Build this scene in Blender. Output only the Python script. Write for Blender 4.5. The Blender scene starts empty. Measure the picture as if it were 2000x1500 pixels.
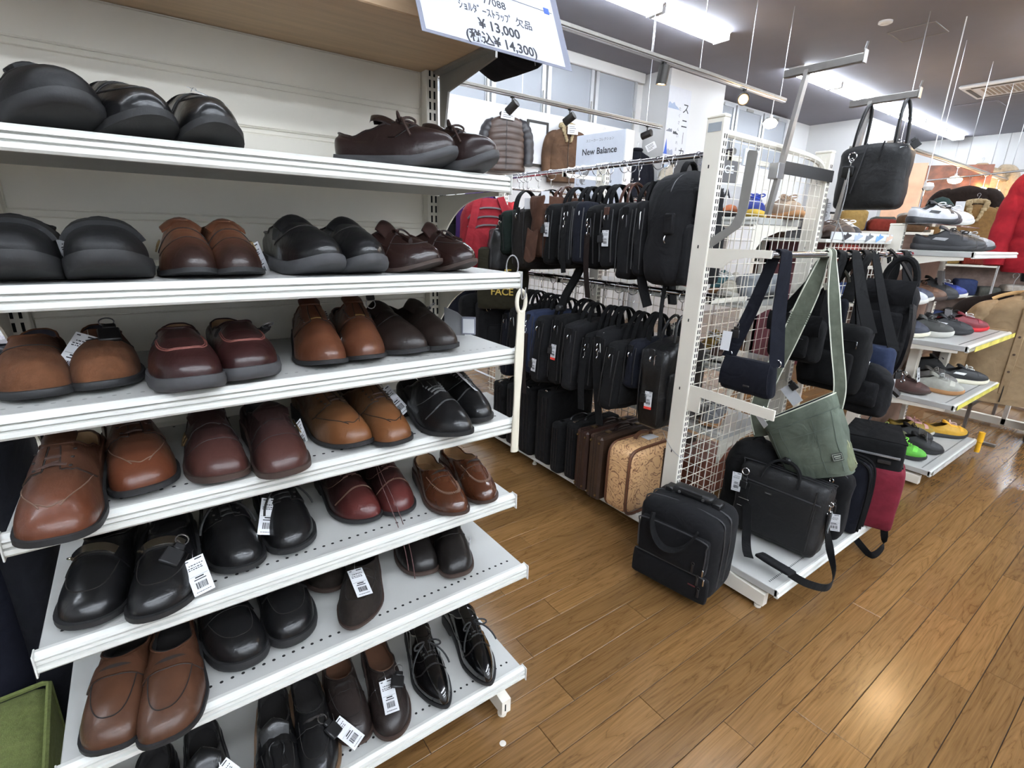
import bpy, bmesh, math, random
from math import sin, cos, pi, radians, sqrt
from mathutils import Vector, Matrix, noise
from mathutils.bvhtree import BVHTree
sc = bpy.context.scene
COL = sc.collection
V = Vector
random.seed(7)

# ---------------------------------------------------------------- camera
cd = bpy.data.cameras.new('camera')
cam = bpy.data.objects.new('camera', cd); COL.objects.link(cam)
cd.sensor_width = 36; cd.lens = 985.25 / 2000 * 36; cd.clip_start = .02
PITCH, ROLL, YAW = .292472634, -.030005664, .6338254
fw = V((sin(YAW)*cos(PITCH), cos(YAW)*cos(PITCH), -sin(PITCH)))
r0 = V((cos(YAW), -sin(YAW), 0)); d0 = fw.cross(r0)
rt = r0*cos(ROLL) + d0*sin(ROLL); dn = fw.cross(rt)
cam.matrix_world = Matrix(((rt.x, -dn.x, -fw.x, 0), (rt.y, -dn.y, -fw.y, 0), (rt.z, -dn.z, -fw.z, 1.4), (0, 0, 0, 1)))
sc.camera = cam

# ---------------------------------------------------------------- light and exposure
w = bpy.data.worlds.new('world'); sc.world = w; w.use_nodes = True
w.node_tree.nodes['Background'].inputs[0].default_value = (.9, .95, 1, 1)
w.node_tree.nodes['Background'].inputs[1].default_value = .3
vs = sc.view_settings
vs.view_transform = 'Standard'; vs.look = 'None'; vs.gamma = 1; vs.use_curve_mapping = False
vs.exposure = 1.28
TUBE_POWER = 25.0
CEIL = 3.8
# fluorescent runs on the ceiling: (y, x start, number of 1.25 m fittings); runs at negative y are unseen, added for even, frontal light
LAMP_RUNS = [(4.35, 1.2, 4), (4.35, 8.1, 6), (1.45, -3.75, 6), (1.45, 8.2, 6), (-1.3, -3.75, 10), (-2.6, -3.75, 10), (-4.0, -3.75, 8)]

# ---------------------------------------------------------------- mesh builder
def ring_frame(t, up=V((0, 0, 1))):
    t = t.normalized()
    if abs(t.dot(up)) > .95: up = V((1, 0, 0))
    a = t.cross(up).normalized(); return a, a.cross(t)

class MB:
    def __init__(s): s.v = []; s.f = []
    def add(s, vs, fs, M=None):
        o = len(s.v)
        s.v += [tuple(M @ V(p)) if M else tuple(p) for p in vs]
        s.f += [tuple(i + o for i in q) for q in fs]
        return s
    def box(s, x0, y0, z0, x1, y1, z1, M=None):
        return s.add([(x0,y0,z0),(x1,y0,z0),(x1,y1,z0),(x0,y1,z0),(x0,y0,z1),(x1,y0,z1),(x1,y1,z1),(x0,y1,z1)],
            [(0,3,2,1),(4,5,6,7),(0,1,5,4),(1,2,6,5),(2,3,7,6),(3,0,4,7)], M)
    def cbox(s, x0, y0, z0, x1, y1, z1, b=.003, M=None):   # box with chamfered edges
        vs = []; idx = {}
        for i, X in enumerate((x0, x1)):
            for j, Y in enumerate((y0, y1)):
                for k, Z in enumerate((z0, z1)):
                    dx = b if i == 0 else -b; dy = b if j == 0 else -b; dz = b if k == 0 else -b
                    for a, p in enumerate(((X, Y+dy, Z+dz), (X+dx, Y, Z+dz), (X+dx, Y+dy, Z))):
                        idx[i,j,k,a] = len(vs); vs.append(p)
        f = []; I = lambda *q: idx[q]
        for i in (0,1): f.append([I(i,0,0,0),I(i,1,0,0),I(i,1,1,0),I(i,0,1,0)])
        for j in (0,1): f.append([I(0,j,0,1),I(1,j,0,1),I(1,j,1,1),I(0,j,1,1)])
        for k in (0,1): f.append([I(0,0,k,2),I(1,0,k,2),I(1,1,k,2),I(0,1,k,2)])
        for j in (0,1):
            for k in (0,1): f.append([I(0,j,k,1),I(1,j,k,1),I(1,j,k,2),I(0,j,k,2)])
        for i in (0,1):
            for k in (0,1): f.append([I(i,0,k,0),I(i,1,k,0),I(i,1,k,2),I(i,0,k,2)])
        for i in (0,1):
            for j in (0,1): f.append([I(i,j,0,0),I(i,j,1,0),I(i,j,1,1),I(i,j,0,1)])
        for i in (0,1):
            for j in (0,1):
                for k in (0,1): f.append([I(i,j,k,0),I(i,j,k,1),I(i,j,k,2)])
        return s.add(vs, f, M)
    def prism(s, pts, axis, a, b, M=None):      # polygon in the two other axes, extruded along axis
        n = len(pts); vs = []
        for c in (a, b):
            for p in pts:
                q = list(p); q.insert(axis, c); vs.append(q)
        f = [tuple(range(n)), tuple(range(n, 2*n))] + [(i, (i+1) % n, n+(i+1) % n, n+i) for i in range(n)]
        return s.add(vs, f, M)
    def tube(s, path, r, n=6, closed=False, M=None, up=V((0,0,1))):
        P = [V(p) for p in path]; m = len(P); vs = []; f = []
        for i, p in enumerate(P):
            if closed: t = P[(i+1) % m] - P[i-1]
            else: t = P[min(i+1, m-1)] - P[max(i-1, 0)]
            if t.length < 1e-9: t = V((0,0,1))
            if i == 0: a, b = ring_frame(t, up)
            else:
                t = t.normalized(); a = (a - t*a.dot(t))
                if a.length < 1e-6: a, b = ring_frame(t, up)
                a = a.normalized(); b = a.cross(t)
            rr = r[i] if isinstance(r, (list, tuple)) else r
            for k in range(n):
                q = 2*pi*k/n + pi/n; vs.append(p + a*cos(q)*rr + b*sin(q)*rr)
        for i in range(m if closed else m-1):
            j = (i+1) % m
            for k in range(n): f.append((i*n+k, i*n+(k+1) % n, j*n+(k+1) % n, j*n+k))
        if not closed: f.append(tuple(range(n))); f.append(tuple((m-1)*n+k for k in range(n)))
        return s.add(vs, f, M)
    def ring(s, c, nrm, R, r, n=18, k=5, arc=(0, 360), M=None):
        a, b = ring_frame(V(nrm)); full = arc[1]-arc[0] >= 359.9
        m = n if full else n+1
        return s.tube([V(c) + a*cos(q)*R + b*sin(q)*R for q in [radians(arc[0] + (arc[1]-arc[0])*i/n) for i in range(m)]], r, k, full, M)
    def ribbon(s, path, wd, w, th, M=None):     # flat strap: wd = width direction (one, or one per point)
        P = [V(p) for p in path]; m = len(P); vs = []; f = []
        for i, p in enumerate(P):
            t = (P[min(i+1, m-1)] - P[max(i-1, 0)]).normalized()
            d = V(wd[i] if isinstance(wd, list) else wd); d = d - t*d.dot(t)
            d = d.normalized() if d.length > 1e-6 else ring_frame(t)[0]
            n_ = t.cross(d)
            for a, b in ((-1,-1),(1,-1),(1,1),(-1,1)): vs.append(p + d*(a*w/2) + n_*(b*th/2))
        for i in range(m-1):
            for k in range(4): f.append((i*4+k, i*4+(k+1) % 4, i*4+4+(k+1) % 4, i*4+4+k))
        f.append((0,1,2,3)); f.append(tuple((m-1)*4+k for k in range(4)))
        return s.add(vs, f, M)
    def grid(s, fn, nu, nv, cu=False, M=None):
        vs = [fn(i/(nu if cu else nu-1), j/(nv-1)) for i in range(nu) for j in range(nv)]
        f = []
        for i in range(nu if cu else nu-1):
            for j in range(nv-1):
                a = i*nv+j; b = ((i+1) % nu)*nv+j; f.append((a, b, b+1, a+1))
        return s.add(vs, f, M)
    def slab(s, fn, nu, nv, off):               # thick sheet: fn(u,v)->point, off(u,v)->vector to its other face
        A = [V(fn(i/(nu-1), j/(nv-1))) for i in range(nu) for j in range(nv)]
        B = [A[i*nv+j] + V(off(i/(nu-1), j/(nv-1))) for i in range(nu) for j in range(nv)]
        o = nu*nv; f = []
        for i in range(nu-1):
            for j in range(nv-1):
                a = i*nv+j; b = a+nv; f += [(a, b, b+1, a+1), (o+a, o+a+1, o+b+1, o+b)]
        for i in range(nu-1):
            for j in (0, nv-1): a = i*nv+j; f.append((a, a+nv, o+a+nv, o+a))
        for j in range(nv-1):
            for i in (0, nu-1): a = i*nv+j; f.append((a, a+1, o+a+1, o+a))
        return s.add(A+B, f)
    def lathe(s, prof, n=16, M=None):           # profile of (radius, z)
        vs = [(r*cos(2*pi*k/n), r*sin(2*pi*k/n), z) for r, z in prof for k in range(n)]
        f = [(i*n+k, i*n+(k+1) % n, i*n+n+(k+1) % n, i*n+n+k) for i in range(len(prof)-1) for k in range(n)]
        f += [tuple(range(n)), tuple((len(prof)-1)*n+k for k in range(n))]
        return s.add(vs, f, M)
    def puffy(s, sx, sy, sz, r=.03, bulge=.02, n=8, seed=0, wr=.003, c=(0,0,0), fn=None, M=None):   # soft padded box
        h = V((sx/2, sy/2, sz/2)); r = min(r, h.x*.98, h.y*.98, h.z*.98); vs = []; f = []
        for ax in range(3):
            for sg in (-1, 1):
                o = len(vs)
                for i in range(n+1):
                    for j in range(n+1):
                        p = [0,0,0]; p[ax] = sg
                        p[(ax+1) % 3] = sin((2*i/n-1)*pi/2*.92)/sin(pi/2*.92); p[(ax+2) % 3] = sin((2*j/n-1)*pi/2*.92)/sin(pi/2*.92)
                        q = V((p[0]*h.x, p[1]*h.y, p[2]*h.z))
                        inn = V([max(-(h[k]-r), min(h[k]-r, q[k])) for k in range(3)])
                        d = q - inn; q = inn + (d.normalized()*r if d.length > 1e-9 else d)
                        q.y += (1 if p[1] > 0 else -1)*abs(p[1])*bulge*(1-p[0]**2)*(1-p[2]**2)
                        q.x += p[0]*bulge*.35*(1-p[1]**2)*(1-p[2]**2)
                        if wr:
                            nz = noise.noise_vector(V(q)*14 + V((seed*7.3, seed*3.1, 1.7)))
                            n2 = noise.noise_vector(V((q.x*6+seed*1.7, q.y*9, q.z*34+seed)))
                            q += V((nz.x*.6, nz.y, nz.z*.5))*wr*1.3 + V((n2.x*.5, n2.y*.9, 0))*wr*.6
                        if fn: q = fn(q, p)
                        vs.append(q + V(c))
                for i in range(n):
                    for j in range(n): a = o+i*(n+1)+j; f.append((a, a+n+1, a+n+2, a+1))
        return s.add(vs, f, M)
    def build(s, name, m, parent=None, smooth=40, label=None, loc=None, kind=None, weld=1e-5, M=None):
        me = bpy.data.meshes.new(name); me.from_pydata(s.v, [], s.f)
        bm = bmesh.new(); bm.from_mesh(me)
        if weld: bmesh.ops.remove_doubles(bm, verts=bm.verts, dist=weld)
        bmesh.ops.recalc_face_normals(bm, faces=bm.faces); bm.to_mesh(me); bm.free()
        if smooth:
            me.shade_smooth()
            if smooth < 180: me.set_sharp_from_angle(angle=radians(smooth))
        me.materials.append(m)
        o = bpy.data.objects.new(name, me); COL.objects.link(o)
        if parent is not None: o.parent = parent
        if loc is not None: o.location = loc
        if M is not None: o.matrix_local = M
        if label: o['label'] = label
        if kind: o['kind'] = kind
        return o

def tag(o, label=None, cat=None, group=None, kind=None):
    if label: o['label'] = label
    if cat: o['category'] = cat
    if group: o['group'] = group
    if kind: o['kind'] = kind
    return o
def thing(name, label, cat, loc=(0,0,0), rz=0, group=None, rot=None):
    o = bpy.data.objects.new(name, None); COL.objects.link(o); o.empty_display_size = .05
    o.location = loc; o.rotation_euler = rot if rot else (0, 0, radians(rz))
    return tag(o, label, cat, group)
def dup(root, loc, rz=0, label=None, group=None):
    r = root.copy(); COL.objects.link(r); r.location = loc; r.rotation_euler = (0, 0, radians(rz))
    if label: r['label'] = label
    if group: r['group'] = group
    for ch in list(root.children):
        c = ch.copy(); COL.objects.link(c); c.parent = r
        for g in list(ch.children):
            d = g.copy(); COL.objects.link(d); d.parent = c
    return r
def dup_part(o, parent, loc=None):
    c = o.copy(); COL.objects.link(c); c.parent = parent
    if loc is not None: c.location = loc
    return c
def T(x, y, z): return Matrix.Translation((x, y, z))
def RX(a): return Matrix.Rotation(radians(a), 4, 'X')
def RY(a): return Matrix.Rotation(radians(a), 4, 'Y')
def RZ(a): return Matrix.Rotation(radians(a), 4, 'Z')
def lerp(a, b, t): return a + (b-a)*t
def interp(x, pts):
    if x <= pts[0][0]: return pts[0][1]
    for (a, u), (b, v) in zip(pts, pts[1:]):
        if x <= b:
            t = (x-a)/(b-a); t = t*t*(3-2*t); return u + (v-u)*t
    return pts[-1][1]
def bez(p, n=10):
    p = [V(q) for q in p]; out = []
    for i in range(n+1):
        t = i/n; q = list(p)
        while len(q) > 1: q = [q[k].lerp(q[k+1], t) for k in range(len(q)-1)]
        out.append(q[0])
    return out
def spline(p, n=6):          # Catmull-Rom through the points
    p = [V(q) for q in p]; out = []
    for i in range(len(p)-1):
        a, b, c, d = p[max(i-1,0)], p[i], p[i+1], p[min(i+2, len(p)-1)]
        for k in range(n):
            t = k/n; out.append(.5*((2*b) + (c-a)*t + (2*a-5*b+4*c-d)*t*t + (3*b-a-3*c+d)*t**3))
    return out + [p[-1]]

# ---------------------------------------------------------------- materials
MATS = {}
def srgb(c):
    return tuple((x/255/12.92 if x/255 <= .04045 else ((x/255+.055)/1.055)**2.4) for x in c) + (1,)
def mat(name, col, rough=.5, metal=0, var=.12, scale=18, bump=0, bscale=220, coat=0, emit=0, alpha=1, sheen=0, spec=None, trans=0, stretch=None):
    if name in MATS: return MATS[name]
    m = bpy.data.materials.new(name); m.use_nodes = True; MATS[name] = m
    nt = m.node_tree; b = nt.nodes['Principled BSDF']; c = srgb(col)
    b.inputs['Roughness'].default_value = rough; b.inputs['Metallic'].default_value = metal
    b.inputs['Coat Weight'].default_value = coat; b.inputs['Coat Roughness'].default_value = .12
    b.inputs['Sheen Weight'].default_value = sheen
    if spec is not None: b.inputs['Specular IOR Level'].default_value = spec
    b.inputs['Transmission Weight'].default_value = trans; b.inputs['Alpha'].default_value = alpha
    b.inputs['Base Color'].default_value = c
    if emit:
        b.inputs['Emission Color'].default_value = c; b.inputs['Emission Strength'].default_value = emit
    if var or bump:
        tc = nt.nodes.new('ShaderNodeTexCoord'); src = tc.outputs['Object']
        if stretch:
            mp = nt.nodes.new('ShaderNodeMapping'); mp.inputs['Scale'].default_value = stretch
            nt.links.new(src, mp.inputs[0]); src = mp.outputs[0]
    if var:
        nz = nt.nodes.new('ShaderNodeTexNoise'); nz.inputs['Scale'].default_value = scale; nz.inputs['Detail'].default_value = 5
        nt.links.new(src, nz.inputs['Vector'])
        rp = nt.nodes.new('ShaderNodeValToRGB')
        rp.color_ramp.elements[0].position = .3; rp.color_ramp.elements[1].position = .7
        rp.color_ramp.elements[0].color = tuple(x*(1-var) for x in c[:3]) + (1,)
        rp.color_ramp.elements[1].color = tuple(min(1, x*(1+var)) for x in c[:3]) + (1,)
        nt.links.new(nz.outputs['Fac'], rp.inputs[0]); nt.links.new(rp.outputs[0], b.inputs['Base Color'])
    if bump:
        n2 = nt.nodes.new('ShaderNodeTexNoise'); n2.inputs['Scale'].default_value = bscale; n2.inputs['Detail'].default_value = 3
        nt.links.new(src, n2.inputs['Vector'])
        bp = nt.nodes.new('ShaderNodeBump'); bp.inputs['Strength'].default_value = bump; bp.inputs['Distance'].default_value = .002
        nt.links.new(n2.outputs['Fac'], bp.inputs['Height']); nt.links.new(bp.outputs[0], b.inputs['Normal'])
    return m
def leather(name, col, rough=.36, var=.22, bump=.12, coat=.15, toe=None, L=.28):
    if name in MATS: return MATS[name]
    g = sum(col)/3; k = .56 if max(col) < 50 else .60; col = tuple(int((x*.88+g*.12)*k) for x in col); toe = tuple(int(x*k*1.1) for x in toe) if toe else None
    m = mat(name, col, rough, 0, var, 16, bump, 330, coat, spec=.34 if coat < .5 else .5)
    if rough > .1: folds(m, 20, .006, .32)
    if toe:                                      # burnished toe: a polish colour that fades over the front of the shoe
        nt = m.node_tree; b = nt.nodes['Principled BSDF']
        src = b.inputs['Base Color'].links[0].from_socket
        tc = nt.nodes.new('ShaderNodeTexCoord'); sx = nt.nodes.new('ShaderNodeSeparateXYZ'); nt.links.new(tc.outputs['Object'], sx.inputs[0])
        mr = nt.nodes.new('ShaderNodeMapRange'); mr.inputs[1].default_value = -L/2+.02; mr.inputs[2].default_value = -L/2+.085
        mr.inputs[3].default_value = 1; mr.inputs[4].default_value = 0
        nt.links.new(sx.outputs['Y'], mr.inputs[0])
        mx = nt.nodes.new('ShaderNodeMix'); mx.data_type = 'RGBA'; mx.inputs[7].default_value = srgb(toe)
        nt.links.new(mr.outputs[0], mx.inputs[0]); nt.links.new(src, mx.inputs[6]); nt.links.new(mx.outputs[2], b.inputs['Base Color'])
    return m
def fabric(name, col, var=.15, bump=.35, sheen=.02, scale=30):
    k = .52 if max(col) < 75 else .8; col = tuple(int(x*k) for x in col)
    new = name not in MATS
    m = mat(name, col, .85, 0, var, scale, bump, 500, 0, sheen=min(sheen, .02), spec=.18)
    if new: folds(m)
    return m
def folds(m, scale=9, dist=.02, st=.55):      # soft creases in cloth and hide
    nt = m.node_tree; b = nt.nodes['Principled BSDF']; tc = nt.nodes.new('ShaderNodeTexCoord')
    n = nt.nodes.new('ShaderNodeTexNoise'); n.inputs['Scale'].default_value = scale; n.inputs['Detail'].default_value = 2.5; n.inputs['Distortion'].default_value = 1.2
    nt.links.new(tc.outputs['Object'], n.inputs['Vector'])
    bp = nt.nodes.new('ShaderNodeBump'); bp.inputs['Strength'].default_value = st; bp.inputs['Distance'].default_value = dist
    nt.links.new(n.outputs['Fac'], bp.inputs['Height'])
    if b.inputs['Normal'].links: nt.links.new(b.inputs['Normal'].links[0].from_socket, bp.inputs['Normal'])
    nt.links.new(bp.outputs[0], b.inputs['Normal'])
WHITE = mat('white_paint', (208, 208, 202), .38, 0, .04, 6, .02, 60)
CREAM = mat('cream_paint', (224, 219, 206), .45, 0, .04, 5, .02, 60)
DECK = mat('shelf_deck', (176, 176, 172), .42, 0, .04, 6, .02, 60)
STEEL = mat('brushed_steel', (190, 190, 192), .28, 1, .05, 30)
CHROME = mat('chrome', (225, 225, 228), .12, 1, 0)
GREYMETAL = mat('grey_metal', (150, 148, 143), .42, .5, .06, 20)
DARKMETAL = mat('dark_metal', (52, 50, 48), .45, .5, .06, 20)
BLACKPL = mat('black_plastic', (22, 22, 23), .4, 0, .1)
PAPER = mat('white_paper', (208, 209, 211), .6, 0, 0)
INK = mat('black_ink', (38, 38, 42), .7, 0, 0)
RUBBER = mat('black_rubber', (30, 30, 31), .62, 0, .15, 30, .12, 260)
HOLE = mat('hole_black', (12, 12, 12), .9, 0, 0)
# ---------------------------------------------------------------- tags
def print_bars(m, w, h, seed=0, face=0.0006):
    rnd = random.Random(seed); x0 = -w/2
    def bar(a, b, c, d): m.box(a, -face, c, b, -face+.0003, d)
    bar(x0+w*.1, x0+w*.25, h*.93-h, h*.955-h); bar(x0+w*.55, x0+w*.9, h*.93-h, h*.96-h)
    for r in (.80, .73, .68):
        x = x0+w*(.2 if r > .75 else .12)
        while x < x0+w*.8:
            l = w*rnd.uniform(.04, .12); bar(x, x+l, r*h-h, r*h+h*.022-h); x += l+w*.04
    bar(x0+w*.3, x0+w*.72, h*.44-h, h*.475-h); bar(x0+w*.22, x0+w*.8, h*.38-h, h*.405-h)
    bar(x0+w*.06, x0+w*.94, h*.5-h, h*.504-h)
    x = x0+w*.24
    while x < x0+w*.78: l = w*rnd.uniform(.015, .05); bar(x, x+l, h*.15-h, h*.32-h); x += l+w*rnd.uniform(.02, .04)
    x = x0+w*.15
    while x < x0+w*.85: l = w*rnd.uniform(.03, .1); bar(x, x+l, h*.06-h, h*.075-h); x += l+w*.02
def price_tag(parent, M, w=.034, h=.075, seed=1, curl=0.0, printed=True, name='price_tag', red=False):   # hangs from its top edge, front faces local -y
    t = MB().slab(lambda u, v: V((lerp(-w/2, w/2, u), -curl*(v*v), -h*v)), 2, 6, lambda u, v: (0, .0008, 0))
    o = t.build(name, PAPER, parent, label='white paper price tag', M=M)
    if printed:
        p = MB(); print_bars(p, w, h, seed)
        p.v = [(x, y-curl*(z/h)**2, z) for x, y, z in p.v]
        p.build('print', INK, o, smooth=0)
    if red:
        MB().box(-w/2, -.0005, -h-.012, w/2, .0005, -h).build('red_sticker', mat('red_print', (215, 60, 50), .6), o, smooth=0)
    return o
def security_tag(parent, M, loop=True):
    b = MB().cbox(-.016, -.004, -.044, .016, .004, -.012, .002).cbox(-.007, -.004, -.013, .012, .004, 0, .002)
    o = b.build('security_tag', BLACKPL, parent, M=M, label='black plastic security tag')
    if loop: MB().ring((0, 0, .008), (0, 1, 0), .011, .0012, 12, 4).build('wire_loop', STEEL, o)
    return o

# ---------------------------------------------------------------- shoes
class Shoe:
    """toe towards -y, sole on z=0, origin under the middle of the shoe; side -1/+1 bends the toe inwards"""
    D = dict(L=.285, W=.104, toe_p=2.2, toe_a=.26, ts=.012, st=.011, hh=.026, welt=.004, so=.47, se=.975, zth=.088, zside=.060, zheel=.072,
             htoe=.034, ow=.30, wedge=False, crease=0, bend=.012, N=52, K=18)
    def __init__(s, root, mat_up, mat_sole, mat_in, side=1, **kw):
        P = dict(s.D); P.update(kw); s.__dict__.update(P); s.side = side; s.root = root
        s.mu, s.ms, s.mi = mat_up, mat_sole, mat_in; s.make()
    def hw(s, t):
        b = interp(t, [(0, .86), (.16, .95), (.32, 1.0), (.58, .82), (.8, .72), (1, .70)])*s.W/2
        if t < s.toe_a: b *= max(0, 1-(1-t/s.toe_a)**s.toe_p)**(1/s.toe_p)
        if t > .87: b *= max(0, 1-((t-.87)/.13)**2.3)**(1/2.3)
        return b
    def cx(s, t): return -s.side*s.bend*max(0, 1-t/.55)**1.6 + s.side*.004*sin(pi*min(1, t))
    def y(s, t): return -s.L/2 + t*s.L
    def zb(s, t):
        if s.wedge: return s.ts*max(0, (.3-t)/.3)**1.7 + .004*max(0, (t-.9)/.1)
        z = s.ts*max(0, (.32-t)/.32)**1.7
        arch = max(0, s.hh-.001)
        if .42 < t < .70: z += arch*interp(t, [(.42, 0), (.69, .9)])
        elif .70 <= t < .72: z += arch*.9*(.72-t)/.02
        return z
    def zt(s, t):
        if s.wedge: return s.zb(t) + s.st*interp(t, [(0, .85), (.4, 1), (1, 1.25)])
        front = s.ts*max(0, (.32-t)/.32)**1.7 + s.st
        return front + (s.hh+.004)*interp(t, [(.4, 0), (.74, 1), (1, 1)]) if t > .4 else front
    def loop(s, e=0, k=1.0):
        out = []
        for i in range(s.N):
            th = 2*pi*i/s.N; t = (1-cos(th))/2; sg = 1 if th < pi else -1
            h = s.hw(t)*k; ex = e*(1 if h > .004 else 1)
            nx = sg*sin(th) if True else 0
            out.append((t, s.cx(t) + sg*h + e*sin(th)*1.0, s.y(t)*k**.5 - e*cos(th)))
        return out
    def make(s):
        N, K = s.N, s.K; U = MB(); rows = [[] for _ in range(K+1)]; rim = []; base = s.loop(0, .985)
        for i, (t, x, y) in enumerate(base):
            th = 2*pi*i/N; sg = 1 if th < pi else -1
            t2 = s.so + (s.se-s.so)*t; P0 = V((x, y, s.zt(t)-.001))
            wo = s.ow*s.W*max(0, 1-abs(2*t-1)**2.4)**(1/2.4)
            wo = min(wo, s.hw(min(t2, .93))*.86) if t < .9 else wo*min(1, .9)
            zo = interp(t, [(0, s.zth), (.35, lerp(s.zth, s.zside, .6)), (.62, s.zside), (1, s.zheel)]) + .0
            P3 = V((s.cx(t2) + sg*wo, s.y(t2), zo + s.st*.0 + (s.hh-.012 if not s.wedge else s.st-.02)*.5))
            tw = (1-t)**2.2; hd = V((P3.x-P0.x, P3.y-P0.y, 0)); out = -hd.normalized() if hd.length > 1e-6 else V((0,0,0))
            h1 = lerp(interp(t, [(0, s.htoe), (.5, .030), (1, .045)]), s.htoe, tw)
            P1 = P0 + out*lerp(.006, .003, tw) + V((0, 0, h1))
            q = lerp(.12, .52, tw); z2 = lerp(P3.z-.014, P0.z + s.htoe + .34*(P3.z-P0.z-s.htoe), tw)
            P2 = V((P3.x-hd.x*q, P3.y-hd.y*q, z2))
            for k in range(K+1):
                u = k/K; p = P0*(1-u)**3 + P1*3*u*(1-u)**2 + P2*3*u*u*(1-u) + P3*u**3
                if s.crease:
                    yy = (p.y + s.L/2)/s.L; a = s.crease*math.exp(-((yy-.36)/.06)**2)*min(1, u*2.5)*(1-max(0, u-.9)*10)
                    p.z += a*sin(yy*150 + p.x*30*s.side + 1.2*sin(p.x*70)); 
                rows[k].append(p)
            rim.append(P3)
        vs = [p for r in rows for p in r]
        fs = [(k*N+i, k*N+(i+1) % N, (k+1)*N+(i+1) % N, (k+1)*N+i) for k in range(K) for i in range(N)]
        U.add(vs, fs); s.bvh = BVHTree.FromPolygons([V(v) for v in vs], fs)
        s.rim = rim
        s.upper = U.build('upper', s.mu, s.root, smooth=180, weld=2e-4)
        # lining: rolls over the edge and drops to the insole
        c = V((sum(p.x for p in rim)/N, sum(p.y for p in rim)/N, 0)); A = MB(); R2 = []
        for a, (dk, dz) in enumerate(((1.0, .0), (.93, .0005), (.90, -.006), (.95, -.02), (1.0, -.042))):
            R2.append([V((c.x + (p.x-c.x)*dk, c.y + (p.y-c.y)*(dk if a < 3 else 1-(1-dk)*.5), max(p.z+dz, s.zt(.6)+.004 if a == 4 else -9) if a < 4 else s.zt(min(1, max(0, (p.y+s.L/2)/s.L)))+.003)) for p in rim])
        vs = [p for r in R2 for p in r]
        fs = [(k*N+i, k*N+(i+1) % N, (k+1)*N+(i+1) % N, (k+1)*N+i) for k in range(4) for i in range(N)]
        fs += [(4*N+i, 4*N+i+1, 4*N+N-i-1, 4*N+N-i) for i in range(1, N//2-1)] + [(4*N, 4*N+1, 4*N+N-1), (4*N+N//2-1, 4*N+N//2, 4*N+N//2+1)]
        A.add(vs, fs).build('lining', s.mi, s.root, smooth=60, weld=1e-5)
        MB().tube([p + V((0,0,.0005)) for p in rim[1:N//2]+rim[N//2+1:]], .0022, 5, True).build('collar', s.mu, s.root)
        # sole
        B = MB(); e = s.welt
        spec = ((e-.004, 0, 0), (e, 0, .18), (e+(.002 if s.wedge else 0), 0, .6), (e, 0, 1.0), (-.004, 0, 1.0))
        R = []
        for (ee, _, f) in spec:
            R += [V((x, y, lerp(s.zb(t), s.zt(t), f))) for t, x, y in s.loop(ee)]
        fs = [(k*N+i, k*N+(i+1) % N, (k+1)*N+(i+1) % N, (k+1)*N+i) for k in range(4) for i in range(N)]
        fs += [(i, i+1, N-i-1, N-i) for i in range(1, N//2-1)] + [(0, 1, N-1), (N//2-1, N//2, N//2+1)]
        B.add(R, fs); s.sole = B.build('sole', s.ms, s.root, smooth=50, weld=1e-5)
    def pr(s, t, ph, off=.001):
        c = V((s.cx(t), s.y(t), s.zt(t)+.014)); d = V((sin(radians(ph)), 0, cos(radians(ph))))
        h = s.bvh.ray_cast(c + d*.2, -d)
        if h[0] is None: return None
        n = h[1]; n = n if n.dot(d) > 0 else -n
        return h[0] + n*off
    def line(s, m, pts, r=.0011, off=.0006, n=24, sp=True):
        q = []
        P = [V((a, b, 0)) for a, b in pts]
        P = spline(P, max(2, n//max(1, len(P)-1))) if sp and len(P) > 2 else [P[0].lerp(P[-1], i/n) for i in range(n+1)] if len(P) == 2 else P
        for a in P:
            h = s.pr(a.x, a.y, off)
            if h: q.append(h)
            elif len(q) > 1: m.tube(q, r, 4); q = []
        if len(q) > 1: m.tube(q, r, 4)
    def prz(s, x, t, off=.001):
        h = s.bvh.ray_cast(V((s.cx(t)+x, s.y(t), .4)), V((0, 0, -1)))
        return h[0] + h[1]*(off if h[1].z > 0 else -off) if h[0] is not None else None
    def plan_apron(s, m, front=.10, back=.45, wf=.70, r=.0011, off=.0005, ex=2.7, n=44, squash=.0):
        q = []
        for i in range(n+1):
            a = (i/n-.5)*pi; x = s.W/2*wf*abs(sin(a))**(2/ex)*(1 if a > 0 else -1)
            t = front + (back-front)*(1-max(0, cos(a))**(2/ex)); x *= 1-squash*max(0, (t-.3))/.15*.3
            h = s.prz(x, t, off)
            if h: q.append(h)
        m.tube(q, r, 4); return q
    def apron(s, front=.10, back=.44, ph=58, pw=.55, n=40):
        out = []
        for i in range(n+1):
            u = 2*i/n-1; a = abs(u)
            out.append((front + (back-front)*a**2.6, ph*(1 if u > 0 else -1)*min(1, a**pw)*(1 if a < .75 else 1-.25*(a-.75)/.25)))
        return out
    def patch(s, name, fn, m, off=.0016, na=16, nb=5, skirt=True, label=None):
        A = []; B = []
        for i in range(na):
            for j in range(nb):
                t, ph = fn(i/(na-1), j/(nb-1)); p = s.pr(t, ph, off); q = s.pr(t, ph, -.001)
                if p is None: return None
                A.append(p); B.append(q)
        o = na*nb; f = []
        for i in range(na-1):
            for j in range(nb-1): a = i*nb+j; f.append((a, a+nb, a+nb+1, a+1))
        if skirt:
            for i in range(na-1):
                for j in (0, nb-1): a = i*nb+j; f.append((a, a+nb, o+a+nb, o+a))
            for j in range(nb-1):
                for i in (0, na-1): a = i*nb+j; f.append((a, a+1, o+a+1, o+a))
        b = MB().add(A+B if skirt else A, f); return b.build(name, m, s.root, smooth=40, label=label)
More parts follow.
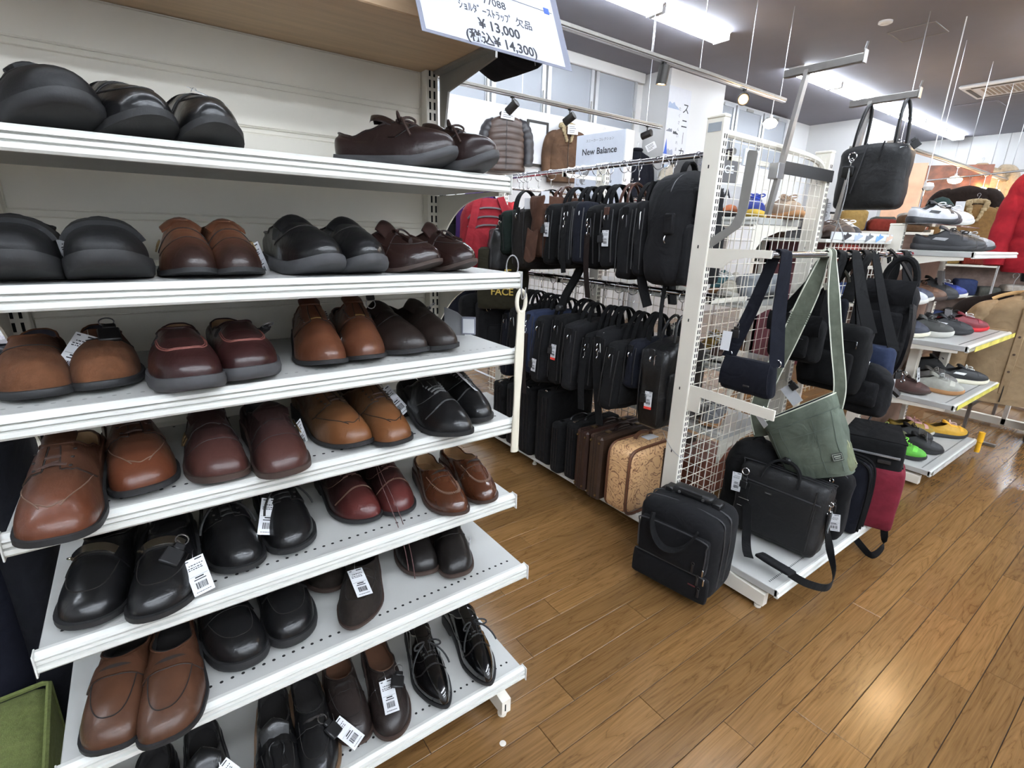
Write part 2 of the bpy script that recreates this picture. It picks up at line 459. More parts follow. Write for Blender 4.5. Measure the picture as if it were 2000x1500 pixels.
    def lacing(s, m, n=4, s0=None, s1=None, half=15, r=.0025, bow=True, ends=True, loose=False):
        s1 = s1 if s1 is not None else s.so-.015; s0 = s0 if s0 is not None else s.so-.13; b = MB()
        pts = []
        for i in range(n):
            t = lerp(s0, s1, i/max(1, n-1)); a = s.pr(t, -half-i*1.0, .001); c = s.pr(t, half+i*1.0, .001)
            if a and c:
                mid = (a+c)/2 + V((0,0,.004)); b.tube(bez([a, a.lerp(mid, .8)+V((0,0,.003)), c.lerp(mid, .8)+V((0,0,.003)), c], 8), r, 5); pts.append((a, c))
        for (a, c), (a2, c2) in zip(pts, pts[1:]): b.tube([a, (a+c2)/2+V((0,0,.002)), c2], r*.8, 4)
        if pts and bow:
            k = (pts[-1][0]+pts[-1][1])/2 + V((0, -.002, .007)); b.puffy(.011, .009, .008, .003, 0, 2, 0, 0, k)
            for sg in (-1, 1):
                b.tube(bez([k, k+V((sg*.03, -.012, .026)), k+V((sg*.055, -.03, .004)), k+V((sg*.03, -.026, -.008)), k+V((0, -.004, 0))], 12), r, 5)
                if ends: b.tube(bez([k, k+V((sg*.02, -.02, .012)), k+V((sg*.045, -.038, -.012)), k+V((sg*.05, -.055, -.036))], 8), r, 5)
        if loose and pts:
            k = (pts[-1][0]+pts[-1][1])/2
            for dx in (.012, .02): b.tube(bez([k, k+V((dx*1.5, -.06, .01)), k+V((dx*2, -.12, -.04)), k+V((dx*1.6, -.145, -.085)), k+V((dx*1.2, -.150, -.125))], 14), .0012, 4)
        return b.build('laces', m, s.root)
    def tongue(s, m, w=.042, up=.018, back=.055, name='tongue'):
        y0, y1 = s.y(s.so-.05), s.y(s.so)+back; p0 = s.pr(s.so-.05, 0, -.001)
        z0 = p0.z if p0 else s.zth; cx0 = s.cx(s.so)
        rz = s.rim[0].z
        fn = lambda u, v: V((cx0 + (u-.5)*w*(.9+.25*v)*max(.12, 1-max(0, (v-.45)/.55)**3)**.5, lerp(y0, y1, v), lerp(z0, rz+up, sin(v*pi/2)**1.1) - (.010+.006*v)*(2*u-1)**2*(w/.05) + .003*sin(pi*v)))
        return MB().slab(fn, 9, 9, lambda u, v: (0, .001, -.003)).build(name, m, s.root)
def s_place(s, t, ph, yaw, tilt, dz=.012):
    p = s.pr(t, ph, .008) or V((s.cx(t), s.y(t), s.zth)); return Matrix.Translation(p + V((0, 0, dz))) @ RZ(yaw) @ RX(tilt)
def long_laces(s):
    b = MB(); p = s.pr(s.so-.03, -15, .004)
    for dx, l in ((-.012, .0), (.004, .03)):
        b.tube(bez([p, p+V((dx*.5-.01, -.03, .0)), p+V((dx-.02, -.10, -.045)), p+V((dx-.012, -.135, -.06)), V((p.x+dx-.01, -s.L/2-.03, .002)), V((p.x+dx-.008, -s.L/2-.055, -.05-l)), V((p.x+dx-.006, -s.L/2-.056, -.10-l))], 18), .0012, 4)
    b.build('loose_laces', mat('lace_burgundy', (70, 42, 40), .7, 0, .1), s.root)
# ---------------------------------------------------------------- the men's shoes on the white shelf unit
SH = dict(S1=1.520, S2=1.309, S3=1.128, S4=.947, S5=.737, S6=.555, S7=.225)
LBLK = leather('black_leather', (34, 34, 36), .30, .15, .06, .3)
LBLKM = leather('black_matt_leather', (30, 30, 31), .56, .12, .12, .0)
PATENT = leather('black_patent_leather', (16, 16, 17), .06, .05, .03, 1.0)
DKBR = leather('dark_brown_leather', (58, 42, 36), .38, .18)
DKSUEDE = fabric('dark_brown_suede', (66, 55, 48), .2, .3, .04)
BURG = leather('burgundy_leather', (78, 36, 34), .33, .25, .1, .25)
BURGT = leather('burgundy_burnished', (70, 38, 36), .33, .2, .1, .25, toe=(118, 50, 46))
OX = leather('oxblood_brown_leather', (74, 44, 42), .36, .25, .12, .2, toe=(100, 60, 52))
COGN = leather('cognac_leather', (152, 88, 54), .34, .25, .1, .2, toe=(62, 40, 34))
TAN = leather('tan_leather', (140, 92, 54), .38, .22, .1, .15, toe=(156, 96, 54))
ORNG = leather('orange_brown_leather', (150, 84, 52), .34, .2, .06, .25)
CHEST = leather('chestnut_leather', (122, 74, 52), .36, .25, .12, .2, toe=(130, 70, 44))
CHEST2 = leather('dark_chestnut_leather', (104, 60, 42), .36, .28, .12, .2, toe=(110, 60, 40))
RUSS = fabric('russet_nubuck', (112, 70, 46), .2, .25, .04)
COGLOAF = leather('glossy_cognac_leather', (128, 66, 36), .22, .22, .05, .5)
PENNY = leather('penny_brown_leather', (126, 76, 50), .38, .22, .06, .12)
KILT = leather('mahogany_leather', (66, 40, 34), .24, .2, .05, .4)
INBLK = mat('lining_black', (30, 28, 28), .75, 0, .1)
INBR = mat('lining_brown', (92, 62, 44), .7, 0, .15)
INTAN = mat('lining_tan', (150, 120, 86), .7, 0, .12)
INNAVY = mat('lining_navy', (42, 40, 50), .8, 0, .1)
SBLK = RUBBER
SBRN = mat('brown_sole', (60, 46, 40), .6, 0, .15)
SGRY = mat('dark_grey_sole', (62, 62, 64), .65, 0, .12, 30, .1, 200)
STCH = mat('thread_pale', (104, 80, 66), .7, 0, 0)
STRED = mat('thread_red_brown', (112, 62, 54), .7, 0, 0)
LBROWN = mat('lace_brown', (58, 40, 34), .7, 0, .1)
LBLACK = mat('lace_black', (28, 28, 28), .7, 0, .1)
LGOLD = mat('lace_ochre', (140, 112, 62), .7, 0, .1)
BRASS = mat('aged_brass', (150, 128, 92), .35, 1, .1)
SEAMD = mat('seam_dark', (24, 20, 18), .7, 0, 0)

def st_penny(s, sm=SEAMD, seam_front=.09, strap=True, puckers=False):
    m = MB(); q = s.plan_apron(m, seam_front+.02, .47, .72 if s.W > .1 else .66)
    if puckers:
        for i in range(6, len(q)-6):
            a = (q[i]-(q[i-1]+q[i+1])/2); d = V((q[i].x-s.cx(.3), q[i].y-s.y(.36), 0)).normalized()
            m.tube([q[i]-d*.004+V((0,0,.0012)), q[i]+d*.005-V((0,0,.001))], .0008, 4)
    m.build('apron_seam', sm, s.root)
    if strap:
        e = lambda u: .03*abs(2*u-1)**2
        s.patch('saddle_strap', lambda u, v: (lerp(.365, .45, v) + .012*cos((u-.5)*pi)*(1 if v > .5 else -1)*.6 + e(u), lerp(-74, 74, u)), s.mu, .003, 22, 4)
        m2 = MB(); s.line(m2, [(.36-.008*cos((u-.5)*pi)+e(u), lerp(-72, 72, u)) for u in [k/12 for k in range(13)]], .0009, .0006, 26); m2.build('strap_seam', SEAMD, s.root)
        s.patch('strap_slot', lambda u, v: (.408 + lerp(-.012, .012, v)*sin(u*pi)**.7 + .008*(u-.5), lerp(-24, 24, u)), SEAMD, .0036, 12, 3, False)
    return s
def st_cap(s, sm=STCH, cap=.20, n=5, lace=LBROWN, half=13, **k):
    m = MB()
    for d in (0, .008): s.line(m, [(cap+d+.07, -80), (cap+d+.012, -45), (cap+d, 0), (cap+d+.012, 45), (cap+d+.07, 80)], .0007, .0005, 28)
    for sg in (-1, 1): s.line(m, [(s.so-.16, sg*4), (s.so-.14, sg*24), (s.so-.06, sg*48), (s.so+.05, sg*72)], .0007, .0005, 20)
    for sg in (-1, 1): s.line(m, [(s.so-.15, sg*3), (s.so-.02, sg*7)], .0009, .0008, 8)
    m.build('stitching', sm, s.root); s.tongue(s.mu); s.lacing(lace, n, s.so-.15, s.so-.02, half, **k); return s
def st_derby(s, sm=SEAMD, lace=LBROWN, n=4, half=15, moc=False, **k):
    m = MB()
    if moc:
        m2 = [(.085, -22), (.1, 0), (.085, 22)]
        s.line(m, [(.40, -52), (.22, -42), (.10, -26)], .0010, .0006, 20); s.line(m, [(.40, 52), (.22, 42), (.10, 26)], .0010, .0006, 20)
        s.line(m, [(.13, -30), (.10, 0), (.13, 30)], .0010, .0006, 16)
    m.build('seam', sm, s.root) if m.v else None
    for sg in (-1, 1):
        s.patch('quarter_flap', lambda u, v, sg=sg: (lerp(s.so-.18+.05*u**2+.06*u, s.so-.012, v), sg*lerp(6+5*(1-v), 60, u)), s.mu, .0028, 10, 6)
        e = MB(); s.line(e, [(s.so-.18+.05*u*u+.06*u-.004, sg*lerp(11, 60, u)) for u in [k/8 for k in range(9)]], .0011, .0006, 20); s.line(e, [(s.so-.18, sg*10), (s.so-.012, sg*5)], .0011, .0008, 8); e.build('quarter_seam', SEAMD, s.root)
        e = MB()
        for i in range(n):
            q = s.pr(lerp(s.so-.155, s.so-.02, i/max(1, n-1)), sg*(half+3), .0032)
            if q: e.puffy(.0055, .0055, .003, .0015, 0, 2, 0, 0, q)
        e.build('eyelets', SEAMD, s.root, weld=0) if e.v else None
    s.tongue(s.mu); s.lacing(lace, n, s.so-.155, s.so-.02, half, **k); return s
def buckle(s, t, ph, w=.016):
    p = s.pr(t, ph, .004); a = s.pr(t+.03, ph, .004); b = s.pr(t, ph+8, .004)
    if not (p and a and b): return
    ay = (a-p).normalized(); ax = (b-p).normalized(); m = MB()
    m.tube([p+ax*w*.45+ay*w*.6, p-ax*w*.45+ay*w*.6, p-ax*w*.45-ay*w*.6, p+ax*w*.45-ay*w*.6], .0013, 5, True); m.tube([p+ay*w*.6, p-ay*w*.6], .001, 4)
    m.build('buckle', BRASS, s.root)
def st_monk(s, double=True):
    o = s.side
    s.patch('monk_strap', lambda u, v: (lerp(.37, .455, v) + .02*sin(u*3), lerp(-50*o, 66*o, u)), s.mu, .0026, 18, 4)
    m = MB(); s.line(m, [(.40, -70), (.355, -40), (.345, 0), (.355, 40), (.40, 70)], .001, .0006, 26)
    s.line(m, [(.30, -76), (.22, -46), (.205, 0), (.22, 46), (.30, 76)], .0007, .0005, 26); m.build('seam', SEAMD, s.root)
    buckle(s, .405, 52*o); buckle(s, .47, 60*o) if double else None
    s.tongue(s.mu, .064, .005, .03); return s
def st_slip(s, sm=SEAMD, seam=True, gore=True, moc=None, tongue=.016, tw=.062):
    m = MB()
    if moc:
        s.line(m, [(.45, -48), (.28, -50), (.19, -44), (.165, -30), (.155, 0), (.165, 30), (.19, 44), (.28, 50), (.45, 48)], .0013, .0008, 48)
        s.line(m, [(.45, -44), (.28, -46), (.2, -40), (.178, -28), (.168, 0), (.178, 28), (.2, 40), (.28, 46), (.45, 44)], .0008, .0008, 48)
    elif seam:
        s.line(m, [(.5, -74), (.40, -55), (.33, -25), (.32, 0), (.33, 25), (.40, 55), (.5, 74)], .0011, .0005, 28)
    m.build('seam', sm, s.root)
    if gore:
        for sg in (-1, 1): s.patch('elastic_gore', lambda u, v, sg=sg: (lerp(s.so+.0, s.so+.10, u), sg*lerp(38, 62, v)), LBLACK, .001, 5, 5, True)
    if tongue: s.tongue(s.mu, tw, tongue, .03)
    return s
def st_bit(s):
    st_penny(s, SEAMD, .10, False)
    s.patch('saddle_strap', lambda u, v: (lerp(.365, .445, v) + .02*abs(2*u-1)**2, lerp(-70, 70, u)), s.mu, .0026, 20, 4)
    A = [s.pr(.405, a, .0055) for a in range(-30, 31, 4)]; A = [a for a in A if a]
    MB().ribbon(A, [V((0, 1, .45))]*len(A), .016, .003).build('metal_bit', mat('gunmetal', (176, 168, 158), .22, 1, .05), s.root)
    m = MB()
    for a in (A[0], A[-1]): MB().ring(a, (0, .4, 1), .0065, .0018, 12, 5).build('bit_ring', mat('gunmetal', (176, 168, 158), .22, 1, .05), s.root); return s
def st_kilt(s):
    st_penny(s, SEAMD, .10, False); s.tongue(s.mu, .06, .022, .02)
    p = s.pr(s.so-.07, 0, .004); m = MB()
    for sg in (-1, 1):
        m.tube(bez([p, p+V((sg*.012, -.004, .008)), p+V((sg*.02, -.012, .0)), p+V((sg*.012, -.03, -.010))], 8), .0022, 5)
        e = p+V((sg*.012, -.03, -.010)); m.tube([e, e+V((sg*.001, -.02, -.008))], [.004, .0062], 7)
    m.puffy(.016, .01, .008, .003, 0, 2, 0, 0, p); m.build('tassel', s.mu, s.root)
    s.patch('saddle_strap', lambda u, v: (lerp(.36, .43, v) + .02*abs(2*u-1)**2, lerp(-70, 70, u)), s.mu, .0018, 20, 4); return s

def put(style, S, toe, yaw, side, desc, mu, ms, mi, kw=None, fin=None, z=0, name='leather_shoe', tilt=0):
    kw = dict(kw or {}); L = kw.get('L', .285); kw['L'] = L
    a = radians(yaw); loc = V((toe[0]-sin(a)*L/2, toe[1]+cos(a)*L/2, SH[S]+.0008+z if isinstance(S, str) else S))
    r = thing(name, desc, 'shoe', loc, 0, "men's shoes on the white shelf unit", rot=(radians(tilt), 0, a))
    s = Shoe(r, mu, ms, mi, side, **kw); style(s)
    if fin: fin(s)
    return s
def pair(style, S, a, ya, b, yb, desc, where, mu, ms, mi, kw=None, fa=None, fb=None, la='', lb=''):
    put(style, S, a, ya, -1, (la or f'{desc}, left one of the pair') + ', ' + where, mu, ms, mi, kw, fa)
    put(style, S, b, yb, 1, (lb or f'{desc}, right one of the pair') + ', ' + where, mu, ms, mi, kw, fb)
def ptag(t, ph, tilt, yaw=0, roll=0, sec=None, h=.075, off=.006, curl=.0, dz=0, seed=1):
    def f(s):
        p = s.pr(t, ph, off) or V((s.cx(t), s.y(t), s.zth))
        p = p + V((0, 0, dz)); M = Matrix.Translation(p) @ RZ(yaw) @ RY(roll) @ RX(tilt)
        price_tag(s.root, M, h=h, curl=curl, seed=seed)
        MB().tube(bez([p, p+V((0, .01, .012)), p+V((0, .025, .002))], 6), .0006, 4).build('tag_string', STEEL, s.root)
        if sec is not None: security_tag(s.root, Matrix.Translation(p + V(sec[:3])) @ RZ(sec[3]) @ RX(sec[4]) @ RY(sec[5]))
    return f
DR = dict(K=18)
top, s2, s3, s4, s5, s6, s7 = [f'on the {o} shelf' for o in ('top', 'second', 'third', 'fourth', 'fifth', 'sixth', 'lowest')]
# top shelf
put(lambda s: st_slip(s, gore=False), 'S1', (-.053, .990), 12, -1, 'chunky black leather shoe with flap, far left ' + top, LBLKM, SBLK, INBLK,
    dict(wedge=True, st=.026, ts=.03, W=.118, L=.29, zth=.086, htoe=.038),
    lambda s: (s.patch('strap_flap', lambda u, v: (lerp(.36, .47, v), lerp(-30, 70, u)), LBLKM, .006, 14, 5), MB().cbox(-.022, -.02, -.006, .022, .02, .006, .003).build('strap_end', LBLKM, s.root, M=Matrix.Translation((s.pr(.42, 62, .008) or V((.05, 0, .07)))) @ RY(40)) if s.pr(.42, 62) else None))
pair(st_penny, 'S1', (.045, .985), 14, (.149, .985), 14, 'black smooth leather loafer', top, LBLK, SBLK, INBLK, dict(ts=.028, W=.098, st=.013, zth=.080),
    None, ptag(.40, 0, -70, 15, 10, None, .06, .008))
pair(lambda s: st_derby(s, lace=LBROWN, n=3), 'S1', (.559, .992), 36, (.668, .985), 34, 'dark brown lace-up derby', top, leather('dark_derby_leather', (62, 42, 40), .32, .2), SGRY, INBLK, dict(wedge=True, st=.022, ts=.028, W=.094, L=.275, zth=.088))
# second shelf
pair(lambda s: st_slip(s, gore=False, tongue=.008, tw=.084), 'S2', (-.152, .965), -3, (-.025, .965), 7, 'bulky matt black slip-on', s2, LBLKM, SBLK, INBLK,
    dict(wedge=True, st=.030, ts=.024, W=.110, htoe=.032, zth=.082, zside=.066, ow=.36, toe_p=2.8), lambda s: s.patch('instep_flap', lambda u, v: (lerp(.27, .455, v)-.01*sin(u*pi), lerp(-74, 74, u)), LBLKM, .007, 16, 6), lambda s: (s.patch('instep_flap', lambda u, v: (lerp(.27, .455, v)-.01*sin(u*pi), lerp(-74, 74, u)), LBLKM, .007, 16, 6), ptag(.62, -66, -15, -30, -18, None, .07)(s)))
pair(st_monk, 'S2', (.067, .985), -4, (.155, .98), 6, 'cognac double monk shoe, blackened toe', s2, COGN, SBLK, INBR, dict(W=.088, st=.009, zth=.086, zside=.066), None, ptag(.5, 60, 20, 10, -28, None, .08))
pair(lambda s: st_slip(s, tongue=.012, tw=.076), 'S2', (.282, .97), 5, (.384, .97), 8, 'shiny black slip-on, thick grey sole', s2, LBLK, SGRY, INBLK, dict(wedge=True, st=.026, ts=.022, W=.099, zth=.096, zside=.07, ow=.36, htoe=.034))
pair(st_kilt, 'S2', (.513, .985), 26, (.615, .985), 24, 'mahogany tassel loafer', s2, KILT, SBRN, INBR, dict(ts=.024, W=.090, L=.26, st=.009, zth=.078, zside=.05, zheel=.06))
# third shelf (the unit's own frame: x, y already in metres)
pair(lambda s: st_slip(s, gore=False, tongue=0), 'S3', (-0.161, 1.002), 1, (-0.064, 1.013), 4, 'russet nubuck slip-on', s3, RUSS, SBLK, INNAVY, dict(wedge=True, st=.016, W=.099, ts=.01, zth=.085, toe_p=2.4, htoe=.04),
    None, ptag(.36, -18, -48, -20, 22, (.028, .02, .012, 0, -60, 0), .085))
pair(lambda s: st_slip(s, STRED, moc=True, gore=True, tongue=0), 'S3', (0.038, 0.927), -2, (0.147, 0.951), 4, 'burgundy slip-on with red stitching', s3, BURG, SGRY, INTAN,
    dict(wedge=True, st=.027, ts=.012, W=.106, zth=.088, toe_p=2.7, htoe=.036), None, lambda s: security_tag(s.root, s_place(s, .44, 62, 20, 60)))
pair(lambda s: st_derby(s, lace=LGOLD, n=5, half=17, bow=False), 'S3', (0.270, 0.980), -8, (0.368, 0.980), -4, 'orange-brown derby with ochre laces', s3, ORNG, SBLK, leather('wine_lining', (80, 34, 38), .7), dict(W=.096, st=.009, toe_p=2.0, zth=0.104, so=.50, ts=.014),
    ptag(.33, 64, 12, 70, -8, None, .075), lambda s: (security_tag(s.root, s_place(s, .52, 30, 10, 160, .03)), ptag(.42, 66, 5, 30, -12, None, .07)(s)))
pair(lambda s: st_slip(s, gore=False, tongue=.012), 'S3', (0.475, 0.991), 12, (0.575, 0.996), 18, 'dark brown slip-on dress shoe', s3, DKBR, SBLK, INBLK, dict(W=.096, crease=0.0011, zth=.09, toe_p=1.9), None,
    lambda s: (security_tag(s.root, s_place(s, .47, 35, 20, 50)), None))
# fourth shelf
pair(lambda s: st_derby(s, STCH, LBROWN, 3, moc=True, bow=False), 'S4', (-0.164, 0.869), -8, (-0.034, 0.975), 8, 'chestnut square-toed derby', s4, CHEST, SBLK, INTAN, dict(W=.106, L=.295, toe_p=2.9, crease=0.0027, st=.012, zth=0.102, so=.50), None, None,
    'worn chestnut derby overhanging the shelf edge', 'dark chestnut square-toed derby with pale stitching')
pair(st_monk, 'S4', (0.062, 0.950), -3, (0.178, 0.911), 3, 'oxblood double-buckle monk shoe', s4, OX, SBRN, INBLK, dict(W=.100, toe_p=2.9, crease=0.0023, st=.013, zth=.098), None, ptag(.5, 62, 8, 35, -25, None, .075))
pair(lambda s: st_derby(s, SEAMD, LBROWN, 4, moc=True, bow=False), 'S4', (0.320, 0.972), 8, (0.414, 0.939), 9, 'tan square-toed derby', s4, TAN, SBLK, INBR, dict(W=.094, L=.29, toe_p=2.9, crease=0.0023, st=.010, zth=0.102, so=.50), None, ptag(.6, 40, -40, 20, -15, None, .08, .02))
pair(lambda s: st_cap(s, mat('thread_grey', (62, 62, 62), .7, 0, 0), .24, 5, mat('lace_grey', (84, 84, 84), .7, 0, .1), bow=False), 'S4', (0.534, 0.904), 2, (0.646, 0.959), 8, 'black cap-toe oxford', s4, LBLK, SBLK, INBLK, dict(W=.096, L=.29, toe_p=2.0, st=.011, zth=0.104, so=.50), None, ptag(.43, -8, -58, 25, 22, None, .075, .008))
# fifth shelf
pair(st_bit, 'S5', (-0.170, 0.964), -16, (-0.056, 0.918), -8, 'black loafer with metal bit', s5, LBLK, SBLK, INBLK, dict(W=.106, st=.012, zth=.09, toe_p=2.4, welt=.006), None, ptag(.30, 52, -50, 8, -12, (-.018, .018, .026, 40, -50, 60), .07, .012))
pair(lambda s: st_derby(s, SEAMD, LBLACK, 4), 'S5', (0.075, 0.977), 0, (0.190, 0.987), 2, 'plain black lace-up derby', s5, LBLK, SBLK, INBLK, dict(W=.102, st=.013, zth=0.102, so=.50, crease=0.0011, welt=.006), None, ptag(.38, -22, -48, -10, 18, None, .08, .008))
pair(lambda s: st_cap(s, STCH, .22, 5, mat('lace_burgundy', (70, 42, 40), .7, 0, .1), bow=False), 'S5', (0.344, 1.009), 3, (0.441, 0.998), 4, 'burgundy cap-toe shoe with pale stitching', s5, BURGT, SBLK, INBLK, dict(W=.098, toe_p=2.2, crease=0.0011, zth=0.107, so=.50), None, lambda s: long_laces(s))
pair(lambda s: st_penny(s, STCH, .11, True, True), 'S5', (0.529, 0.924), -8, (0.640, 0.932), -2, 'glossy cognac loafer with puckered apron', s5, COGLOAF, SBRN, INTAN, dict(W=.088, L=.27, zth=.076, zside=.052, zheel=.062, so=.43, ow=.35, crease=0.0023, st=.008, hh=.018))
# sixth shelf
pair(st_penny, 'S6', (-0.164, 0.872), -14, (-0.068, 0.835), -4, 'brown penny loafer', s6, PENNY, SBLK, INBLK, dict(W=.100, L=.285, toe_p=3.0, toe_a=.22, zth=.080, zside=.054, zheel=.062, so=.46, ow=.36, st=.009, hh=.02), None, ptag(.42, -58, -10, -70, 6, None, .07))
pair(lambda s: st_penny(s, SEAMD, .10, True), 'S6', (0.055, 0.923), 4, (0.163, 0.934), 3, 'black loafer on a thick rubber sole', s6, LBLK, SBLK, INBLK, dict(W=.104, wedge=True, st=.026, zth=.092, toe_p=2.4, htoe=.036))
put(lambda s: st_slip(s, gore=False, tongue=0), 'S6', (0.252, 1.055), -10, -1, 'dark brown suede loafer, half hidden behind black loafer, ' + s6, DKSUEDE, SBRN, INBLK, dict(W=.096, zth=.078, so=.4))
put(lambda s: st_penny(s, SEAMD, .12, True), 'S6', (0.273, 0.905), -22, 1, 'dark brown suede loafer with hanging price tag, ' + s6, DKSUEDE, SBRN, INBLK, dict(W=.098, zth=.076, zside=.055, so=.43, ow=.34, toe_a=.34, toe_p=1.9, st=.007, hh=.015), ptag(.40, -12, -78, 20, 4, None, .08, .008))
pair(lambda s: st_slip(s, SEAMD, moc=False, gore=False, tongue=.01), 'S6', (0.465, 0.988), -14, (0.551, 0.931), -12, 'brown-black square-toed slip-on', s6, leather('brown_black_leather', (44, 38, 37), .36, .2), SBRN, INBLK, dict(W=.096, L=.28, toe_p=3.0, zth=.085, crease=0.0019), None, ptag(.35, 80, 10, 60, -40, None, .09))
# lowest shelf
pair(lambda s: st_cap(s, SEAMD, .27, 5, LBLACK, half=14, bow=True), 'S7', (0.459, 0.883), -12, (0.612, 0.873), -5, 'black patent cap-toe lace-up', s7, PATENT, SBLK, INBLK, dict(W=.092, L=.30, toe_a=.38, toe_p=1.75, st=.008, zth=0.102, so=.50, crease=0.0023))
pair(lambda s: st_penny(s, SEAMD, .12, True), 'S7', (0.249, 0.913), -8, (0.342, 0.876), -8, 'dark brown creased loafer', s7, leather('creased_brown_leather', (60, 48, 43), .38, .2, .2), SBRN, INBR, dict(W=.098, zth=.080, zside=.055, so=.45, ow=.35, crease=0.0030), None, ptag(.37, -4, -76, -4, -2, (.034, .006, .006, 40, -75, 60), .082, .007))
pair(lambda s: st_kilt(s) if s.side < 0 else st_penny(s, SEAMD, .12, True), 'S7', (0.080, 0.857), -8, (0.161, 0.857), -6, 'black creased loafer', s7, LBLK, mat('tan_welt_sole', (112, 88, 66), .6, 0, .2), INBLK, dict(W=.096, zth=.084, zside=.056, so=.45, ow=.35, crease=0.0027, welt=.006), None, ptag(.36, 40, -70, 30, -20, (-.02, .004, .012, 60, -60, 20), .075, .012))
pair(lambda s: st_slip(s, gore=False), 'S7', (-0.150, 0.846), -6, (-0.048, 0.857), -2, 'plain black leather shoe', s7, LBLK, SBLK, INBLK, dict(W=.10, L=.28, zth=.088), None, ptag(.42, 20, -60, 30, -20, None, .07, .01))
# ---------------------------------------------------------------- white shelf unit on the left
UX0, UX1 = -.222, .716
def shelf_unit():
    t = thing('shelf_unit', 'tall white metal shelf unit full of leather shoes at the left', 'shelf', (0, 0, 0))
    m = MB().box(UX0+.03, 1.375, .10, UX1-.035, 1.39, 2.3)
    z = .14
    m.build('back_panel', CREAM, t, smooth=0)
    for i, z in enumerate([.14+.098*k for k in range(22)]):       # pressed ribs of the back panel
        MB().cbox(UX0+.035, 1.371, z, UX1-.04, 1.376, z+.088, .004).build('panel_rib', CREAM, t, smooth=0)
    for x in (UX0, UX1-.035):
        u = MB().cbox(x, 1.345, .02, x+.035, 1.40, 2.3, .002).build('upright', CREAM, t, smooth=0)
        h = MB(); zz = .12
        while zz < 2.25:
            for dx in (.008, .021): h.box(x+dx, 1.3444, zz, x+dx+.005, 1.3455, zz+.018)
            for dy in (1.353, 1.366): h.box(x-.0006 if x < 0 else x+.0345, dy, zz, x+.0005 if x < 0 else x+.0356, dy+.006, zz+.018)
            zz += .026
        h.build('slots', HOLE, u, smooth=0, kind='stuff')
    for i, (S, yf) in enumerate((('S1', 1.010), ('S2', .960), ('S3', .960), ('S4', .961), ('S5', .951), ('S6', .890), ('S7', .878))):
        z = SH[S]
        m = MB().cbox(UX0+.002, yf+.004, z-.028, UX1-.002, 1.344, z, .002)
        s = m.build('shelf', DECK, t, smooth=0)
        # rolled front rail with price-rail grooves
        pr = [(yf+.01, z-.034), (yf-.003, z-.034), (yf-.006, z-.030), (yf-.006, z-.0225), (yf+.002, z-.0215), (yf+.002, z-.0195), (yf-.004, z-.0185), (yf-.004, z-.0125), (yf+.003, z-.0115), (yf+.003, z-.0095), (yf-.005, z-.0085), (yf-.004, z-.003), (yf, z-.0005), (yf+.004, z+.0018), (yf+.012, z+.001)]
        MB().prism(pr, 0, UX0-.002, UX1+.002).build('front_rail', WHITE, s, smooth=0)
        for x in (UX0-.004, UX1+.0015):
            MB().cbox(x, yf-.010, z-.038, x+.0025, yf+.012, z+.004, .0008).build('rail_cap', WHITE, s, smooth=0)
        h = MB(); n = 48
        for k in range(n):
            x = UX0+.03+(UX1-UX0-.06)*k/(n-1)
            for y, r in ((yf+.042, .0034),) + (((1.33, .003),) if k % 2 else ()):
                h.add([(x+r*cos(a*pi/4), y+r*sin(a*pi/4), z+.0005) for a in range(8)], [tuple(range(8))])
        h.build('perforation', HOLE if i > 2 else mat('grey_hole', (150, 150, 146), .8, 0, 0), s, smooth=0, kind='stuff')
        for x in (UX0+.003, UX1-.007):                              # curved side brackets under the shelf
            q = [(1.345, z-.03), (yf+.03, z-.03)] + [(lerp(yf+.03, 1.335, k/11), z-.040-.125*(k/11)**3.2) for k in range(12)] + [(1.345, z-.185)]
            MB().prism(q, 0, x, x+.004).build('bracket', CREAM, s, smooth=0)
    # feet
    for x in (UX0, UX1-.035):
        f = MB().prism([(1.39, .02), (1.39, .14), (1.34, .14), (.985, .075), (.93, .068), (.93, .02)], 0, x+.002, x+.033).build('foot', CREAM, t, smooth=0)
        MB().lathe([(.014, 0), (.014, .008), (.006, .010), (.006, .022)], 10, T(x+.017, .95, 0)).build('adjuster', CREAM, f)
        MB().box(x+.012, .9294, .03, x+.016, .931, .055).build('slot', HOLE, f, smooth=0)
    MB().cbox(UX0+.035, 1.30, .03, UX1-.036, 1.33, .18, .003).build('kick_plate', CREAM, t, smooth=0)
    # wooden top board on grey metal brackets
    b = MB().cbox(-.6, 1.05, 1.797, UX1+.02, 1.385, 1.832, .002).build('wooden_board', WOODB, t, smooth=0, label='pale wooden board above the top shelf')
    for x in (UX1+.004, ):
        MB().prism([(1.345, 1.62), (1.345, 1.792), (1.08, 1.796), (1.08, 1.775), (1.30, 1.745), (1.33, 1.62)], 0, x, x+.006).box(x-.02, 1.08, 1.789, x+.006, 1.34, 1.796).build('board_bracket', GREYMETAL, t, smooth=0, label='grey metal bracket')
    return t
WOODB = mat('pale_wood_board', (190, 162, 130), .5, 0, .10, 5, .05, 60, stretch=(1, 12, 12))
UNIT = shelf_unit()
t = thing('shoehorn', 'long cream plastic shoehorn hanging from the second shelf corner', 'shoehorn', (.714, .945, 0))
prof = [(1.283, .000, .014), (1.262, .010, .012), (1.235, .011, .012), (1.20, .008, .011), (1.15, .0075, .010), (1.02, .010, .006), (.93, .012, .004), (.875, .013, .003), (.862, .009, .003)]
IV = mat('ivory_plastic', (204, 198, 180), .4, 0, .04)
MB().slab(lambda u, v: V(((u-.5)*2*interp(1-v, [(0, .010), (.35, .012), (.6, .009), (1, .011)]), .006*(2*u-1)**2*(1-v) - .004*v, lerp(.862, 1.225, v))), 9, 14, lambda u, v: (0, .004, 0)).build('blade', IV, t)
